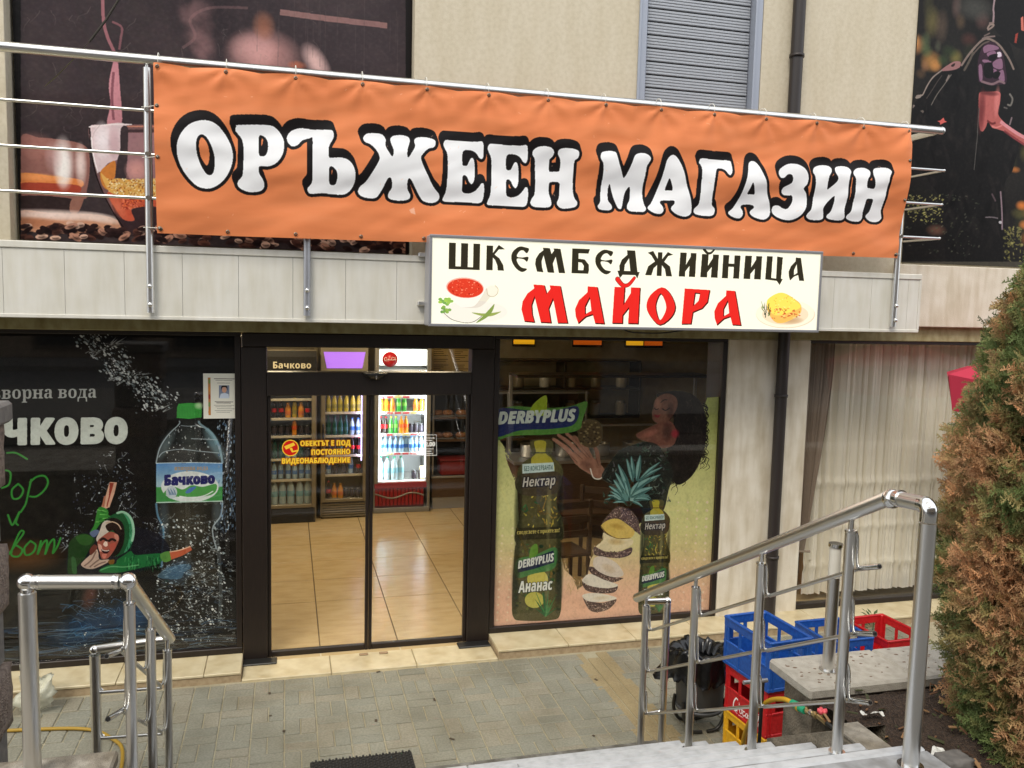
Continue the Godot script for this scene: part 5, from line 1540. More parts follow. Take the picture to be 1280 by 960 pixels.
# ---------------------------------------------------------------- steps
func staircase() -> void:
	var t := thing("stone_staircase", "grey stone staircase leading down to the shop's paved court", "stairs")
	var rise := 0.162
	var run := 0.3125
	for k in range(1, 9):
		var z0 := 2.115 + run * (k - 1)
		var top := rise * k
		var z1 := z0 + run + 0.02 if k < 8 else z0 + 0.33
		var core := slab("step", Vector3(-0.68, top - 0.03 - rise, z0 + 0.025), Vector3(2.24, top - 0.031, z1 + (0.0 if k == 8 else 0.3)), mats["concrete_stained"], t, 0.003)
		var cuts := [-0.69, 0.21 + 0.12 * (k % 2), 1.16 - 0.1 * (k % 3), 2.245]
		for c in 3:
			var lo := Vector3(cuts[c] + 0.0015, top - 0.03, z0)
			var hi := Vector3(cuts[c + 1] - 0.0015, top + rng.randf_range(-0.0015, 0.0015), z1 - 0.004)
			if k > 1:
				part("nosing", box(Vector3(hi.x - lo.x, 0.032, 0.045), 0.007), mats["marble_edge"], core, Vector3((lo.x + hi.x) * 0.5, top - 0.0145, z0 + 0.0225) - core.position)
				lo.z = z0 + 0.047
			part("tread_slab", box(hi - lo, 0.006), mats["marble"] if k > 3 else mats["marble_old"], core, (lo + hi) * 0.5 - core.position)

# ---------------------------------------------------------------- ground floor of the building
func building() -> void:
	var b := thing("shop_building", "cream plastered building with the shop door and big printed windows", "building")
	var plaster: Material = mats["plaster_column"]
	slab("column", Vector3(3.775, 0.0, -0.25), Vector3(4.60, 2.60, 0.045), plaster, b, 0.01)
	slab("wall", Vector3(-6.0, 0.0, -0.25), Vector3(-3.0, 2.60, 0.045), plaster, b, 0.01)
	slab("wall", Vector3(8.9, 0.0, -0.25), Vector3(10.0, 2.60, 0.045), plaster, b, 0.01)
	slab("beam", Vector3(-6.0, 2.60, -0.25), Vector3(10.0, 3.2, 0.05), mats["beam_paint"], b, 0.006)
	slab("balcony_slab", Vector3(-6.0, 2.78, 0.05), Vector3(5.36, 3.12, 0.43), mats["beam_paint"], b, 0.006)
	slab("back_wall", Vector3(-6.0, -0.2, -5.6), Vector3(10.0, 3.0, -5.35), mats["inner_wall"], b)
	slab("side_wall", Vector3(-6.2, -0.2, -5.6), Vector3(-6.0, 3.0, -0.0), mats["inner_wall"], b)
	slab("side_wall", Vector3(10.0, -0.2, -5.6), Vector3(10.2, 3.0, -0.0), mats["inner_wall"], b)
	slab("ceiling", Vector3(-6.0, 2.75, -5.35), Vector3(10.0, 2.95, -0.25), mats["ceiling_paint"], b)
	# downpipe in front of the column
	var pipe := part("downpipe", tube([Vector3(4.28, 0.02, 0.105), Vector3(4.28, 2.72, 0.105)], 0.052, 14), mats["pipe"], b)
	for y in [0.62, 2.1]:
		part("pipe_clip", lathe([V(0.053, -0.012), V(0.06, -0.012), V(0.06, 0.012), V(0.053, 0.012)], 14), mats["pipe"], pipe, Vector3(4.28, y, 0.105))
	# sills of polished tile
	var spans := [[-3.0, -0.335], [1.65, 9.0]]
	for s in spans:
		var x: float = s[0]
		var base := slab("sill", Vector3(s[0], -0.02, 0.0), Vector3(s[1], 0.052, 0.372), mats["sill_edge"], b, 0.003)
		while x < s[1] - 0.05:
			var e := minf(x + 0.60, s[1])
			var lo := Vector3(x + 0.002, 0.052, 0.0)
			var hi := Vector3(e - 0.002, 0.072, 0.38)
			part("sill_tile", box(hi - lo, 0.004), mats["sill_tile"], base, (lo + hi) * 0.5 - base.position)
			x = e
	# ---- door
	var wood: Material = mats["wood_dark"]
	var d := part("door", box(Vector3(1.97, 0.105, 0.14), 0.006), wood, b, Vector3(0.655, 2.5425, -0.02))
	d.set_meta("label", "dark brown framed sliding glass door with a glazed strip above")
	var frame := func(called: String, lo: Vector3, hi: Vector3, m: Material) -> void:
		part(called, box(hi - lo, 0.005), m, d, (lo + hi) * 0.5 - d.position)
	frame.call("door_post", Vector3(-0.335, 0.0, -0.09), Vector3(-0.150, 2.49, 0.05), wood)
	frame.call("door_post", Vector3(1.455, 0.0, -0.09), Vector3(1.645, 2.49, 0.05), wood)
	frame.call("drive_box", Vector3(-0.150, 2.115, -0.08), Vector3(1.455, 2.298, 0.06), wood)
	for k in 2:
		var xa := -0.150 if k == 0 else 0.640
		var xb := 0.640 if k == 0 else 1.455
		frame.call("door_stile", Vector3(xa + (0.0 if k == 0 else 0.002), 0.012, -0.025), Vector3(xa + 0.028, 2.113, 0.02), wood)
		frame.call("door_stile", Vector3(xb - 0.028, 0.012, -0.025), Vector3(xb - (0.0 if k == 1 else 0.002), 2.113, 0.02), wood)
		frame.call("bottom_rail", Vector3(xa + 0.028, 0.012, -0.022), Vector3(xb - 0.028, 0.062, 0.017), wood)
		frame.call("door_pane", Vector3(xa + 0.028, 0.062, -0.006), Vector3(xb - 0.028, 2.113, 0.0), mats["pane"])
	frame.call("transom_pane", Vector3(-0.150, 2.298, -0.006), Vector3(1.455, 2.488, 0.0), mats["pane"])
	var st := begin(true)
	add_lathe(st, [V(0.0, -0.055), V(0.05, -0.05), V(0.085, -0.02), V(0.095, 0.0), V(0.0, 0.0)], 20)
	part("motion_sensor", done(st), mats["black_plastic"], d, Vector3(0.675, 2.296, 0.075) - d.position)
	part("sensor_trim", box(Vector3(0.17, 0.004, 0.01), 0.001), mats["steel_polished"], d, Vector3(0.675, 2.300, 0.155) - d.position)
	part("sensor_eye", box(Vector3(0.012, 0.035, 0.01), 0.003), mats["steel_polished"], d, Vector3(0.675, 2.272, 0.158) - d.position)
	frame.call("guide_plate", Vector3(-0.36, 0.016, 0.05), Vector3(-0.08, 0.03, 0.16), mats["dark_metal"])
	frame.call("guide_plate", Vector3(1.37, 0.016, 0.05), Vector3(1.64, 0.03, 0.16), mats["dark_metal"])
	for x in [0.56, 0.72]:
		frame.call("floor_stop", Vector3(x, 0.016, 0.10), Vector3(x + 0.07, 0.026, 0.135), mat("stop_brown", c8(150, 124, 92), 0.5))
	var x := -0.332
	while x < 1.64:
		var e := minf(x + 0.66, 1.646)
		frame.call("threshold_tile", Vector3(x + 0.002, -0.02, 0.0), Vector3(e - 0.002, 0.015, 0.395), mats["sill_tile"])
		x = e
	# ---- windows
	window(b, -2.99, -0.34, 0.072, 2.60, [])
	window(b, 1.65, 3.772, 0.072, 2.60, [])
	window(b, 4.55, 8.90, 0.072, 2.60, [6.7])
	# prints stuck behind the glass
	var film := part("window_print", sheet(2.605, 2.55), printed("water_print", print_water_film(), 0.5), self, Vector3(-1.6475, 1.325, -0.012))
	tag(film, "black window print of a giant water bottle and a child in green", "window print")
	var film2 := part("window_print", sheet(2.035, 2.485), printed("nectar_print", print_nectar_film(), 0.5, 2), self, Vector3(2.7175, 1.3325, -0.012))
	tag(film2, "green and peach window print with nectar bottles and a sliced pineapple", "window print")
	var n1 := part("camera_notice", sheet(0.64, 0.32), printed("camera_print", print_camera_notice(), 0.5, 1), self, Vector3(0.26, 1.70, 0.006))
	tag(n1, "yellow lettering with a red camera disc on the door glass", "sticker")
	var n2 := part("hours_sticker", sheet(0.25, 0.21), printed("hours_print", print_hours(), 0.5, 1), self, Vector3(1.105, 1.715, 0.006))
	tag(n2, "white outlined sticker with small lettering on the door glass", "sticker")
	var n3 := part("paper_notice", sheet(0.2635, 0.3455), printed("notice_print", print_notice(), 0.8), self, Vector3(-0.4825, 2.11, 0.006))
	tag(n3, "white paper notice with a small portrait taped to the window", "notice")

func window(b: Node3D, x0: float, x1: float, y0: float, y1: float, bars: Array) -> void:
	var w := part("window", box(Vector3(x1 - x0 - 0.10, y1 - y0 - 0.10, 0.006), 0.001), mats["pane"], b, Vector3((x0 + x1) / 2, (y0 + y1) / 2, 0.0))
	var m: Material = mats["wood_dark"]
	var bar := func(lo: Vector3, hi: Vector3) -> void:
		part("window_frame", box(hi - lo, 0.004), m, w, (lo + hi) * 0.5 - w.position)
	bar.call(Vector3(x0, y0, -0.05), Vector3(x1, y0 + 0.05, 0.03))
	bar.call(Vector3(x0, y1 - 0.03, -0.05), Vector3(x1, y1, 0.03))
	bar.call(Vector3(x0, y0 + 0.05, -0.26), Vector3(x0 + 0.045, y1 - 0.03, 0.03))
	bar.call(Vector3(x1 - 0.045, y0 + 0.05, -0.26), Vector3(x1, y1 - 0.03, 0.03))
	for x in bars:
		bar.call(Vector3(x - 0.03, y0 + 0.05, -0.05), Vector3(x + 0.03, y1 - 0.03, 0.03))

# ---------------------------------------------------------------- upper floor
func upper_floor() -> void:
	var u := thing("upper_storey", "cream plastered upper storey with a grey roller shutter", "building", Vector3(0, 3.2, 0))
	var p: Material = mats["plaster"]
	var W := func(x0: float, x1: float, y0: float, y1: float) -> void:
		slab("wall", Vector3(x0, y0 - 3.2, -0.25), Vector3(x1, y1 - 3.2, 0.04), p, u, 0.003)
	W.call(-6.0, -1.88, 3.2, 8.0)
	W.call(0.955, 2.82, 3.2, 8.0)
	W.call(2.82, 3.95, 6.6, 8.0)
	W.call(2.82, 3.95, 3.2, 4.05)
	W.call(3.95, 10.0, 3.2, 8.0)
	W.call(-1.88, 0.955, 5.8, 8.0)
	slab("back", Vector3(-6.0, 0.0, -0.7), Vector3(10.0, 4.8, -0.5), mats["inner_wall"], u)
	slab("roof", Vector3(-6.2, 4.8, -6.0), Vector3(10.2, 5.0, 0.35), mats["concrete"], u)
	# roller shutter
	var s := part("roller_shutter", box(Vector3(1.13, 2.55, 0.02), 0.002), mats["black_gap"], u, Vector3(3.385, 2.125, -0.06))
	for sx in [2.845, 3.905]:
		part("guide_rail", box(Vector3(0.075, 2.55, 0.10), 0.006), mats["shutter_frame"], s, Vector3(sx, 2.125, 0.0) - s.position)
		part("guide_lip", box(Vector3(0.02, 2.55, 0.02), 0.003), mats["shutter_frame"], s, Vector3(sx - 0.03, 2.125, 0.055) - s.position)
	var slat := begin()
	for k in 4:             # ribbed slat
		add_box(slat, Vector3(0, -0.0365 + k * 0.0243, 0.004), Vector3(0.955, 0.0225, 0.016), 0.005)
	add_box(slat, Vector3(0, 0, -0.002), Vector3(0.955, 0.096, 0.012), 0.002)
	var slat_mesh := done(slat)
	for k in 23:
		part("slat", slat_mesh, mats["shutter"], s, Vector3(3.385, 0.91 + k * 0.1075, -0.035) - s.position)
	# rain pipe
	var pipe := part("rain_pipe", tube([Vector3(4.255, 0.02, 0.10), Vector3(4.255, 4.7, 0.10)], 0.054, 14), mats["pipe"], u)
	for y in [1.85, 3.9]:
		part("pipe_clip", lathe([V(0.055, -0.014), V(0.064, -0.014), V(0.064, 0.014), V(0.055, 0.014)], 14), mats["pipe"], pipe, Vector3(4.255, y, 0.10))
	# big printed pictures
	var a := part("wall_poster", sheet(2.81, 2.51), printed("coffee_print", print_coffee(), 0.3), self, Vector3(-0.455, 4.495, -0.09))
	tag(a, "dark coffee poster with a glass, pouring stream and roasted beans", "poster")
	var c := thing("wall_picture", "dark poster of a walker with a backpack on the cream wall", "poster", Vector3(6.85, 4.615, 0.055))
	part("print", sheet(2.70, 2.57), printed("hiker_print", print_hiker(), 0.3), c)
	part("mount", box(Vector3(2.70, 2.57, 0.012), 0.002), mats["black_gap"], c, Vector3(0, 0, -0.0085))
	# band of cream wall right of the balcony
	slab("ledge", Vector3(5.42, 2.74 - 3.2, 0.045), Vector3(10.0, 3.31 - 3.2, 0.12), mats["plaster_column"], u, 0.006)

# ---------------------------------------------------------------- balcony front, rail
func balcony() -> void:
	var f := thing("balcony", "white panelled balcony edge below the orange banner", "balcony", Vector3(0, 2.7, 0.43))
	var x := -4.05
	slab("backing", Vector3(-5.0, 0.02, 0.0), Vector3(5.37, 0.47, 0.018), mats["black_gap"], f)
	while x < 5.36:
		var e := minf(x + 0.372, 5.36)
		slab("cladding_panel", Vector3(x + 0.001, 0.022, 0.018), Vector3(e - 0.001, 0.455, 0.032), mats["cladding"], f, 0.0015)
		x = e
	slab("top_trim", Vector3(-5.0, 0.456, -0.02), Vector3(5.38, 0.505, 0.042), mats["cladding"], f, 0.006)
	slab("bottom_trim", Vector3(-5.0, -0.005, 0.0), Vector3(5.38, 0.022, 0.04), mats["cladding"], f, 0.004)
	slab("corner_trim", Vector3(5.36, 0.022, 0.0), Vector3(5.385, 0.456, 0.036), mats["cladding"], f, 0.003)
	# rail
	var r := thing("balcony_rail", "stainless steel balcony railing carrying the orange banner", "railing", Vector3(0, 2.7, 0.50))
	var steel: Material = mats["steel"]
	part("handrail", tube([Vector3(-6, 1.732, 0), Vector3(5.44, 1.732, 0)], 0.034, 16), steel, r)
	part("corner_joint", ball(0.036), steel, r, Vector3(5.44, 1.732, 0))
	part("handrail", tube([Vector3(5.44, 1.732, 0), Vector3(5.44, 1.732, -0.46)], 0.030, 14), steel, r)
	for y in [1.40, 1.11, 0.82]:
		part("bar", tube([Vector3(-6, y, 0.0), Vector3(5.50, y, 0.0)], 0.011, 10), steel, r)
		part("bar", tube([Vector3(5.50, y, 0.0), Vector3(5.50, y, -0.46)], 0.011, 10), steel, r)
		part("bar_joint", ball(0.013), steel, r, Vector3(5.50, y, 0))
	for px in [-2.7, -0.905, 0.14, 1.9, 3.6, 5.09]:
		var post := part("post", tube([Vector3(px, 0.045, -0.005), Vector3(px, 1.68, -0.005)], 0.026, 14), mats["aluminium"] if px > 0.0 and px < 5.0 else steel, r)
		part("post_pin", tube([Vector3(px, 1.68, -0.005), Vector3(px, 1.72, -0.003)], 0.012, 10), steel, post)
		for y in [0.10, 0.225]:
			part("bolt", ball(0.017), mats["steel_polished"], post, Vector3(px, y, 0.024))
		for y in [1.40, 1.11, 0.82]:
			part("bar_clamp", tube([Vector3(px - 0.0, y, 0.0), Vector3(px, y, 0.032)], 0.016, 10), mats["steel_polished"], post)

func banner_point(u: float, v: float) -> Vector3:       # u along, v from top (0) to bottom (1)
	var x := lerpf(-0.848, 5.055, u)
	var top := 4.392 + 0.012 * u
	var bot := 3.284 + 0.050 * u
	var w := wrinkles
	var ties := 13.0
	var q := absf(fposmod(u * ties + 0.5, 1.0) - 0.5) * 2.0          # 0 at a tie, 1 between ties
	var near_top := exp(-v * 9.0)
	var y := lerpf(top, bot, v) - 0.016 * q * q * near_top - 0.004 * sin(u * 9.0) * (1.0 - near_top)
	var z := 0.60
	z += 0.014 * sin(v * PI * 2.0 + 0.6) * (0.7 + 0.5 * w.get_noise_2d(u * 130.0, 7.0))
	z += 0.045 * w.get_noise_2d(u * 190.0, v * 130.0) * (0.35 + 0.65 * sin(PI * v))
	z += 0.020 * w.get_noise_2d(u * 420.0 + v * 160.0, v * 90.0 + 300.0)
	z += 0.012 * (q - 0.5) * near_top * sin(u * 57.0)
	z -= 0.055 * pow(v, 5.0)                                             # the foot is drawn back under
	# creases that fan out from the nearest tie
	var tie := roundf(u * ties) / ties
	var away := Vector2((u - tie) * 5.9, v * 1.11 - 0.024)
	z += 0.011 * exp(-away.length() / 0.17) * cos(7.0 * atan2(away.x, away.y + 0.02) + tie * 40.0) * smoothstep(0.0, 0.05, away.length())
	# diagonal pulls towards the right-hand corners
	var e := exp(-pow((u - 1.0) / 0.10, 2.0))
	z += 0.018 * e * sin((v * 5.0 + (1.0 - u) * 46.0))
	return Vector3(x, y, z)
var wrinkles := FastNoiseLite.new()
func banner() -> void:
	wrinkles = noise(0.012, 77, 3)
	var o := thing("vinyl_banner", "orange vinyl banner with big white letters tied to the balcony rail", "banner", Vector3(2.1, 3.3, 0.52))
	var nu := 260
	var nv := 48
	var st := begin(true)
	var uv := func(p: Vector3) -> Vector2:
		return Vector2((p.x + 0.86) / 5.93, (4.42 - p.y) / 1.16)
	var grid := []
	for j in nv + 1:
		var row := []
		for i in nu + 1:
			row.append(banner_point(float(i) / nu, float(j) / nv))
		grid.append(row)
	for j in nv:
		for i in nu:
			var q := [grid[j + 1][i], grid[j + 1][i + 1], grid[j][i + 1], grid[j][i]]
			quad_uv(st, [q[0] - o.position, q[1] - o.position, q[2] - o.position, q[3] - o.position], [uv.call(q[0]), uv.call(q[1]), uv.call(q[2]), uv.call(q[3])])
	var cloth := part("vinyl_sheet", done(st), printed("banner_print", print_banner(), 0.42), o)
	# eyelets and ties
	var ring := lathe([V(0.006, -0.002), V(0.013, -0.002), V(0.013, 0.002), V(0.006, 0.002)], 12)
	for k in 14:
		var u := clampf(k / 13.0, 0.004, 0.996)
		var p := banner_point(u, 0.022)
		part("eyelet", ring, mats["brass_ring"], cloth, p - o.position + Vector3(0, 0, 0.003), Basis(Vector3.RIGHT, PI / 2))
		var loop := []
		for n in 13:
			var a := TAU * n / 12
			loop.append(Vector3(p.x + 0.002 * sin(a), 4.420 + 0.052 * cos(a), 0.535 + 0.062 * sin(a)))
		part("tie", tube(loop, 0.0028, 6, false), mats["zip_tie"], o, -o.position)
		var p2 := banner_point(u, 0.975)
		part("eyelet", ring, mats["brass_ring"], cloth, p2 - o.position + Vector3(0, 0, 0.003), Basis(Vector3.RIGHT, PI / 2))
	for s in [0.0, 1.0]:
		var px := -0.905 if s == 0.0 else 5.09
		for v in [0.25, 0.55, 0.97]:
			var p := banner_point(0.003 if s == 0.0 else 0.997, v)
			part("eyelet", ring, mats["brass_ring"], cloth, p - o.position + Vector3(0, 0, 0.003), Basis(Vector3.RIGHT, PI / 2))
			part("tie", tube([p + Vector3(0, 0, 0.006), Vector3(px, p.y + 0.004, 0.526), Vector3(px + (p.x - px) * -0.5, p.y + 0.005, 0.50)], 0.0025, 6), mats["zip_tie"], o, -o.position)

func light_box() -> void:
	var o := thing("light_box_sign", "lit white sign box with black and red letters, soup bowl and plate", "sign", Vector3(2.6, 2.69, 0.60))
	# housing from z 0.50 to 0.70
	var al := mat("sign_frame", c8(150, 150, 154), 0.4, 0.5)
	slab("housing", Vector3(-1.612, 0.0, -0.10), Vector3(1.612, 0.655, 0.085), mat("sign_side", c8(168, 168, 172), 0.45, 0.3), o, 0.006)
	var fr := func(lo: Vector3, hi: Vector3) -> void:
		slab("frame", lo, hi, al, o, 0.004)
	fr.call(Vector3(-1.612, 0.635, 0.0855), Vector3(1.612, 0.657, 0.108))
	fr.call(Vector3(-1.612, -0.002, 0.0855), Vector3(1.612, 0.02, 0.108))
	fr.call(Vector3(-1.612, 0.02, 0.0855), Vector3(-1.592, 0.635, 0.108))
	fr.call(Vector3(1.592, 0.02, 0.0855), Vector3(1.612, 0.635, 0.108))
	var im := print_light_box()
	var m := printed("sign_face", im, 0.3)
	m.emission_enabled = true
	m.emission = Color.WHITE
	m.emission_operator = BaseMaterial3D.EMISSION_OP_MULTIPLY
	m.emission_texture = m.albedo_texture
	m.emission_energy_multiplier = 0.11
	part("lit_sign_face", sheet(3.2, 0.635), m, o, Vector3(0.0, 0.3275, 0.1))
	for y in [0.16, 0.52]:
		part("bracket", box(Vector3(0.05, 0.03, 0.05), 0.004), mats["steel"], o, Vector3(-1.635, y, -0.115))
	part("cable", tube(smooth_path([Vector3(-0.05, 0.0, -0.05), Vector3(0.05, -0.028, -0.06), Vector3(0.3, -0.03, -0.07), Vector3(0.5, 0.0, -0.05)], 6), 0.006, 6), mats["black_plastic"], o)
	var l := AreaLight3D.new()
	l.name = "sign_light"
	l.area_size = Vector2(3.1, 0.58)
	l.light_energy = 0.25
	l.light_color = Color(1.0, 0.98, 0.88)
	l.set("area_range", 12.0)
	l.shadow_enabled = true
	add_child(l)
	l.position = Vector3(2.6, 3.01, 0.715)
	l.rotation.y = PI

# ---------------------------------------------------------------- inside the shop
func lamp(called: String, at: Vector3, size: Vector2, energy: float, c: Color, basis: Basis) -> void:
	var l := AreaLight3D.new()
	l.name = called
	l.area_size = size
	l.light_energy = energy
	l.light_color = c
	l.shadow_enabled = true
	l.set("area_range", 14.0)
	add_child(l, true)
	l.transform = Transform3D(basis, at)
func shop_inside() -> void:
	var floor_base := structure("shop_floor", box(Vector3(16, 0.2, 5.36), 0.002), mats["joint_dark"] if mats.has("joint_dark") else mat("joint_dark", c8(96, 78, 52), 0.8), Vector3(2.0, -0.093, -2.68))
	var tile := box(Vector3(0.631, 0.02, 0.631), 0.002)
	for i in range(-4, 8):
		for j in 9:
			var z := -0.55 - (j - 0.5) * 0.64
			if z < -5.3:
				continue
			part("floor_tile", tile, mats["floor_tile"], floor_base, Vector3(0.26 + (i + 0.5) * 0.64, 0.006, z + (0.12 if j == 0 else 0.0)) - floor_base.position if j > 0 else Vector3(0.26 + (i + 0.5) * 0.64, 0.0055, -0.24) - floor_base.position)
	# ceiling lamps
	var base: Node3D = null
	for k in 4:
		var at := Vector3([-0.2, 1.3][k % 2], 2.75, -1.5 if k < 2 else -3.5)
		if base == null:
			base = thing("ceiling_light", "square warm ceiling light panel inside the shop", "lamp", at, 0.0, "ceiling lights of the shop")
			part("housing", box(Vector3(0.62, 0.03, 0.62), 0.006), mats["aluminium"], base, Vector3(0, -0.015, 0))
			part("lamp_glow", box(Vector3(0.56, 0.006, 0.56), 0.001), glow("warm_glow", Color(1.0, 0.87, 0.66), 1.2), base, Vector3(0, -0.033, 0))
		else:
			copy_of(base, at)
		lamp("ceiling_lamp_light", at + Vector3(0, -0.045, 0), Vector2(0.55, 0.55), 0.82, Color(1.0, 0.92, 0.76), Basis(Vector3.RIGHT, -PI / 2))
	coolers()
	# counter with shelves
	var c := thing("display_counter", "dark wood counter with steel kick plate and glass shelves beside the red cooler", "counter", Vector3(3.0, 0.016, -4.86))
	slab("kick_plate", Vector3(-1.07, 0.0, -0.26), Vector3(1.2, 0.16, 0.285), mats["aluminium"], c)
	slab("front_panel", Vector3(-1.08, 0.16, -0.26), Vector3(1.2, 0.43, 0.30), mats["wood_panel"], c)
	slab("counter_top", Vector3(-1.09, 0.43, -0.30), Vector3(1.2, 0.46, 0.31), mats["aluminium"], c)
	for y in [0.92, 1.235, 1.58]:
		slab("shelf", Vector3(-1.05, y, -0.26), Vector3(1.2, y + 0.025, 0.22), mats["wood_panel"] if y < 1.5 else mats["aluminium"], c)
	for x in [-1.06, 0.0, 1.16]:
		slab("upright", Vector3(x - 0.015, 0.46, 0.20), Vector3(x + 0.015, 1.62, 0.235), mats["aluminium"], c)
	slab("counter_back", Vector3(-1.07, 0.46, -0.29), Vector3(1.2, 1.62, -0.26), mat("counter_dark", c8(44, 36, 28), 0.7), c)
	# things on the counter
	var tray := thing("red_box", "red plastic box standing on the counter's lowest shelf", "box", Vector3(2.28, 0.477, -4.72))
	slab("box_body", Vector3(-0.24, 0.0, -0.16), Vector3(0.24, 0.20, 0.16), mat("box_red", c8(120, 20, 22), 0.5), tray, 0.02)
	slab("box_lid", Vector3(-0.25, 0.2, -0.17), Vector3(0.25, 0.225, 0.17), mats["box_red"], tray, 0.01)
	var dark := thing("dark_box", "black box next to the red box on the counter", "box", Vector3(2.78, 0.477, -4.72))
	slab("box_body", Vector3(-0.2, 0.0, -0.16), Vector3(0.2, 0.26, 0.16), mats["black_plastic"], dark, 0.01)
	slab("box_lid", Vector3(-0.21, 0.26, -0.17), Vector3(0.21, 0.285, 0.17), mats["black_plastic"], dark, 0.01)
	var loaf := lathe([V(0.0, 0.0), V(0.075, 0.002), V(0.085, 0.03), V(0.06, 0.062), V(0.0, 0.07)], 12)
	for k in 8:
		var row := 0.961 if k < 4 else 1.276
		var t := thing("pastry_tray", "steel tray with brown pastry on the counter's " + ("lower" if k < 4 else "upper") + " shelf", "tray", Vector3(2.1 + (k % 4) * 0.34, row, -4.82), 0.0, "pastry trays on the counter")
		slab("tray", Vector3(-0.15, 0, -0.12), Vector3(0.15, 0.014, 0.12), mats["aluminium"], t)
		for n in 2:
			part("pastry", loaf, mat("pastry_brown", c8(140, 92, 48), 0.7), t, Vector3(-0.07 + n * 0.14, 0.014, 0))
	# menus on the back wall
	var menu := part("menu_board", sheet(0.62, 0.42), printed("menu_print", print_menu(), 0.7), self, Vector3(2.33, 2.01, -5.34))
	tag(menu, "cream menu board with two columns of small writing on the back wall", "menu board")
	var lit := glow("menu_yellow", Color(1.0, 0.72, 0.12), 0.25)
	var lit2 := glow("menu_orange", Color(1.0, 0.45, 0.10), 0.12)
	for a in [[3.22, 3.56, 0], [4.15, 4.62, 1], [5.0, 5.3, 0], [5.3, 5.62, 1]]:
		var s := thing("lit_menu_sign", "narrow glowing yellow and orange menu sign high on the back wall", "sign", Vector3((a[0] + a[1]) / 2, 2.29, -5.32), 0.0, "lit menu signs high on the back wall")
		part("sign_box", box(Vector3(a[1] - a[0], 0.12, 0.04), 0.004), mats["black_plastic"], s)
		part("lit_sign_face", box(Vector3(a[1] - a[0] - 0.02, 0.07, 0.006), 0.001), lit if a[2] == 0 else lit2, s, Vector3(0, 0.01, 0.024))
	# kitchen end behind the nectar print
	var shelf := thing("wall_shelf", "dark kitchen shelf unit seen through the clear top of the window", "shelf", Vector3(3.6, 1.2, -5.1))
	for y in [0.0, 0.42, 0.83]:
		slab("shelf_board", Vector3(-0.9, y, -0.2), Vector3(1.5, y + 0.03, 0.2), mats["wood_dark"], shelf)
	for x in [-0.9, 0.3, 1.48]:
		slab("shelf_side", Vector3(x, 0.03, -0.2), Vector3(x + 0.03, 0.83, 0.2), mats["wood_dark"], shelf)
	for k in 12:
		var j := thing("kitchen_jar", ["tan", "brown", "white"][k % 3] + " kitchen jar with a lid on the " + ("lower" if k < 6 else "middle") + " board of the dark shelf unit", "jar", Vector3(2.85 + k % 6 * 0.4, 1.23 if k < 6 else 1.65, -5.05), 0.0, "jars on the kitchen shelf")
		part("jar_body", lathe([V(0.0, 0), V(0.07, 0.0), V(0.08, 0.02), V(0.08, 0.16), V(0.06, 0.19), V(0.0, 0.19)], 12), mat("jar_%d" % (k % 3), [c8(170, 160, 130), c8(120, 110, 90), c8(190, 186, 176)][k % 3], 0.3), j)
		part("jar_lid", lathe([V(0.0, 0.19), V(0.062, 0.19), V(0.062, 0.215), V(0.0, 0.22)], 12), mats["aluminium"], j)
	var hood := thing("kitchen_counter", "long kitchen counter with steel top behind the window print", "counter", Vector3(3.9, 0.016, -3.3))
	slab("counter_body", Vector3(-1.2, 0.0, -0.3), Vector3(1.4, 0.9, 0.3), mats["wood_panel"], hood)
	slab("counter_top", Vector3(-1.25, 0.9, -0.33), Vector3(1.45, 0.94, 0.33), mats["aluminium"], hood)
	slab("glass_guard", Vector3(-1.2, 0.94, 0.25), Vector3(1.4, 1.35, 0.258), mats["cooler_pane"], hood)
	slab("guard_rail", Vector3(-1.22, 1.35, 0.235), Vector3(1.42, 1.375, 0.275), mats["aluminium"], hood)
	slab("pot_shelf", Vector3(-1.2, 1.95, -0.2), Vector3(1.4, 1.985, 0.2), mats["wood_dark"], hood)
	for x in [-1.18, 1.36]:
		slab("shelf_post", Vector3(x - 0.02, 0.94, -0.19), Vector3(x + 0.02, 1.95, -0.15), mats["aluminium"], hood)
	for k in 5:
		var pot := thing("cooking_pot", "steel pot standing on the long kitchen counter", "pot", Vector3(2.95 + k * 0.46, 0.96, -3.3), 0.3 * k, "pots on the kitchen counter")
		part("pot_body", lathe([V(0.0, 0.0), V(0.12, 0.0), V(0.13, 0.01), V(0.13, 0.15), V(0.136, 0.155), V(0.12, 0.155), V(0.12, 0.02), V(0.0, 0.015)], 16), mats["steel"], pot)
		part("handle", tube(smooth_path([Vector3(0.13, 0.12, -0.04), Vector3(0.17, 0.125, 0.0), Vector3(0.13, 0.12, 0.04)], 5), 0.006, 6), mats["steel"], pot)
	# cafe table and chairs just behind the window print
	cafe_chair(Vector3(2.62, 0.016, -0.95), 0.15, "dark wooden cafe chair behind the green and peach window print", mats["wood_panel"])
	cafe_chair(Vector3(3.25, 0.016, -1.5), -0.6, "dark wooden cafe chair beside the small table inside", mats["wood_panel"])
	cafe_chair(Vector3(4.95, 0.016, -0.75), 2.6, "ochre wooden chair behind the sheer curtain", mat("ochre_wood", c8(176, 126, 56), 0.5))
	var t := thing("cafe_table", "square dark cafe table inside the printed window", "table", Vector3(2.9, 0.016, -1.45))
	slab("table_top", Vector3(-0.32, 0.72, -0.32), Vector3(0.32, 0.75, 0.32), mats["wood_panel"], t, 0.006)
	for sx in [-1, 1]:
		for sz in [-1, 1]:
			slab("leg", Vector3(sx * 0.28 - 0.02, 0.0, sz * 0.28 - 0.02), Vector3(sx * 0.28 + 0.02, 0.72, sz * 0.28 + 0.02), mats["wood_panel"], t)
	curtains()

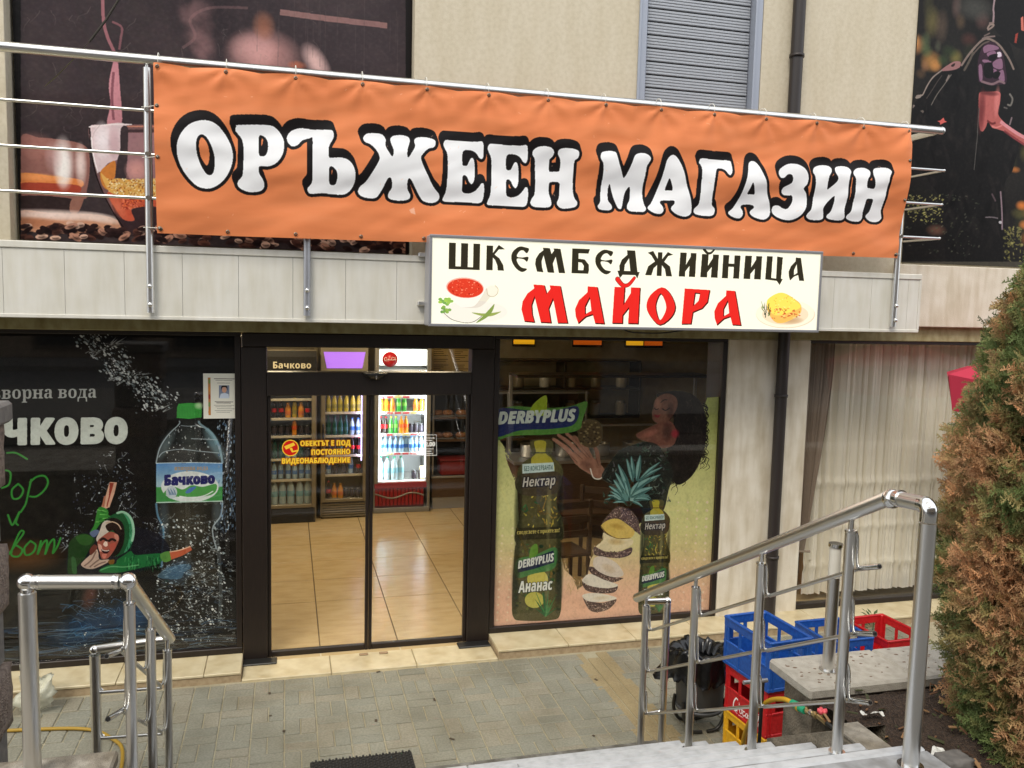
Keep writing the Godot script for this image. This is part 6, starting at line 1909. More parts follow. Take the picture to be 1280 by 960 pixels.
func cafe_chair(at: Vector3, turn: float, label: String, m: Material) -> void:
	var c := thing("cafe_chair", label, "chair", at, turn)
	slab("seat", Vector3(-0.21, 0.43, -0.21), Vector3(0.21, 0.46, 0.21), m, c, 0.01)
	for sx in [-1, 1]:
		for sz in [-1, 1]:
			slab("leg", Vector3(sx * 0.19 - 0.018, 0, sz * 0.19 - 0.018), Vector3(sx * 0.19 + 0.018, 0.43, sz * 0.19 + 0.018), m, c)
		slab("back_post", Vector3(sx * 0.19 - 0.018, 0.46, 0.172), Vector3(sx * 0.19 + 0.018, 0.98, 0.208), m, c)
	for y in [0.62, 0.76, 0.90]:
		slab("back_slat", Vector3(-0.172, y, 0.178), Vector3(0.172, y + 0.07, 0.198), m, c)

func pleated(x0: Callable, x1: Callable, y0: float, y1: float, z: float, folds: float, depth: float, seed_: int, n := 220, rows := 16, tucked := false) -> ArrayMesh:
	var w := noise(0.9, seed_, 2)
	var st := begin(true)
	var pt := func(i: int, j: int) -> Vector3:
		var u := float(i) / n
		var v := float(j) / rows
		var y := lerpf(y1, y0, v)
		var ph := u * folds + 0.9 * w.get_noise_1d(u * folds * 0.8) + 0.06 * w.get_noise_2d(u * 30.0, v * 2.0)
		var d := absf(fposmod(ph, 1.0) - 0.5) * 2.0
		var amp := depth * (0.35 + 0.65 * absf(w.get_noise_1d(floor(ph) * 7.3) * 1.6))
		var tuck := 0.0
		if tucked:
			for t in [[1.18, 0.04, 0.016], [0.74, 0.035, 0.013], [0.36, 0.035, 0.012]]:
				var e: float = (y - t[0] - 0.012 * w.get_noise_1d(u * 40.0)) / t[1]
				tuck += t[2] * exp(-e * e)
		return Vector3(lerpf(x0.call(v), x1.call(v), u), y, z + amp * (pow(d, 0.7) - 0.5) * 2.0 + tuck)
	for i in n:
		for j in rows:
			quad(st, pt.call(i, j + 1), pt.call(i + 1, j + 1), pt.call(i + 1, j), pt.call(i, j))
	return done(st)
func curtains() -> void:
	var sheer := mat("sheer", c8(226, 220, 203, 1.0), 0.9)
	var c := thing("sheer_curtain", "pale sheer curtain hanging in pleats behind the wide window", "curtain", Vector3(4.8, 0.02, -0.28))
	part("curtain_cloth", pleated(func(_v): return 0.05, func(_v): return 4.0, 0.08, 2.55, 0.0, 40.0, 0.06, 3, 700, 120, true), sheer, c)
	part("curtain_rod", tube([Vector3(-0.1, 2.57, 0.0), Vector3(4.05, 2.57, 0.0)], 0.014, 8), mats["aluminium"], c)
	var drape := mat("drape", c8(140, 124, 108), 0.85)
	var d := thing("brown_drape", "brown drape gathered at the left end of the wide window", "curtain", Vector3(4.62, 0.02, -0.14))
	part("drape_cloth", pleated(func(v): return 0.06 + 0.03 * v, func(v): return 0.06 + 0.30 * (1.0 - pow(maxf(0.0, v - 0.12), 1.3) * 0.85), 0.55, 2.55, 0.0, 6.0, 0.035, 8, 90, 24), drape, d)
	part("tie_back", tube([Vector3(0.06, 0.56, 0.0), Vector3(0.2, 0.56, 0.03)], 0.012, 8), drape, d)

# ---------------------------------------------------------------- coolers and what stands in them
func bottle_kind(kind: String) -> Array:        # [profile of body, label band, cap band, colours: body, label, cap]
	match kind:
		"water": return [[V(0, 0), V(0.03, 0), V(0.033, 0.01), V(0.033, 0.13), V(0.026, 0.165), V(0.013, 0.195), V(0.013, 0.205)], [0.06, 0.11, 0.0337], [0.205, 0.222], c8(176, 206, 222), c8(60, 120, 196), c8(70, 130, 206)]
		"big_water": return [[V(0, 0), V(0.042, 0), V(0.046, 0.012), V(0.046, 0.19), V(0.038, 0.24), V(0.015, 0.29), V(0.015, 0.30)], [0.10, 0.17, 0.0468], [0.30, 0.32], c8(190, 214, 220), c8(130, 190, 206), c8(70, 180, 130)]
		"cola": return [[V(0, 0), V(0.03, 0), V(0.032, 0.01), V(0.03, 0.06), V(0.032, 0.11), V(0.026, 0.16), V(0.012, 0.2), V(0.012, 0.21)], [0.07, 0.12, 0.0335], [0.21, 0.228], c8(30, 14, 12), c8(200, 24, 30), c8(206, 30, 36)]
		"green": return [[V(0, 0), V(0.03, 0), V(0.032, 0.01), V(0.03, 0.06), V(0.032, 0.12), V(0.026, 0.165), V(0.012, 0.2), V(0.012, 0.21)], [0.075, 0.125, 0.0335], [0.21, 0.228], c8(60, 176, 60), c8(140, 214, 90), c8(230, 220, 60)]
		"orange": return [[V(0, 0), V(0.03, 0), V(0.032, 0.01), V(0.03, 0.06), V(0.032, 0.12), V(0.026, 0.165), V(0.012, 0.2), V(0.012, 0.21)], [0.075, 0.125, 0.0335], [0.21, 0.228], c8(240, 150, 20), c8(236, 90, 30), c8(240, 160, 30)]
		"juice": return [[V(0, 0), V(0.034, 0), V(0.037, 0.012), V(0.034, 0.05), V(0.037, 0.09), V(0.036, 0.12), V(0.018, 0.165), V(0.018, 0.175)], [0.04, 0.09, 0.0375], [0.175, 0.195], c8(236, 160, 50), c8(226, 120, 40), c8(206, 150, 60)]
		"dark": return [[V(0, 0), V(0.032, 0), V(0.034, 0.01), V(0.034, 0.115), V(0.03, 0.123), V(0.0, 0.123)], [0.02, 0.10, 0.0345], [0.123, 0.126], c8(40, 38, 44), c8(56, 50, 62), c8(120, 120, 124)]
		"yellow": return [[V(0, 0), V(0.03, 0), V(0.033, 0.01), V(0.033, 0.13), V(0.026, 0.17), V(0.012, 0.22), V(0.012, 0.235)], [0.05, 0.10, 0.0337], [0.235, 0.25], c8(196, 176, 50), c8(150, 140, 50), c8(226, 200, 60)]
		"teal": return [[V(0, 0), V(0.03, 0), V(0.033, 0.01), V(0.033, 0.13), V(0.026, 0.17), V(0.012, 0.22), V(0.012, 0.235)], [0.05, 0.10, 0.0337], [0.235, 0.25], c8(30, 90, 80), c8(60, 110, 110), c8(40, 120, 90)]
	return []
func bottle_label(kind: String, place: String) -> String:
	return {"water": "small clear water bottle with blue label ", "big_water": "large clear water bottle with green cap ", "cola": "dark cola bottle with red label ", "green": "bright green soda bottle ", "orange": "orange soda bottle ", "juice": "amber juice bottle ", "dark": "dark drink can ", "yellow": "yellow glass drink bottle ", "teal": "deep green glass bottle "}[kind] + place
var bottle_protos := {}
func stand_bottle(kind: String, at: Vector3, place: String, group: String, turn: float) -> void:
	if not bottle_protos.has(kind):
		var d := bottle_kind(kind)
		var t := thing("drink_bottle" if kind != "dark" else "drink_can", bottle_label(kind, place), "bottle" if kind != "dark" else "can", at, turn, group)
		var m := mat("drink_" + kind, d[3], 0.12)
		m.metallic_specular = 0.6
		part("bottle_body", lathe(d[0], 12), m, t)
		var b: Array = d[1]
		part("paper_label", lathe([V(b[2], b[0]), V(b[2] + 0.0004, b[0] + 0.001), V(b[2] + 0.0004, b[1] - 0.001), V(b[2], b[1])], 12), mat("label_" + kind, d[4], 0.4), t)
		var c: Array = d[2]
		var r: float = 0.0155 if kind != "juice" and kind != "big_water" else 0.02
		if kind == "dark":
			r = 0.029
		part("cap", lathe([V(0, c[0]), V(r, c[0]), V(r, c[1] - 0.002), V(r - 0.003, c[1]), V(0, c[1])], 12), mat("cap_" + kind, d[5], 0.4), t)
		bottle_protos[kind] = t
	else:
		var c := copy_of(bottle_protos[kind], at, turn, bottle_label(kind, place))
		c.set_meta("group", group)
func cooler_shell(o: Node3D, w: float, h: float, d: float, m: Material, inner: Material, foot: float, head: float, pane: bool) -> void:
	slab("side_panel", Vector3(-w / 2, 0.02, -d), Vector3(-w / 2 + 0.035, h, 0.0), m, o)
	slab("side_panel", Vector3(w / 2 - 0.035, 0.02, -d), Vector3(w / 2, h, 0.0), m, o)
	slab("back_panel", Vector3(-w / 2 + 0.035, 0.02, -d), Vector3(w / 2 - 0.035, h, -d + 0.03), inner, o)
	slab("top_panel", Vector3(-w / 2 + 0.035, h - 0.03, -d + 0.03), Vector3(w / 2 - 0.035, h, -0.001), m, o)
	slab("inner_top", Vector3(-w / 2 + 0.035, head - 0.02, -d + 0.03), Vector3(w / 2 - 0.035, head, -0.03), inner, o)
	slab("deck", Vector3(-w / 2 + 0.035, foot - 0.03, -d + 0.03), Vector3(w / 2 - 0.035, foot, -0.03), inner, o)
	if pane:
		slab("glass_door", Vector3(-w / 2 + 0.06, foot + 0.02, 0.004), Vector3(w / 2 - 0.06, head - 0.02, 0.010), mats["cooler_pane"], o, 0.001)
		slab("door_frame", Vector3(-w / 2 + 0.005, foot - 0.02, 0.001), Vector3(-w / 2 + 0.06, head + 0.02, 0.03), m, o)
		slab("door_frame", Vector3(w / 2 - 0.06, foot - 0.02, 0.001), Vector3(w / 2 - 0.005, head + 0.02, 0.03), m, o)
		slab("door_frame", Vector3(-w / 2 + 0.06, head - 0.02, 0.001), Vector3(w / 2 - 0.06, head + 0.02, 0.03), m, o)
		slab("door_frame", Vector3(-w / 2 + 0.06, foot - 0.02, 0.001), Vector3(w / 2 - 0.06, foot + 0.02, 0.03), m, o)
		slab("door_handle", Vector3(-w / 2 + 0.02, 0.95, 0.03), Vector3(-w / 2 + 0.04, 1.25, 0.06), mats["black_plastic"], o)
func coolers() -> void:
	var grey := mat("cooler_frame", c8(126, 116, 96), 0.4, 0.2)
	var inside_dark := mat("cooler_inside", c8(168, 164, 152), 0.6)
	var white := mat("cooler_white", c8(236, 238, 238), 0.4)
	var strip := mat("shelf_strip", c8(206, 200, 180), 0.5)
	var red := mat("cooler_red", c8(150, 18, 28), 0.35)
	# dark cooler on the left, named on its header
	var a := thing("drinks_cooler", "dim drinks cooler with a dark header bearing a pale name", "fridge", Vector3(0.05, 0.016, -4.12), 0.03)
	cooler_shell(a, 0.62, 2.2, 0.6, grey, inside_dark, 0.22, 1.86, true)
	slab("base", Vector3(-0.3, 0.0, -0.55), Vector3(0.3, 0.19, 0.0), mat("cooler_base", c8(30, 30, 34), 0.5), a)
	part("header_print", sheet(0.6, 0.2), printed("cooler_name", print_cooler_name(), 0.5), a, Vector3(0, 2.02, 0.034))
	slab("header_panel", Vector3(-0.31, 1.885, 0.0), Vector3(0.31, 2.195, 0.03), mat("header_dark", c8(34, 32, 28), 0.5), a)
	for y in [0.55, 0.815, 1.11, 1.335, 1.58]:
		slab("shelf", Vector3(-0.27, y - 0.012, -0.55), Vector3(0.27, y, -0.06), mats["aluminium"], a)
		slab("price_strip", Vector3(-0.27, y - 0.025, -0.06), Vector3(0.27, y + 0.008, -0.052), strip, a)
	# second cooler with a violet lit header
	var b := thing("drinks_cooler", "drinks cooler with a glowing violet header and slanted louvres at its foot", "fridge", Vector3(0.715, 0.016, -4.28), 0.03)
	cooler_shell(b, 0.60, 2.25, 0.6, grey, inside_dark, 0.24, 1.90, true)
	slab("header_panel", Vector3(-0.30, 1.925, 0.0), Vector3(0.30, 2.245, 0.02), mat("header_grey", c8(120, 112, 94), 0.5), b)
	var hd := begin()
	quad(hd, Vector3(-0.225, 1.965, 0.026), Vector3(0.225, 1.965, 0.026), Vector3(0.265, 2.175, 0.026), Vector3(-0.265, 2.175, 0.026))
	part("violet_light_panel", done(hd), glow("violet_glow", Color(0.62, 0.42, 0.90), 0.34), b)
	for k in 6:
		part("louvre", box(Vector3(0.56, 0.02, 0.03), 0.003), grey, b, Vector3(0, 0.03 + k * 0.032, 0.0), Basis(Vector3.RIGHT, 0.5))
	slab("louvre_back", Vector3(-0.29, 0.0, -0.2), Vector3(0.29, 0.22, -0.02), mats["black_gap"], b)
	for y in [0.565, 0.82, 1.08, 1.385, 1.66]:
		slab("shelf", Vector3(-0.26, y - 0.012, -0.55), Vector3(0.26, y, -0.06), mats["aluminium"], b)
		slab("price_strip", Vector3(-0.26, y - 0.025, -0.06), Vector3(0.26, y + 0.008, -0.052), strip, b)
	slab("led_strip", Vector3(0.216, 0.75, -0.02), Vector3(0.232, 1.86, -0.008), glow("led_violet", Color(0.86, 0.80, 1.0), 1.4), b)
	lamp("led_strip_light", b.position + Vector3(0.215, 1.3, -0.03), Vector2(0.02, 1.0), 0.10, Color(0.82, 0.78, 1.0), Basis(Vector3.UP, 0.9))
	# bright red and white cooler
	var c := thing("drinks_cooler", "bright red and white drinks cooler with a round red badge", "fridge", Vector3(1.495, 0.016, -4.46), 0.0)
	cooler_shell(c, 0.76, 2.25, 0.66, mat("cooler_grey", c8(140, 136, 128), 0.4, 0.2), white, 0.42, 1.93, false)
	slab("glass_door", Vector3(-0.31, 0.44, 0.004), Vector3(0.30, 1.92, 0.010), mats["cooler_pane"], c, 0.001)
	slab("door_frame", Vector3(-0.375, 0.40, 0.001), Vector3(-0.32, 2.22, 0.03), mats["cooler_grey"], c)
	slab("door_frame", Vector3(0.32, 0.40, 0.001), Vector3(0.375, 2.22, 0.03), mats["cooler_grey"], c)
	slab("lit_sign_panel", Vector3(-0.318, 1.99, 0.0), Vector3(0.318, 2.205, 0.022), glow("cooler_header_glow", Color(0.97, 1.0, 0.97), 0.7), c, 0.02)
	var badge := part("badge", lathe([V(0.0, -0.006), V(0.1, -0.006), V(0.1, 0.004), V(0.0, 0.006)], 32), mat("badge_red", c8(206, 30, 40), 0.3), c, Vector3(-0.18, 2.07, 0.034), Basis(Vector3.RIGHT, PI / 2))
	part("badge_script", sheet(0.165, 0.066), printed("script_white", script_print(320, Color(1, 1, 1, 0), c8(250, 240, 236)), 0.5, 1), c, Vector3(-0.18, 2.075, 0.0435))
	slab("red_panel", Vector3(-0.37, 0.335, 0.0), Vector3(0.33, 0.415, 0.03), red, c)
	slab("grille_back", Vector3(-0.36, 0.07, -0.02), Vector3(0.30, 0.335, 0.002), mat("grille_dark", c8(90, 10, 16), 0.5), c)
	for k in 13:
		slab("grille_bar", Vector3(-0.36 + k * 0.051, 0.10, 0.002), Vector3(-0.32 + k * 0.051, 0.33, 0.018), red, c)
	var wv := []
	for k in 13:
		wv.append(Vector3(-0.36 + k * 0.055, 0.235 + 0.035 * sin(k * 0.62 + 2.2), 0.02))
	part("wave_trim", tube(wv, 0.011, 8), mats["cooler_grey"], c)
	slab("base", Vector3(-0.375, 0.0, -0.6), Vector3(0.375, 0.068, 0.02), mats["cooler_grey"], c)
	var tags := mat("tag_red", c8(216, 60, 70), 0.5)
	for y in [0.80, 1.06, 1.355, 1.57, 1.80]:
		slab("shelf", Vector3(-0.34, y - 0.012, -0.6), Vector3(0.34, y, -0.07), white, c)
		slab("price_strip", Vector3(-0.34, y - 0.028, -0.07), Vector3(0.34, y + 0.006, -0.062), white, c)
		for k in 6:
			if (k * 7 + int(y * 100)) % 5 != 0:
				slab("price_tag", Vector3(-0.32 + k * 0.11, y - 0.024, -0.062), Vector3(-0.235 + k * 0.11, y + 0.002, -0.060), tags if (k + int(y * 10)) % 4 != 1 else mat("tag_yellow", c8(226, 214, 130), 0.5), c, 0.0005)
	slab("led_strip", Vector3(0.302, 0.46, -0.02), Vector3(0.318, 1.92, -0.006), glow("led_white", Color(0.95, 0.98, 1.0), 1.6), c)
	slab("led_strip", Vector3(-0.318, 0.46, -0.02), Vector3(-0.302, 1.92, -0.006), mats["led_white"], c)
	for s in [-1.0, 1.0]:
		lamp("led_strip_light", c.position + Vector3(0.30 * s, 1.19, -0.035), Vector2(0.02, 1.4), 0.45, Color(0.93, 0.98, 1.0), Basis(Vector3.UP, 0.75 * s))
	# drinks
	var rows := [
		[c.position, 0.32, 0.436, ["big_water", "big_water", "big_water", "big_water", "", "dark", "dark"], "on the floor of the red cooler", "bottles in the red and white cooler"],
		[c.position, 0.32, 0.816, ["water", "water", "water", "water", "water", "water", "water", "water", "water"], "on the lowest shelf of the red cooler", "bottles in the red and white cooler"],
		[c.position, 0.32, 1.076, ["cola", "cola", "green", "green", "orange", "orange", "dark", "dark", "dark"], "on the middle shelf of the red cooler", "bottles in the red and white cooler"],
		[c.position, 0.32, 1.371, ["juice", "juice", "juice", "green", "green", "", "juice", "juice"], "on the upper shelf of the red cooler", "bottles in the red and white cooler"],
		[c.position, 0.32, 1.816, ["dark", "dark", "dark", "dark", "dark", "dark", "dark", "dark"], "on the top shelf of the red cooler", "bottles in the red and white cooler"],
		[a.position, 0.25, 0.236, ["big_water", "big_water", "big_water", "big_water", "big_water"], "on the floor of the dim left cooler", "bottles in the dim left cooler"],
		[a.position, 0.25, 0.566, ["water", "water", "water", "water", "water", "water"], "on the lowest shelf of the dim left cooler", "bottles in the dim left cooler"],
		[a.position, 0.25, 0.831, ["teal", "teal", "water", "water", "teal", "dark"], "on the second shelf of the dim left cooler", "bottles in the dim left cooler"],
		[a.position, 0.25, 1.126, ["dark", "dark", "dark", "orange", "dark", "dark"], "on the third shelf of the dim left cooler", "bottles in the dim left cooler"],
		[a.position, 0.25, 1.351, ["cola", "cola", "juice", "yellow", "juice", "cola"], "on the top shelf of the dim left cooler", "bottles in the dim left cooler"],
		[b.position, 0.24, 0.256, ["cola", "juice", "juice", "dark", "dark", "dark"], "on the floor of the violet lit cooler", "bottles in the violet lit cooler"],
		[b.position, 0.24, 0.581, ["water", "dark", "dark", "water", "cola"], "on the lowest shelf of the violet lit cooler", "bottles in the violet lit cooler"],
		[b.position, 0.24, 0.836, ["dark", "dark", "teal", "dark", "cola", "cola"], "on the second shelf of the violet lit cooler", "bottles in the violet lit cooler"],
		[b.position, 0.24, 1.096, ["teal", "teal", "teal", "teal", "water", "water"], "on the third shelf of the violet lit cooler", "bottles in the violet lit cooler"],
		[b.position, 0.24, 1.401, ["yellow", "yellow", "yellow", "yellow", "yellow", "yellow"], "on the top shelf of the violet lit cooler", "bottles in the violet lit cooler"]]
	for r in rows:
		var n: int = r[3].size()
		for k in n:
			var kind: String = r[3][k]
			if kind == "":
				continue
			var x := lerpf(-r[1] + 0.045, r[1] - 0.045, k / float(n - 1)) + (rng.randf_range(-0.006, 0.006) if n < 8 else rng.randf_range(-0.002, 0.002))
			stand_bottle(kind, r[0] + Vector3(x, r[2] - 0.016 + 0.001, -0.115 - rng.randf() * 0.05), r[4], r[5], rng.randf() * TAU)
	# pack of dark drinks and a box on the floor of the bright cooler: a standing carton
	var carton := thing("drink_carton", "pale drink carton leaning in the red and white cooler", "carton", c.position + Vector3(0.285, 0.405, -0.12), 0.2)
	slab("carton_body", Vector3(-0.03, 0.0, -0.03), Vector3(0.03, 0.17, 0.03), mat("carton", c8(200, 186, 150), 0.6), carton)
	slab("carton_top", Vector3(-0.03, 0.17, -0.006), Vector3(0.03, 0.2, 0.006), mats["carton"], carton)

# ---------------------------------------------------------------- steel rails of the stairs
func rail_bracket(p: Vector3, side: Vector3) -> Array:       # thin rod that leaves a post, drops and bends into the bar
	return smooth_path([p + Vector3(0, 0.16, 0), p + side * 0.35 + Vector3(0, 0.13, 0), p + side * 0.45 + Vector3(0, 0.05, 0), p + side * 0.65 + Vector3(0, 0.018, 0), p + side * 1.2 + Vector3(0, 0.006, 0)], 4)
func stair_rails() -> void:
	var s: Material = mats["steel"]
	var shiny: Material = mats["steel_polished"]
	# right-hand rail
	var r := thing("stair_railing", "stainless steel handrail on the crate side of the stairs", "railing", Vector3(2.1, 0.162, 2.19))
	var o := -r.position
	var line := func(z: float) -> float: return 1.072 + (z - 2.063) * 0.5204
	var X := 2.1
	part("handrail", tube([Vector3(X, line.call(2.06), 2.06), Vector3(X, line.call(4.235), 4.235)], 0.0275, 18), s, r, o)
	part("end_cap", ball(0.0285), shiny, r, Vector3(X, line.call(2.06), 2.06) + o)
	part("joint", ball(0.036), shiny, r, Vector3(X, 2.206, 4.255) + o)
	part("joint_collar", tube([Vector3(X, 2.214, 4.285), Vector3(X, 2.218, 4.305)], 0.031, 16), shiny, r, o)
	part("handrail", tube([Vector3(X, 2.212, 4.27), Vector3(X, 2.225, 4.42)], 0.0275, 16), s, r, o)
	part("elbow", tube(smooth_path([Vector3(X, 2.222, 4.40), Vector3(X, 2.222, 4.425), Vector3(X, 2.205, 4.436), Vector3(X, 2.17, 4.436)], 5), 0.0285, 16), shiny, r, o)
	var posts := [[2.19, 0.162, 0.021], [2.81, 0.486, 0.021], [3.43, 0.81, 0.021], [4.04, 1.134, 0.021]]
	for p in posts:
		var top: float = line.call(p[0]) - 0.075
		var post := part("post", tube([Vector3(X, p[1] - 0.004, p[0]), Vector3(X, top, p[0])], p[2], 14), s, r, o)
		part("post_collar", tube([Vector3(X, top, p[0]), Vector3(X, top + 0.008, p[0])], 0.023, 14), shiny, post)
		part("post_pin", tube([Vector3(X, top + 0.008, p[0]), Vector3(X, top + 0.055, p[0])], 0.011, 10), shiny, post)
		part("flange", tube([Vector3(X, p[1] + 0.001, p[0]), Vector3(X, p[1] + 0.007, p[0])], 0.032, 16), shiny, post)
	part("newel", tube([Vector3(X, 1.292, 4.436), Vector3(X, 2.165, 4.436)], 0.0285, 18), s, r, o)
	part("newel_flange", tube([Vector3(X, 1.297, 4.436), Vector3(X, 1.305, 4.436)], 0.044, 18), shiny, r, o)
	# short return at the foot
	part("return_rail", tube([Vector3(X, 1.09, 2.19), Vector3(2.235, 1.088, 2.19)], 0.021, 12), shiny, r, o)
	part("return_joint", ball(0.026), shiny, r, Vector3(2.24, 1.087, 2.19) + o)
	part("return_post", tube([Vector3(2.24, 0.0, 2.19), Vector3(2.24, 1.075, 2.19)], 0.023, 14), s, r, o)
	var drop := [0.215, 0.475, 0.745]
	for d in drop:
		for k in 3:
			var za: float = posts[k][0]
			var zb: float = posts[k + 1][0]
			part("bar", tube([Vector3(X + 0.035, line.call(za) - d, za + 0.03), Vector3(X + 0.035, line.call(zb) - d, zb + 0.02)], 0.0085, 8), s, r, o)
		part("bar", tube([Vector3(X + 0.035, line.call(4.04) - d, 4.06), Vector3(X + 0.035, line.call(4.16) - d - 0.02, 4.17)], 0.011, 10), shiny, r, o)
		part("bar_mouth", tube([Vector3(X + 0.035, line.call(4.16) - d - 0.02, 4.171), Vector3(X + 0.035, line.call(4.16) - d - 0.02, 4.1725)], 0.007, 8), mats["black_gap"], r, o)  # black disc painted as the shade inside the hollow tube end
		for p in posts:
			part("bracket", tube(rail_bracket(Vector3(X + 0.012, line.call(p[0]) - d - 0.012, p[0] + 0.012), Vector3(0.023, 0, 0.012)), 0.006, 8), shiny, r, o)
		part("return_bar", tube([Vector3(X + 0.02, 1.09 - d + 0.04, 2.2), Vector3(2.225, 1.10 - d + 0.04, 2.2)], 0.008, 8), shiny, r, o)
		part("bracket", tube(rail_bracket(Vector3(2.232, 1.1 - d + 0.03, 2.2), Vector3(-0.022, 0, 0.005)), 0.006, 8), shiny, r, o)
	# left-hand rail
	var l := thing("stair_railing", "stainless steel handrail on the stone pillar side of the stairs", "railing", Vector3(-0.6, 0.162, 2.3))
	o = -l.position
	X = -0.6
	var line2 := func(z: float) -> float: return 1.084 + (z - 2.19) * 0.6
	part("handrail", tube([Vector3(X, line2.call(2.16), 2.16), Vector3(X, line2.call(3.30), 3.30)], 0.0275, 18), s, l, o)
	part("end_cap", ball(0.0285), shiny, l, Vector3(X, line2.call(2.16), 2.16) + o)
	part("joint", ball(0.035), shiny, l, Vector3(X, 1.757, 3.31) + o)
	part("handrail", tube([Vector3(X - 0.03, 1.757, 3.307), Vector3(-0.945, 1.757, 3.255)], 0.0275, 18), s, l, o)
	part("joint_collar", tube([Vector3(X - 0.04, 1.757, 3.305), Vector3(X - 0.052, 1.757, 3.303)], 0.0295, 16), shiny, l, o)
	part("joint_collar", tube([Vector3(-0.918, 1.757, 3.259), Vector3(-0.93, 1.757, 3.257)], 0.0295, 16), shiny, l, o)
	part("joint", ball(0.035), shiny, l, Vector3(-0.97, 1.757, 3.25) + o)
	part("newel", tube([Vector3(-0.97, 0.97, 3.25), Vector3(-0.97, 1.715, 3.25)], 0.032, 18), s, l, o)
	part("newel_pin", tube([Vector3(-0.97, 1.715, 3.25), Vector3(-0.97, 1.745, 3.25)], 0.024, 14), shiny, l, o)
	var lp := [[2.25, 0.162], [2.78, 0.486], [3.29, 0.648]]
	for p in lp:
		var top: float = line2.call(p[0]) - 0.085
		var post := part("post", tube([Vector3(X, p[1] - 0.004, p[0]), Vector3(X, top, p[0])], 0.021, 14), s, l, o)
		part("post_collar", tube([Vector3(X, top, p[0]), Vector3(X, top + 0.008, p[0])], 0.023, 14), shiny, post)
		part("post_pin", tube([Vector3(X, top + 0.008, p[0]), Vector3(X, top + 0.06, p[0])], 0.011, 10), shiny, post)
	for d in [0.27, 0.52]:
		for k in 2:
			var za: float = lp[k][0]
			var zb: float = lp[k + 1][0]
			part("bar", tube([Vector3(X - 0.035, line2.call(za) - d, za), Vector3(X - 0.035, line2.call(zb) - d, zb)], 0.0085, 8), s, l, o)
		part("bar", tube([Vector3(X - 0.035, line2.call(3.29) - d, 3.29), Vector3(X - 0.065, line2.call(3.33) - d, 3.40)], 0.011, 10), shiny, l, o)
		part("bar_mouth", tube([Vector3(X - 0.0652, line2.call(3.33) - d, 3.4005), Vector3(X - 0.0655, line2.call(3.33) - d, 3.402)], 0.0075, 8), mats["black_gap"], l, o)  # dark disc again: shade of the open end put into colour
		for p in lp:
			part("bracket", tube(rail_bracket(Vector3(X - 0.012, line2.call(p[0]) - d - 0.01, p[0] - 0.01), Vector3(-0.023, 0, -0.008)), 0.006, 8), shiny, l, o)
		part("return_bar", tube([Vector3(-0.99, 1.03 - d + 0.03, 2.13), Vector3(X - 0.03, 1.06 - d + 0.05, 2.25)], 0.009, 8), s, l, o)
		part("bracket", tube(rail_bracket(Vector3(-0.958, 1.05 - d + 0.02, 2.14), Vector3(0.022, 0, 0.0)), 0.006, 8), shiny, l, o)
	part("return_rail", tube([Vector3(-0.955, 1.03, 2.14), Vector3(X, 1.075, 2.18)], 0.021, 14), s, l, o)
	part("return_joint", ball(0.026), shiny, l, Vector3(-0.967, 1.028, 2.14) + o)
	part("return_post", tube([Vector3(-0.967, 0.0, 2.14), Vector3(-0.967, 1.0, 2.14)], 0.026, 14), s, l, o)

# ---------------------------------------------------------------- left of the stairs
func rough_block(s: Vector3, seed_: int, bulge: float) -> ArrayMesh:       # a split-faced stone
	var w := noise(7.0, seed_, 3)
	var st := begin(true)
	var n := 7
	var bend := func(p: Vector3) -> Vector3:
		var e := (p / (s * 0.5)).abs()
		var k: float = 1.0 - pow(minf(1.0, maxf(e.x * e.y, maxf(e.y * e.z, e.x * e.z))), 3.0)
		var d := p.normalized()
		d.y *= 0.2
		return p + d * (bulge * k * (0.4 + w.get_noise_3dv(p * 1.0)) + 0.012 * w.get_noise_3dv(p * 4.0))
	for ax in 3:
		for sg in [-1.0, 1.0]:
			for i in n:
				for j in n:
					var q := []
					for k in [[0, 0], [1, 0], [1, 1], [0, 1]]:
						var v := Vector3.ZERO
						v[ax] = sg * s[ax] / 2
						v[(ax + 1) % 3] = s[(ax + 1) % 3] * (float(i + k[0]) / n - 0.5)
						v[(ax + 2) % 3] = s[(ax + 2) % 3] * (float(j + k[1]) / n - 0.5)
						q.append(bend.call(v))
					if sg < 0:
						q.reverse()
					quad(st, q[0], q[1], q[2], q[3])
	return done(st)
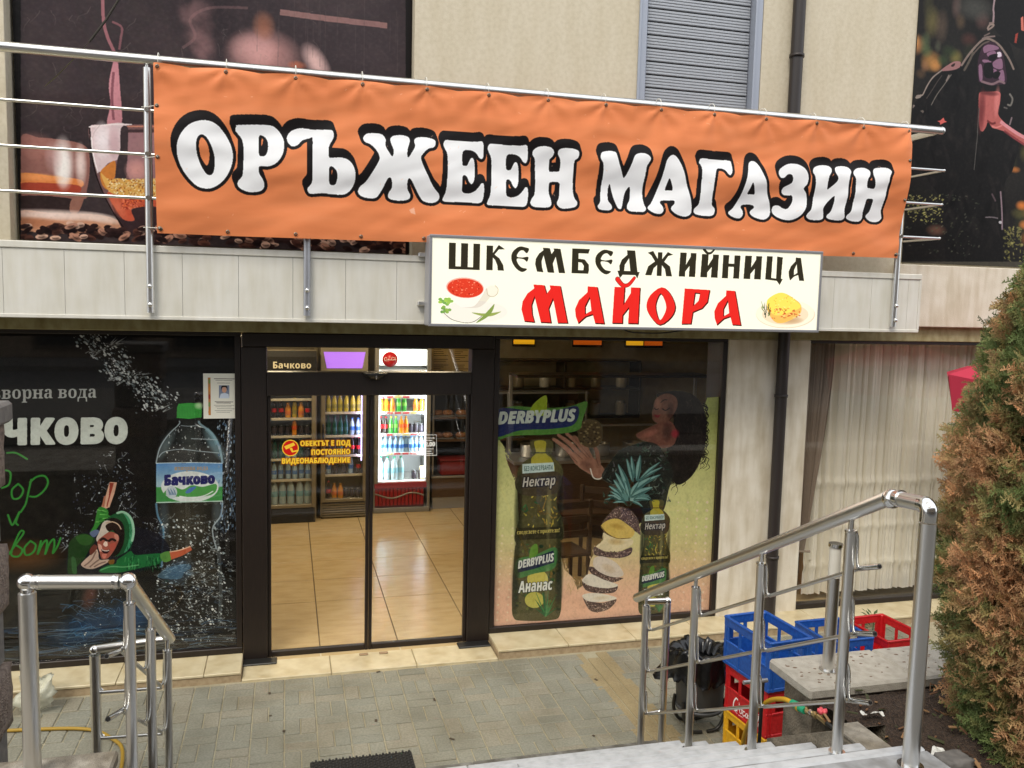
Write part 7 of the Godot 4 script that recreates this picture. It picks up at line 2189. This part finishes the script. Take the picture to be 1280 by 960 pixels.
func left_side() -> void:
	var b := thing("cheek_wall", "low concrete wall block carrying the handrail's thick post", "wall", Vector3(-2.4, 0.0, 3.85))
	slab("wall_body", Vector3(-3.5, -0.1, -0.72), Vector3(1.705, 0.91, 0.9), mats["concrete_stained"], b, 0.008)
	slab("coping", Vector3(-3.5, 0.91, -0.75), Vector3(1.715, 0.968, 0.9), mats["concrete"], b, 0.01)
	# stone pillar of alternating smooth and split-faced blocks
	var p := thing("stone_pillar", "rough brown stone pillar with a pale cap beside the window print", "pillar", Vector3(-1.485, 0.0, 2.70))
	var y := 0.0
	var k := 0
	while y < 2.24:
		var rough := k % 2 == 1
		var hgt := 0.30 if rough else 0.27
		if y + hgt > 2.22:
			hgt = 2.27 - y
		if rough:
			part("rough_stone", rough_block(Vector3(0.46, hgt - 0.01, 0.44), 30 + k, 0.03), mats["stone_rough"], p, Vector3(0.0, y + hgt / 2, 0.0))
		else:
			part("smooth_stone", box(Vector3(0.42, hgt - 0.01, 0.40), 0.012), mats["stone_smooth"], p, Vector3(0.0, y + hgt / 2, 0.0))
		y += hgt
		k += 1
	slab("cap_stone", Vector3(-0.26, y, -0.26), Vector3(0.26, y + 0.10, 0.26), mats["stone_smooth"], p, 0.015)
	# crumpled clear bag by the sill
	var w := noise(3.0, 9, 4)
	var st := begin(true)
	var rings := 18
	var sides := 26
	var pt := func(i: int, j: int) -> Vector3:
		var v := float(j) / rings
		var a := TAU * i / sides
		var r := 0.14 * (1.0 - 0.7 * v) * pow(sin(PI * minf(1.0, v * 0.9 + 0.12)), 0.5)
		var q := Vector3(cos(a) * r, 0.36 * v, -sin(a) * r)
		return q * (1.0 + 0.55 * w.get_noise_3d(q.x * 2.4, q.y * 2.4, q.z * 2.4)) + Vector3(0.05 * w.get_noise_1d(v * 3.0), 0.02, 0)
	for j in rings:
		for i in sides:
			quad(st, pt.call(i, j), pt.call((i + 1) % sides, j), pt.call((i + 1) % sides, j + 1), pt.call(i, j + 1))
	var clear := mat("clear_bag", c8(216, 216, 196, 0.62), 0.3)
	clear.transparency = BaseMaterial3D.TRANSPARENCY_ALPHA
	var bag := thing("plastic_bag", "crumpled clear plastic bag lying by the window sill", "bag", Vector3(-1.68, 0.0, 0.56))
	part("bag_film", done(st), clear, bag)
	part("knot", ball(0.03, 10), clear, bag, Vector3(0.0, 0.37, 0.0))
	var h := thing("garden_hose", "yellow hose curling over the paving by the stone pillar", "hose", Vector3(-1.2, 0.0, 1.0))
	part("hose_tube", tube(smooth_path([Vector3(-1.1, 0.014, -0.2), Vector3(-0.4, 0.014, -0.13), Vector3(-0.07, 0.014, -0.06), Vector3(0.09, 0.014, 0.08), Vector3(0.2, 0.014, 0.28), Vector3(0.22, 0.014, 0.7), Vector3(0.05, 0.014, 1.0)], 8), 0.0115, 10), mat("hose_dull", c8(158, 126, 40), 0.6), h)  # darker, browner yellow than the hose at the tap
	part("hose_end", tube([Vector3(0.05, 0.014, 1.0), Vector3(0.03, 0.014, 1.06)], 0.018, 10), mats["hose_green"], h)

# ---------------------------------------------------------------- right of the stairs
func crate_mesh(L: float, H: float, lower: float, upper: float, posts: int, out: float) -> ArrayMesh:     # one side wall, centred, standing on y = 0, facing +z
	var st := begin()
	add_box(st, Vector3(0, lower * H / 2, 0), Vector3(L, lower * H, 0.008), 0.002)
	add_box(st, Vector3(0, H - upper * H / 2, 0.001), Vector3(L, upper * H, 0.012), 0.003)
	add_box(st, Vector3(0, H - 0.008, 0.002), Vector3(L, 0.016, 0.02), 0.004)
	add_box(st, Vector3(0, lower * H - 0.006, 0.001), Vector3(L, 0.014, 0.014), 0.003)
	add_box(st, Vector3(0, 0.012, 0.001), Vector3(L, 0.022, 0.014), 0.003)
	for k in posts:
		var x := lerpf(-L / 2 + out, L / 2 - out, k / float(posts - 1))
		add_box(st, Vector3(x, (lower * H + H - upper * H) / 2, 0), Vector3(out * 2.0 if k in [0, posts - 1] else 0.028, (1.0 - lower - upper) * H + 0.004, 0.0075), 0.002)
		add_box(st, Vector3(x, H * 0.4, 0.004), Vector3(0.01, H * 0.8, 0.01), 0.002)
	return done(st)
func crate(label: String, m: Material, at: Vector3, turn: float, W: float, L: float, H: float, lower: float, script := false) -> void:
	var c := thing("drinks_crate", label, "crate", at, turn, "plastic drinks crates behind the low wall")
	var long_side := crate_mesh(L, H, lower, 0.2, 4, 0.025)
	var short_side := crate_mesh(W - 0.018, H, lower, 0.2, 3, 0.03)
	var T := 0.009
	part("side_wall", long_side, m, c, Vector3(W / 2 - T, 0, 0), Basis(Vector3.UP, PI / 2))
	part("side_wall", long_side, m, c, Vector3(-W / 2 + T, 0, 0), Basis(Vector3.UP, -PI / 2))
	part("end_wall", short_side, m, c, Vector3(0, 0, L / 2 - T))
	part("end_wall", short_side, m, c, Vector3(0, 0, -L / 2 + T), Basis(Vector3.UP, PI))
	slab("crate_floor", Vector3(-W / 2 + 0.015, 0.008, -L / 2 + 0.015), Vector3(W / 2 - 0.015, 0.018, L / 2 - 0.015), m, c)
	for sx in [-1, 1]:
		for sz in [-1, 1]:
			part("corner_post", box(Vector3(0.03, H - 0.004, 0.03), 0.008), m, c, Vector3(sx * (W / 2 - 0.0165), H / 2, sz * (L / 2 - 0.0165)))
	if script:
		part("maker_script", sheet(0.30, 0.12), mats["script_white"], c, Vector3(-W / 2 + T - 0.0062, H * lower * 0.46, 0.02), Basis(Vector3.UP, -PI / 2))
func right_side() -> void:
	# kerb beside the steps and low wall with a slab on top
	var k := thing("kerb_wall", "stained concrete wall between the stairs and the planted bed", "wall", Vector3(2.31, 0.0, 3.9))
	slab("wall_body", Vector3(-0.062, -0.1, -0.08), Vector3(0.055, 1.10, 0.8), mats["concrete_stained"], k, 0.01)
	slab("coping", Vector3(-0.064, 1.10, -0.085), Vector3(0.058, 1.125, 0.8), mats["concrete"], k, 0.008)
	var ramp := begin()            # the sloping lower end of the wall
	var ra := [Vector3(-0.06, -0.1, -0.085), Vector3(-0.06, 1.09, -0.085), Vector3(-0.06, 0.80, -0.58), Vector3(-0.06, -0.1, -0.58)]
	var rb := []
	for v in ra:
		rb.append(v + Vector3(0.26, 0, 0))
	quad(ramp, ra[0], ra[1], ra[2], ra[3])
	quad(ramp, rb[3], rb[2], rb[1], rb[0])
	quad(ramp, ra[2], ra[1], rb[1], rb[2])
	quad(ramp, ra[3], ra[2], rb[2], rb[3])
	part("wall_ramp", done(ramp), mats["concrete_stained"], k)
	var w := thing("planter_wall", "low grey wall with a thick pitted concrete slab on top", "wall", Vector3(2.5, 0.0, 3.19))
	slab("wall_body", Vector3(0.0, -0.1, -0.13), Vector3(6.5, 0.99, 0.11), mats["concrete_stained"], w, 0.008)
	var pitted := grainy("pitted_slab", [[0.0, c8(150, 145, 134)], [0.5, c8(166, 161, 150)], [1.0, c8(178, 173, 162)]], 0.85, 1.0, 0.03, 51, 0.3, 0.3)
	var x := -0.06
	for n in 9:
		var wdt := 0.62 if n == 0 else 0.72
		var s := slab("coping_slab", Vector3(x, 0.99, -0.19), Vector3(x + wdt - 0.004, 1.05, 0.18), pitted, w, 0.012)
		if n < 3:
			var fleck_mesh := begin()
			for q in 46:           # low brown spots scattered over the slab top
				var at := Vector3(rng.randf_range(-wdt / 2 + 0.03, wdt / 2 - 0.03), 0.0302, rng.randf_range(-0.165, 0.165))
				var ring := []
				var rr := rng.randf_range(0.004, 0.010)
				for a in 7:
					ring.append(at + Vector3(cos(TAU * a / 7) * rr * rng.randf_range(0.8, 1.6), 0, -sin(TAU * a / 7) * rr * rng.randf_range(0.6, 1.1)))
				for a in 7:
					for v in [at + Vector3(0, 0.003, 0), ring[(a + 1) % 7], ring[a]]:
						fleck_mesh.add_vertex(v)
			part("pebbles", done(fleck_mesh), mat("fleck_brown", c8(112, 92, 76), 0.8), s).set_meta("kind", "stuff")
		x += wdt
	# bollard lamp on the slab
	var b := thing("bollard_lamp", "short steel bollard lamp with a frosted top standing on the slab", "lamp", Vector3(2.66, 1.05, 3.196))
	part("foot_plate", tube([Vector3(0, 0, 0), Vector3(0, 0.007, 0)], 0.046, 20), mats["steel"], b)
	part("lamp_post", tube([Vector3(0, 0.007, 0), Vector3(0, 0.49, 0)], 0.0305, 20), mats["steel"], b)
	var frost := mat("frosted", c8(206, 202, 190, 0.9), 0.4)
	part("frosted_lens", tube([Vector3(0, 0.49, 0), Vector3(0, 0.645, 0)], 0.0285, 20), frost, b)
	part("lamp_cap", tube([Vector3(0, 0.645, 0), Vector3(0, 0.662, 0)], 0.035, 20), mats["steel_polished"], b)
	# crates
	var t := 0.09
	crate("yellow crate at the bottom of the stack of three", mats["crate_yellow"], Vector3(2.935, 0.0, 2.215), t, 0.31, 0.44, 0.27, 0.5)
	crate("red crate with white script in the middle of the stack of three", mats["crate_red"], Vector3(2.935, 0.271, 2.215), t, 0.31, 0.44, 0.30, 0.52, true)
	crate("bright blue crate on top of the stack of three", mats["crate_blue"], Vector3(2.925, 0.572, 2.215), t, 0.315, 0.48, 0.315, 0.5)
	crate("blue crate under the other blue one beside the red crate", mats["crate_blue"], Vector3(3.79, 0.0, 1.70), 0.02, 0.37, 0.40, 0.30, 0.5)
	crate("blue crate stacked two high next to the red crate by the sill", mats["crate_blue"], Vector3(3.79, 0.301, 1.70), 0.03, 0.37, 0.40, 0.30, 0.5)
	crate("yellow crate under the red crate by the sill", mats["crate_yellow"], Vector3(4.20, 0.0, 1.74), 0.0, 0.36, 0.46, 0.29, 0.5)
	crate("red crate on the yellow one by the sill", mats["crate_red"], Vector3(4.19, 0.291, 1.74), 0.06, 0.36, 0.46, 0.31, 0.4)
	# bin with a black bag in a tube frame
	var n := thing("waste_bin", "dark grey round bin lined with a black bag in a tube frame", "bin", Vector3(2.73, 0.0, 1.74))
	part("bin_body", lathe([V(0.0, 0.14), V(0.145, 0.14), V(0.155, 0.15), V(0.175, 0.52), V(0.178, 0.53), V(0.165, 0.53), V(0.15, 0.18), V(0.0, 0.17)], 28), mats["bin_grey"], n)
	part("bin_foot_ring", lathe([V(0.146, 0.15), V(0.162, 0.152), V(0.162, 0.172), V(0.150, 0.174)], 28), mats["bin_grey"], n)
	var wn := noise(2.2, 61, 4)
	var st := begin(true)
	var sides := 60
	var rows := 16
	var prof := [V(0.10, 0.50), V(0.13, 0.555), V(0.16, 0.575), V(0.185, 0.56), V(0.192, 0.52), V(0.196, 0.46), V(0.20, 0.41), V(0.205, 0.375)]
	var pr := smooth_path(prof, 3)
	var pt := func(i: int, j: int) -> Vector3:
		var a := TAU * i / sides
		var q: Vector2 = pr[j]
		var u := Vector3(cos(a), 0, -sin(a))
		var f := float(j) / pr.size()
		var r: float = q.x * (1.0 + 0.10 * wn.get_noise_3d(u.x * 2.2, f * 1.2, u.z * 2.2) + 0.06 * sin(a * 11.0 + f * 3.0) * f)
		var hem := 0.07 * wn.get_noise_2d(u.x * 1.4 + 5.0, u.z * 1.4) * f
		var up := 0.05 * wn.get_noise_2d(u.x * 1.1, u.z * 1.1 + 9.0) * (1.0 - f)
		var tail: float = 0.11 * exp(-pow(wrapf(a - 2.75, -PI, PI) / 0.35, 2.0)) * f        # the knotted corner that sticks out
		return u * (r + tail) + Vector3(0, q.y + hem + up - tail * 0.25, 0)
	for i in sides:
		for j in pr.size() - 1:
			quad(st, pt.call(i, j + 1), pt.call((i + 1) % sides, j + 1), pt.call((i + 1) % sides, j), pt.call(i, j))
	part("bin_bag", done(st), mats["bag_black"], n)
	for sx in [-1.0, 1.0]:
		part("frame_hoop", tube(smooth_path([Vector3(sx * 0.155, 0.22, 0.06), Vector3(sx * 0.15, 0.12, 0.08), Vector3(sx * 0.10, 0.03, 0.09), Vector3(sx * 0.02, 0.013, 0.09)], 6), 0.012, 10), mats["dark_metal"], n)
		part("frame_hoop", tube(smooth_path([Vector3(sx * 0.155, 0.22, -0.06), Vector3(sx * 0.15, 0.12, -0.08), Vector3(sx * 0.10, 0.03, -0.09), Vector3(sx * 0.02, 0.013, -0.09)], 6), 0.012, 10), mats["dark_metal"], n)
	# tap and hose on the end of the low wall
	var tp := thing("garden_tap", "brass garden tap with a pink handle beside the low wall", "tap", Vector3(2.44, 0.95, 3.47))
	part("supply_pipe", tube([Vector3(0.0, -0.1, 0.2), Vector3(0.0, 0.0, 0.1), Vector3(0.0, 0.0, 0.0)], 0.011, 10), mats["dark_metal"], tp)
	part("tap_body", tube(smooth_path([Vector3(0.0, 0.0, 0.04), Vector3(0.0, 0.0, -0.04), Vector3(-0.015, -0.006, -0.10)], 5), 0.013, 12), mats["brass"], tp)
	for q in 3:
		part("tap_nut", tube([Vector3(-0.004 * q, -0.002 * q, -0.035 - q * 0.028), Vector3(-0.004 * q - 0.002, -0.002 * q, -0.052 - q * 0.028)], 0.018, 6), mats["brass"] if q != 1 else mats["steel_polished"], tp)
	part("tap_stem", tube([Vector3(0, 0.008, 0.0), Vector3(0, 0.035, 0.0)], 0.006, 8), mats["brass"], tp)
	var handle := begin(true)
	for q in 5:
		var a := TAU * q / 5
		add_tube(handle, [Vector3(0, 0.041, 0), Vector3(cos(a) * 0.022, 0.041, sin(a) * 0.022)], [0.009, 0.011], 8)
	part("tap_handle", done(handle), mats["tap_pink"], tp)
	var hs := thing("garden_hose", "yellow hose with a green coupling running from the tap to the crates", "hose", Vector3(2.42, 0.0, 3.3))
	part("coupling", tube([Vector3(0.0, 0.943, 0.065), Vector3(-0.004, 0.942, 0.02), Vector3(-0.01, 0.94, -0.03)], [0.017, 0.022, 0.017], 12), mats["hose_green"], hs)
	part("coupling_ring", tube([Vector3(-0.003, 0.942, 0.028), Vector3(-0.005, 0.942, 0.018)], 0.0235, 12), mats["hose"], hs)
	part("hose_tube", tube(smooth_path([Vector3(-0.01, 0.94, -0.03), Vector3(-0.015, 0.925, -0.10), Vector3(0.0, 0.84, -0.25), Vector3(0.05, 0.66, -0.46), Vector3(0.12, 0.42, -0.66), Vector3(0.20, 0.16, -0.80), Vector3(0.25, 0.016, -0.90), Vector3(0.18, 0.014, -1.08), Vector3(0.04, 0.014, -1.02), Vector3(0.05, 0.014, -0.86)], 8), 0.0125, 10), mats["hose"], hs)
	# thin tube stand against the wall end
	var ts_ := thing("tube_stand", "thin grey tube stand leaning by the low wall", "stand", Vector3(2.42, 0.0, 2.98))
	part("cross_tube", tube([Vector3(-0.12, 0.93, 0.02), Vector3(0.02, 0.93, 0.02)], 0.011, 10), mats["aluminium"], ts_)
	part("leg_tube", tube([Vector3(0.0, 0.0, 0.0), Vector3(-0.005, 0.92, 0.018)], 0.010, 10), mats["dark_metal"], ts_)
	part("leg_tube", tube([Vector3(-0.05, 0.0, -0.03), Vector3(-0.04, 0.92, 0.018)], 0.010, 10), mats["dark_metal"], ts_)
	thuja()
	# red parasol behind the tree
	var red := mat("parasol_red", c8(176, 40, 66), 0.8)
	red.backlight_enabled = true
	red.backlight = Color(0.25, 0.06, 0.08)
	var P0 := on_z(1186, 468, 0.85)
	var ps := thing("red_parasol", "crimson fabric parasol half hidden behind the brown conifer", "parasol", Vector3(P0.x + 0.86, 0.0, 0.85))
	part("pole", tube([Vector3(0, 0, 0), Vector3(0, P0.y + 0.26, 0)], 0.019, 12), mats["aluminium"], ps)
	part("base", lathe([V(0, 0), V(0.22, 0), V(0.22, 0.04), V(0.05, 0.08), V(0, 0.08)], 24), mats["concrete"], ps)
	var can := begin()
	var hw := 0.86
	var tip := Vector3(0, P0.y + 0.24, 0)
	var corners := [Vector3(-hw, P0.y, 0.0), Vector3(-hw * 0.35, P0.y - 0.06, 0.55), Vector3(hw * 0.6, P0.y - 0.05, 0.5), Vector3(hw, P0.y, -0.05), Vector3(hw * 0.4, P0.y - 0.02, -0.55), Vector3(-hw * 0.5, P0.y - 0.02, -0.5)]
	for q in 6:
		var A: Vector3 = corners[q]
		var B: Vector3 = corners[(q + 1) % 6]
		var mid := (A + B) * 0.5 + Vector3(0, -0.035, 0)
		var da := Vector3(0.06 if A.x < 0 else -0.06, -0.31, -A.z * 0.08)
		var db := Vector3(0.06 if B.x < 0 else -0.06, -0.31, -B.z * 0.08)
		for tri in [[tip, B, mid], [tip, mid, A]]:
			for v in tri:
				can.add_vertex(v)
		quad(can, A + da, mid + (da + db) * 0.5 + Vector3(0, 0.02, 0), mid, A)
		quad(can, mid + (da + db) * 0.5 + Vector3(0, 0.02, 0), B + db, B, mid)
	part("canopy", done(can), red, ps)

func thuja() -> void:
	var base := Vector3(3.40, 0.96, 3.98)
	var t := thing("conifer_tree", "browning conifer with rusty and olive sprays beside the stair rail", "tree", base)
	var bark := grainy("bark", [[0.0, c8(60, 46, 36)], [1.0, c8(98, 78, 60)]], 0.95, 3.0, 0.05, 70, 1.0, 0.15)
	part("trunk", tube([Vector3(0, -0.1, 0), Vector3(0.02, 0.9, 0.01), Vector3(-0.01, 1.7, 0), Vector3(0.0, 2.3, 0.0)], [0.075, 0.055, 0.035, 0.012], 10), bark, t)
	var limbs := begin(true)
	var r := RandomNumberGenerator.new()
	r.seed = 21
	var radius := func(y: float) -> float:        # outline of the crown
		if y < 0.8:
			return 0.44 + 0.11 * smoothstep(0.0, 0.8, y)
		return 0.55 * sqrt(maxf(0.0, 1.0 - pow((y - 0.8) / 1.52, 2.0)))
	for k in 46:
		var y := 0.05 + 2.0 * k / 46.0
		var a := k * 2.4
		var d := Vector3(cos(a), 0.75, sin(a))
		var len: float = radius.call(minf(y + 0.25, 2.4)) * 0.85
		add_tube(limbs, [Vector3(0, y, 0), Vector3(0, y, 0) + d * len * 0.5, Vector3(0, y + len * 0.2, 0) + d * len * 0.95], [0.014, 0.009, 0.004], 6, false)
	part("limbs", done(limbs), bark, t)
	# one flat feathery spray of scale leaves
	var st := begin()
	var leaf := func(p: Vector3, d: Vector3, l: float, w: float) -> void:
		var s := d.cross(Vector3(0, 0, 1)).normalized() * w
		var m := p + d * l * 0.4 + Vector3(0, 0, 0.002)
		for tri in [[p, m + s, p + d * l], [p, p + d * l, m - s]]:
			for v in tri:
				st.add_vertex(v)
	for k in 9:
		var y := 0.010 + k * 0.0115
		var bend := Vector3(0.012 * sin(k * 0.9), y, 0.010 * k * 0.12 * k * 0.1)
		leaf.call(bend - Vector3(0, 0.012, 0), Vector3(0.05 * sin(k * 1.7), 1, 0.1).normalized(), 0.026, 0.0022)
		for s in [-1.0, 1.0]:
			var d := Vector3(s * 0.8, 0.75, 0.3 * sin(k * 2.1 + s)).normalized()
			var L := 0.052 * (1.0 - 0.085 * k) * (0.8 + 0.2 * sin(k * 3.0 + s))
			leaf.call(bend, d, L, 0.0022)
			leaf.call(bend + d * L * 0.30, Vector3(s * 0.2, 1, -0.25).normalized(), L * 0.45, 0.0019)
			leaf.call(bend + d * L * 0.40, Vector3(s * 1.2, 0.25, 0.25).normalized(), L * 0.42, 0.0019)
			leaf.call(bend + d * L * 0.65, Vector3(s * 0.3, 1, 0.2).normalized(), L * 0.36, 0.0018)
			leaf.call(bend + d * L * 0.75, Vector3(s * 1.1, 0.4, -0.2).normalized(), L * 0.32, 0.0018)
	var spray := done(st)
	var lm := mat("spray_leaf", Color.WHITE, 0.75)
	lm.vertex_color_use_as_albedo = true
	lm.backlight_enabled = true
	lm.backlight = Color(0.3, 0.3, 0.3)
	spray.surface_set_material(0, lm)
	var patch := noise(1.0, 31, 3)
	var clump := noise(2.3, 32, 2)
	var mm := MultiMesh.new()
	mm.transform_format = MultiMesh.TRANSFORM_3D
	mm.use_colors = true
	mm.mesh = spray
	var count := 42000
	mm.instance_count = count
	var n := 0
	while n < count:
		var y := 2.3 * pow(r.randf(), 0.95)
		var a := r.randf() * TAU
		var R: float = radius.call(y)
		var u := Vector3(cos(a), 0, sin(a))
		var lump := clump.get_noise_3d(u.x * 1.6, y * 1.5, u.z * 1.6)
		var f := 1.0 - pow(r.randf(), 1.7) * 0.55
		var p := u * R * (f + 0.22 * lump) + Vector3(0, y, 0)
		if lump < -0.22 and f > 0.8 and r.randf() < 0.8:
			continue
		var dir := (u * r.randf_range(0.5, 1.3) + Vector3(r.randf_range(-0.6, 0.6), r.randf_range(-0.15, 1.0), r.randf_range(-0.6, 0.6))).normalized()
		var side := dir.cross(Vector3(r.randf_range(-1, 1), r.randf_range(-0.4, 0.4), r.randf_range(-1, 1))).normalized()
		var sc := r.randf_range(0.45, 1.05)
		mm.set_instance_transform(n, Transform3D(Basis(side * sc, dir * sc, side.cross(dir) * sc), p))
		var q := patch.get_noise_3d(p.x * 1.5, p.y * 1.3, p.z * 1.5) + r.randf_range(-0.28, 0.28)
		var c: Color
		if q > 0.22:
			c = Color(0.33, 0.190, 0.095)
		elif q > 0.08:
			c = Color(0.25, 0.165, 0.075)
		elif q > -0.06:
			c = Color(0.195, 0.160, 0.062)
		elif q > -0.20:
			c = Color(0.135, 0.140, 0.048)
		else:
			c = Color(0.085, 0.115, 0.036)
		c = c * r.randf_range(1.2, 2.3)
		c.a = 1.0
		mm.set_instance_color(n, c)
		n += 1
	var crown := MultiMeshInstance3D.new()
	crown.name = "crown"
	crown.multimesh = mm
	crown.material_override = lm
	crown.set_meta("kind", "stuff")
	t.add_child(crown, true)

# ---------------------------------------------------------------- across the street (seen only as a dim reflection in the glass)
func opposite_side() -> void:
	var o := thing("opposite_building", "brownish apartment house across the street mirrored in the shop glass", "building", Vector3(0, 1.29, 15.7))
	var wall := grainy("far_plaster", [[0.0, c8(112, 98, 82)], [1.0, c8(134, 118, 100)]], 0.9, 0.3, 0.02, 80)
	slab("wall", Vector3(-22, 0, 0), Vector3(22, 6.4, 8), wall, o, 0.02)
	slab("roof", Vector3(-22.5, 6.4, -0.5), Vector3(22.5, 6.7, 8.4), mat("far_roof", c8(110, 66, 50), 0.8), o, 0.02)
	var pane_m := mat("far_pane", c8(34, 38, 42), 0.1)
	var frame_m := mat("far_frame", c8(74, 60, 50), 0.6)
	for i in 14:
		for j in 2:
			var high := 2.3 if j == 0 else 1.5
			var w := part("window", box(Vector3(2.3 if j == 0 else 1.5, high, 0.1), 0.01), frame_m, o, Vector3(-20.2 + i * 3.1, 1.35 if j == 0 else 4.4, -0.04))
			part("pane", box(Vector3(1.02 if j == 0 else 0.65, high - 0.2, 0.04), 0.005), pane_m, w, Vector3(-0.54 if j == 0 else -0.35, 0, -0.05))
			part("pane", box(Vector3(1.02 if j == 0 else 0.65, high - 0.2, 0.04), 0.005), pane_m, w, Vector3(0.54 if j == 0 else 0.35, 0, -0.05))

# ---------------------------------------------------------------- small things
func small_things() -> void:
	# rubber mat at the foot of the steps
	var m := thing("rubber_mat", "black ribbed rubber mat at the foot of the stairs", "mat", Vector3(0.45, 0.0, 1.86))
	slab("mat_base", Vector3(-0.315, 0.0, -0.215), Vector3(0.315, 0.006, 0.215), mats["rubber"], m, 0.002)
	var st := begin()
	for i in 30:
		for j in 14:
			add_box(st, Vector3(-0.30 + i * 0.0207, 0.012, -0.2 + j * 0.0308 + (0.006 if i % 2 == 0 else -0.006)), Vector3(0.013, 0.012, 0.02), 0.003)
	part("knobs", done(st), mats["rubber"], m).set_meta("kind", "stuff")
	# small weed by the sill
	var w := thing("small_weed", "small green weed growing at the foot of the window sill", "plant", Vector3(5.12, 0.0, 0.46))
	var lf := begin()
	for k in 46:
		var a := rng.randf() * TAU
		var p := Vector3(cos(a) * rng.randf() * 0.08, rng.randf_range(0.03, 0.16), sin(a) * rng.randf() * 0.08)
		var d := Vector3(cos(a), rng.randf_range(0.1, 0.9), sin(a)).normalized() * rng.randf_range(0.04, 0.07)
		var s := d.cross(Vector3.UP).normalized() * 0.014
		for v in [p, p + d * 0.5 + s, p + d, p, p + d, p + d * 0.5 - s]:
			lf.add_vertex(v)
	part("leaves", done(lf), mat("weed_green", c8(62, 88, 46), 0.7), w)
	part("stem", tube([Vector3(0, 0, 0), Vector3(0.01, 0.14, 0)], 0.004, 6), mats["weed_green"], w)
	var w2 := thing("small_weed", "small bright weed in the soil beside the thick rail post", "plant", Vector3(2.46, 1.0, 4.25))
	var l2 := begin()
	for k in 30:
		var a := rng.randf() * TAU
		var p := Vector3(cos(a) * rng.randf() * 0.03, rng.randf_range(0.0, 0.06), sin(a) * rng.randf() * 0.03)
		var d := Vector3(cos(a), rng.randf_range(0.2, 1.2), sin(a)).normalized() * rng.randf_range(0.03, 0.06)
		var s := d.cross(Vector3.UP).normalized() * 0.010
		for v in [p, p + d * 0.5 + s, p + d, p, p + d, p + d * 0.5 - s]:
			l2.add_vertex(v)
	part("leaves", done(l2), mat("weed_bright", c8(96, 124, 48), 0.7), w2)
	part("stem", tube([Vector3(0, -0.03, 0), Vector3(0.0, 0.05, 0)], 0.004, 6), mats["weed_bright"], w2)
	# litter in the bed: scraps of white film, a stone
	var wn := noise(3.0, 90, 3)
	for k in 2:
		var at: Vector3 = [on_y(1090, 897, 1.01), on_y(1172, 945, 1.01)][k]
		var s := thing("plastic_scrap", ["crumpled white plastic scrap in the soil under the slab", "crumpled white plastic scrap in the soil near the conifer's foot"][k], "litter", at, 0.7 * k)
		var g := begin(true)
		var pt := func(i: int, j: int) -> Vector3:
			var x := (i / 12.0 - 0.5) * (0.10 if k == 0 else 0.06)
			var z := (j / 8.0 - 0.5) * 0.045
			return Vector3(x, 0.02 + 0.03 * wn.get_noise_2d(x * 5.0 + k * 9.0, z * 5.0), z)
		for i in 12:
			for j in 8:
				quad(g, pt.call(i, j + 1), pt.call(i + 1, j + 1), pt.call(i + 1, j), pt.call(i, j))
		part("film", done(g), mat("scrap_white", c8(206, 206, 200), 0.4), s)
	var rk := part("stone", rough_block(Vector3(0.12, 0.07, 0.09), 5, 0.02), mats["stone_smooth"], self, on_y(1192, 955, 1.02))
	tag(rk, "grey stone lying in the soil beside the conifer", "stone")
	# leaf bits on the paving
	for k in 9:
		var at: Vector3 = [on_y(337, 867, 0.0), on_y(338, 895, 0.0), on_y(470, 901, 0.0), on_y(543, 875, 0.0), on_y(355, 914, 0.0), on_y(473, 840, 0.0), on_y(565, 924, 0.0), on_y(745, 850, 0.0), on_y(742, 920, 0.0)][k]
		var d := part("dry_leaf", box(Vector3(rng.randf_range(0.015, 0.04), 0.004, rng.randf_range(0.012, 0.022)), 0.0015), mat("leaf_dry_%d" % (k % 2), [c8(70, 58, 44), c8(200, 192, 170)][0 if k != 4 else 1], 0.9), self, at + Vector3(0, 0.003, 0), Basis(Vector3.UP, rng.randf() * TAU))
		tag(d, "tiny dry leaf scrap lying on the paving", "leaf", "leaf scraps on the paving")
	# dry reed leaf stuck before the coffee poster
	var rd := thing("dry_reed", "long dry reed leaf hanging before the coffee poster", "leaf", on_z(120, 40, 0.3))
	var rs := begin(true)
	var path := []
	for q in [[154, -10], [140, 14], [126, 34], [112, 52], [98, 68], [84, 82], [70, 96], [56, 108]]:
		path.append(on_z(q[0], q[1], 0.3) - rd.position)
	var sp := smooth_path(path, 4)
	for k in sp.size() - 1:
		var f := k / float(sp.size())
		var f1 := (k + 1) / float(sp.size())
		var wd := func(t: float) -> float: return 0.008 if t < 0.4 else 0.008 + 0.035 * sin(PI * minf(1.0, (t - 0.4) / 0.6))
		var nrm := Vector3(0.6, 0.75, 0.25)
		quad(rs, sp[k] - nrm * wd.call(f) * 0.5, sp[k + 1] - nrm * wd.call(f1) * 0.5, sp[k + 1] + nrm * wd.call(f1) * 0.5 + Vector3(0, 0, 0.006), sp[k] + nrm * wd.call(f) * 0.5 + Vector3(0, 0, 0.006))
	part("leaf_blade", done(rs), mat("reed", c8(122, 122, 98), 0.8), rd)
	part("leaf_stalk", tube([sp[0], sp[6], sp[12]], 0.008, 6), mat("reed_dark", c8(54, 50, 44), 0.9), rd)
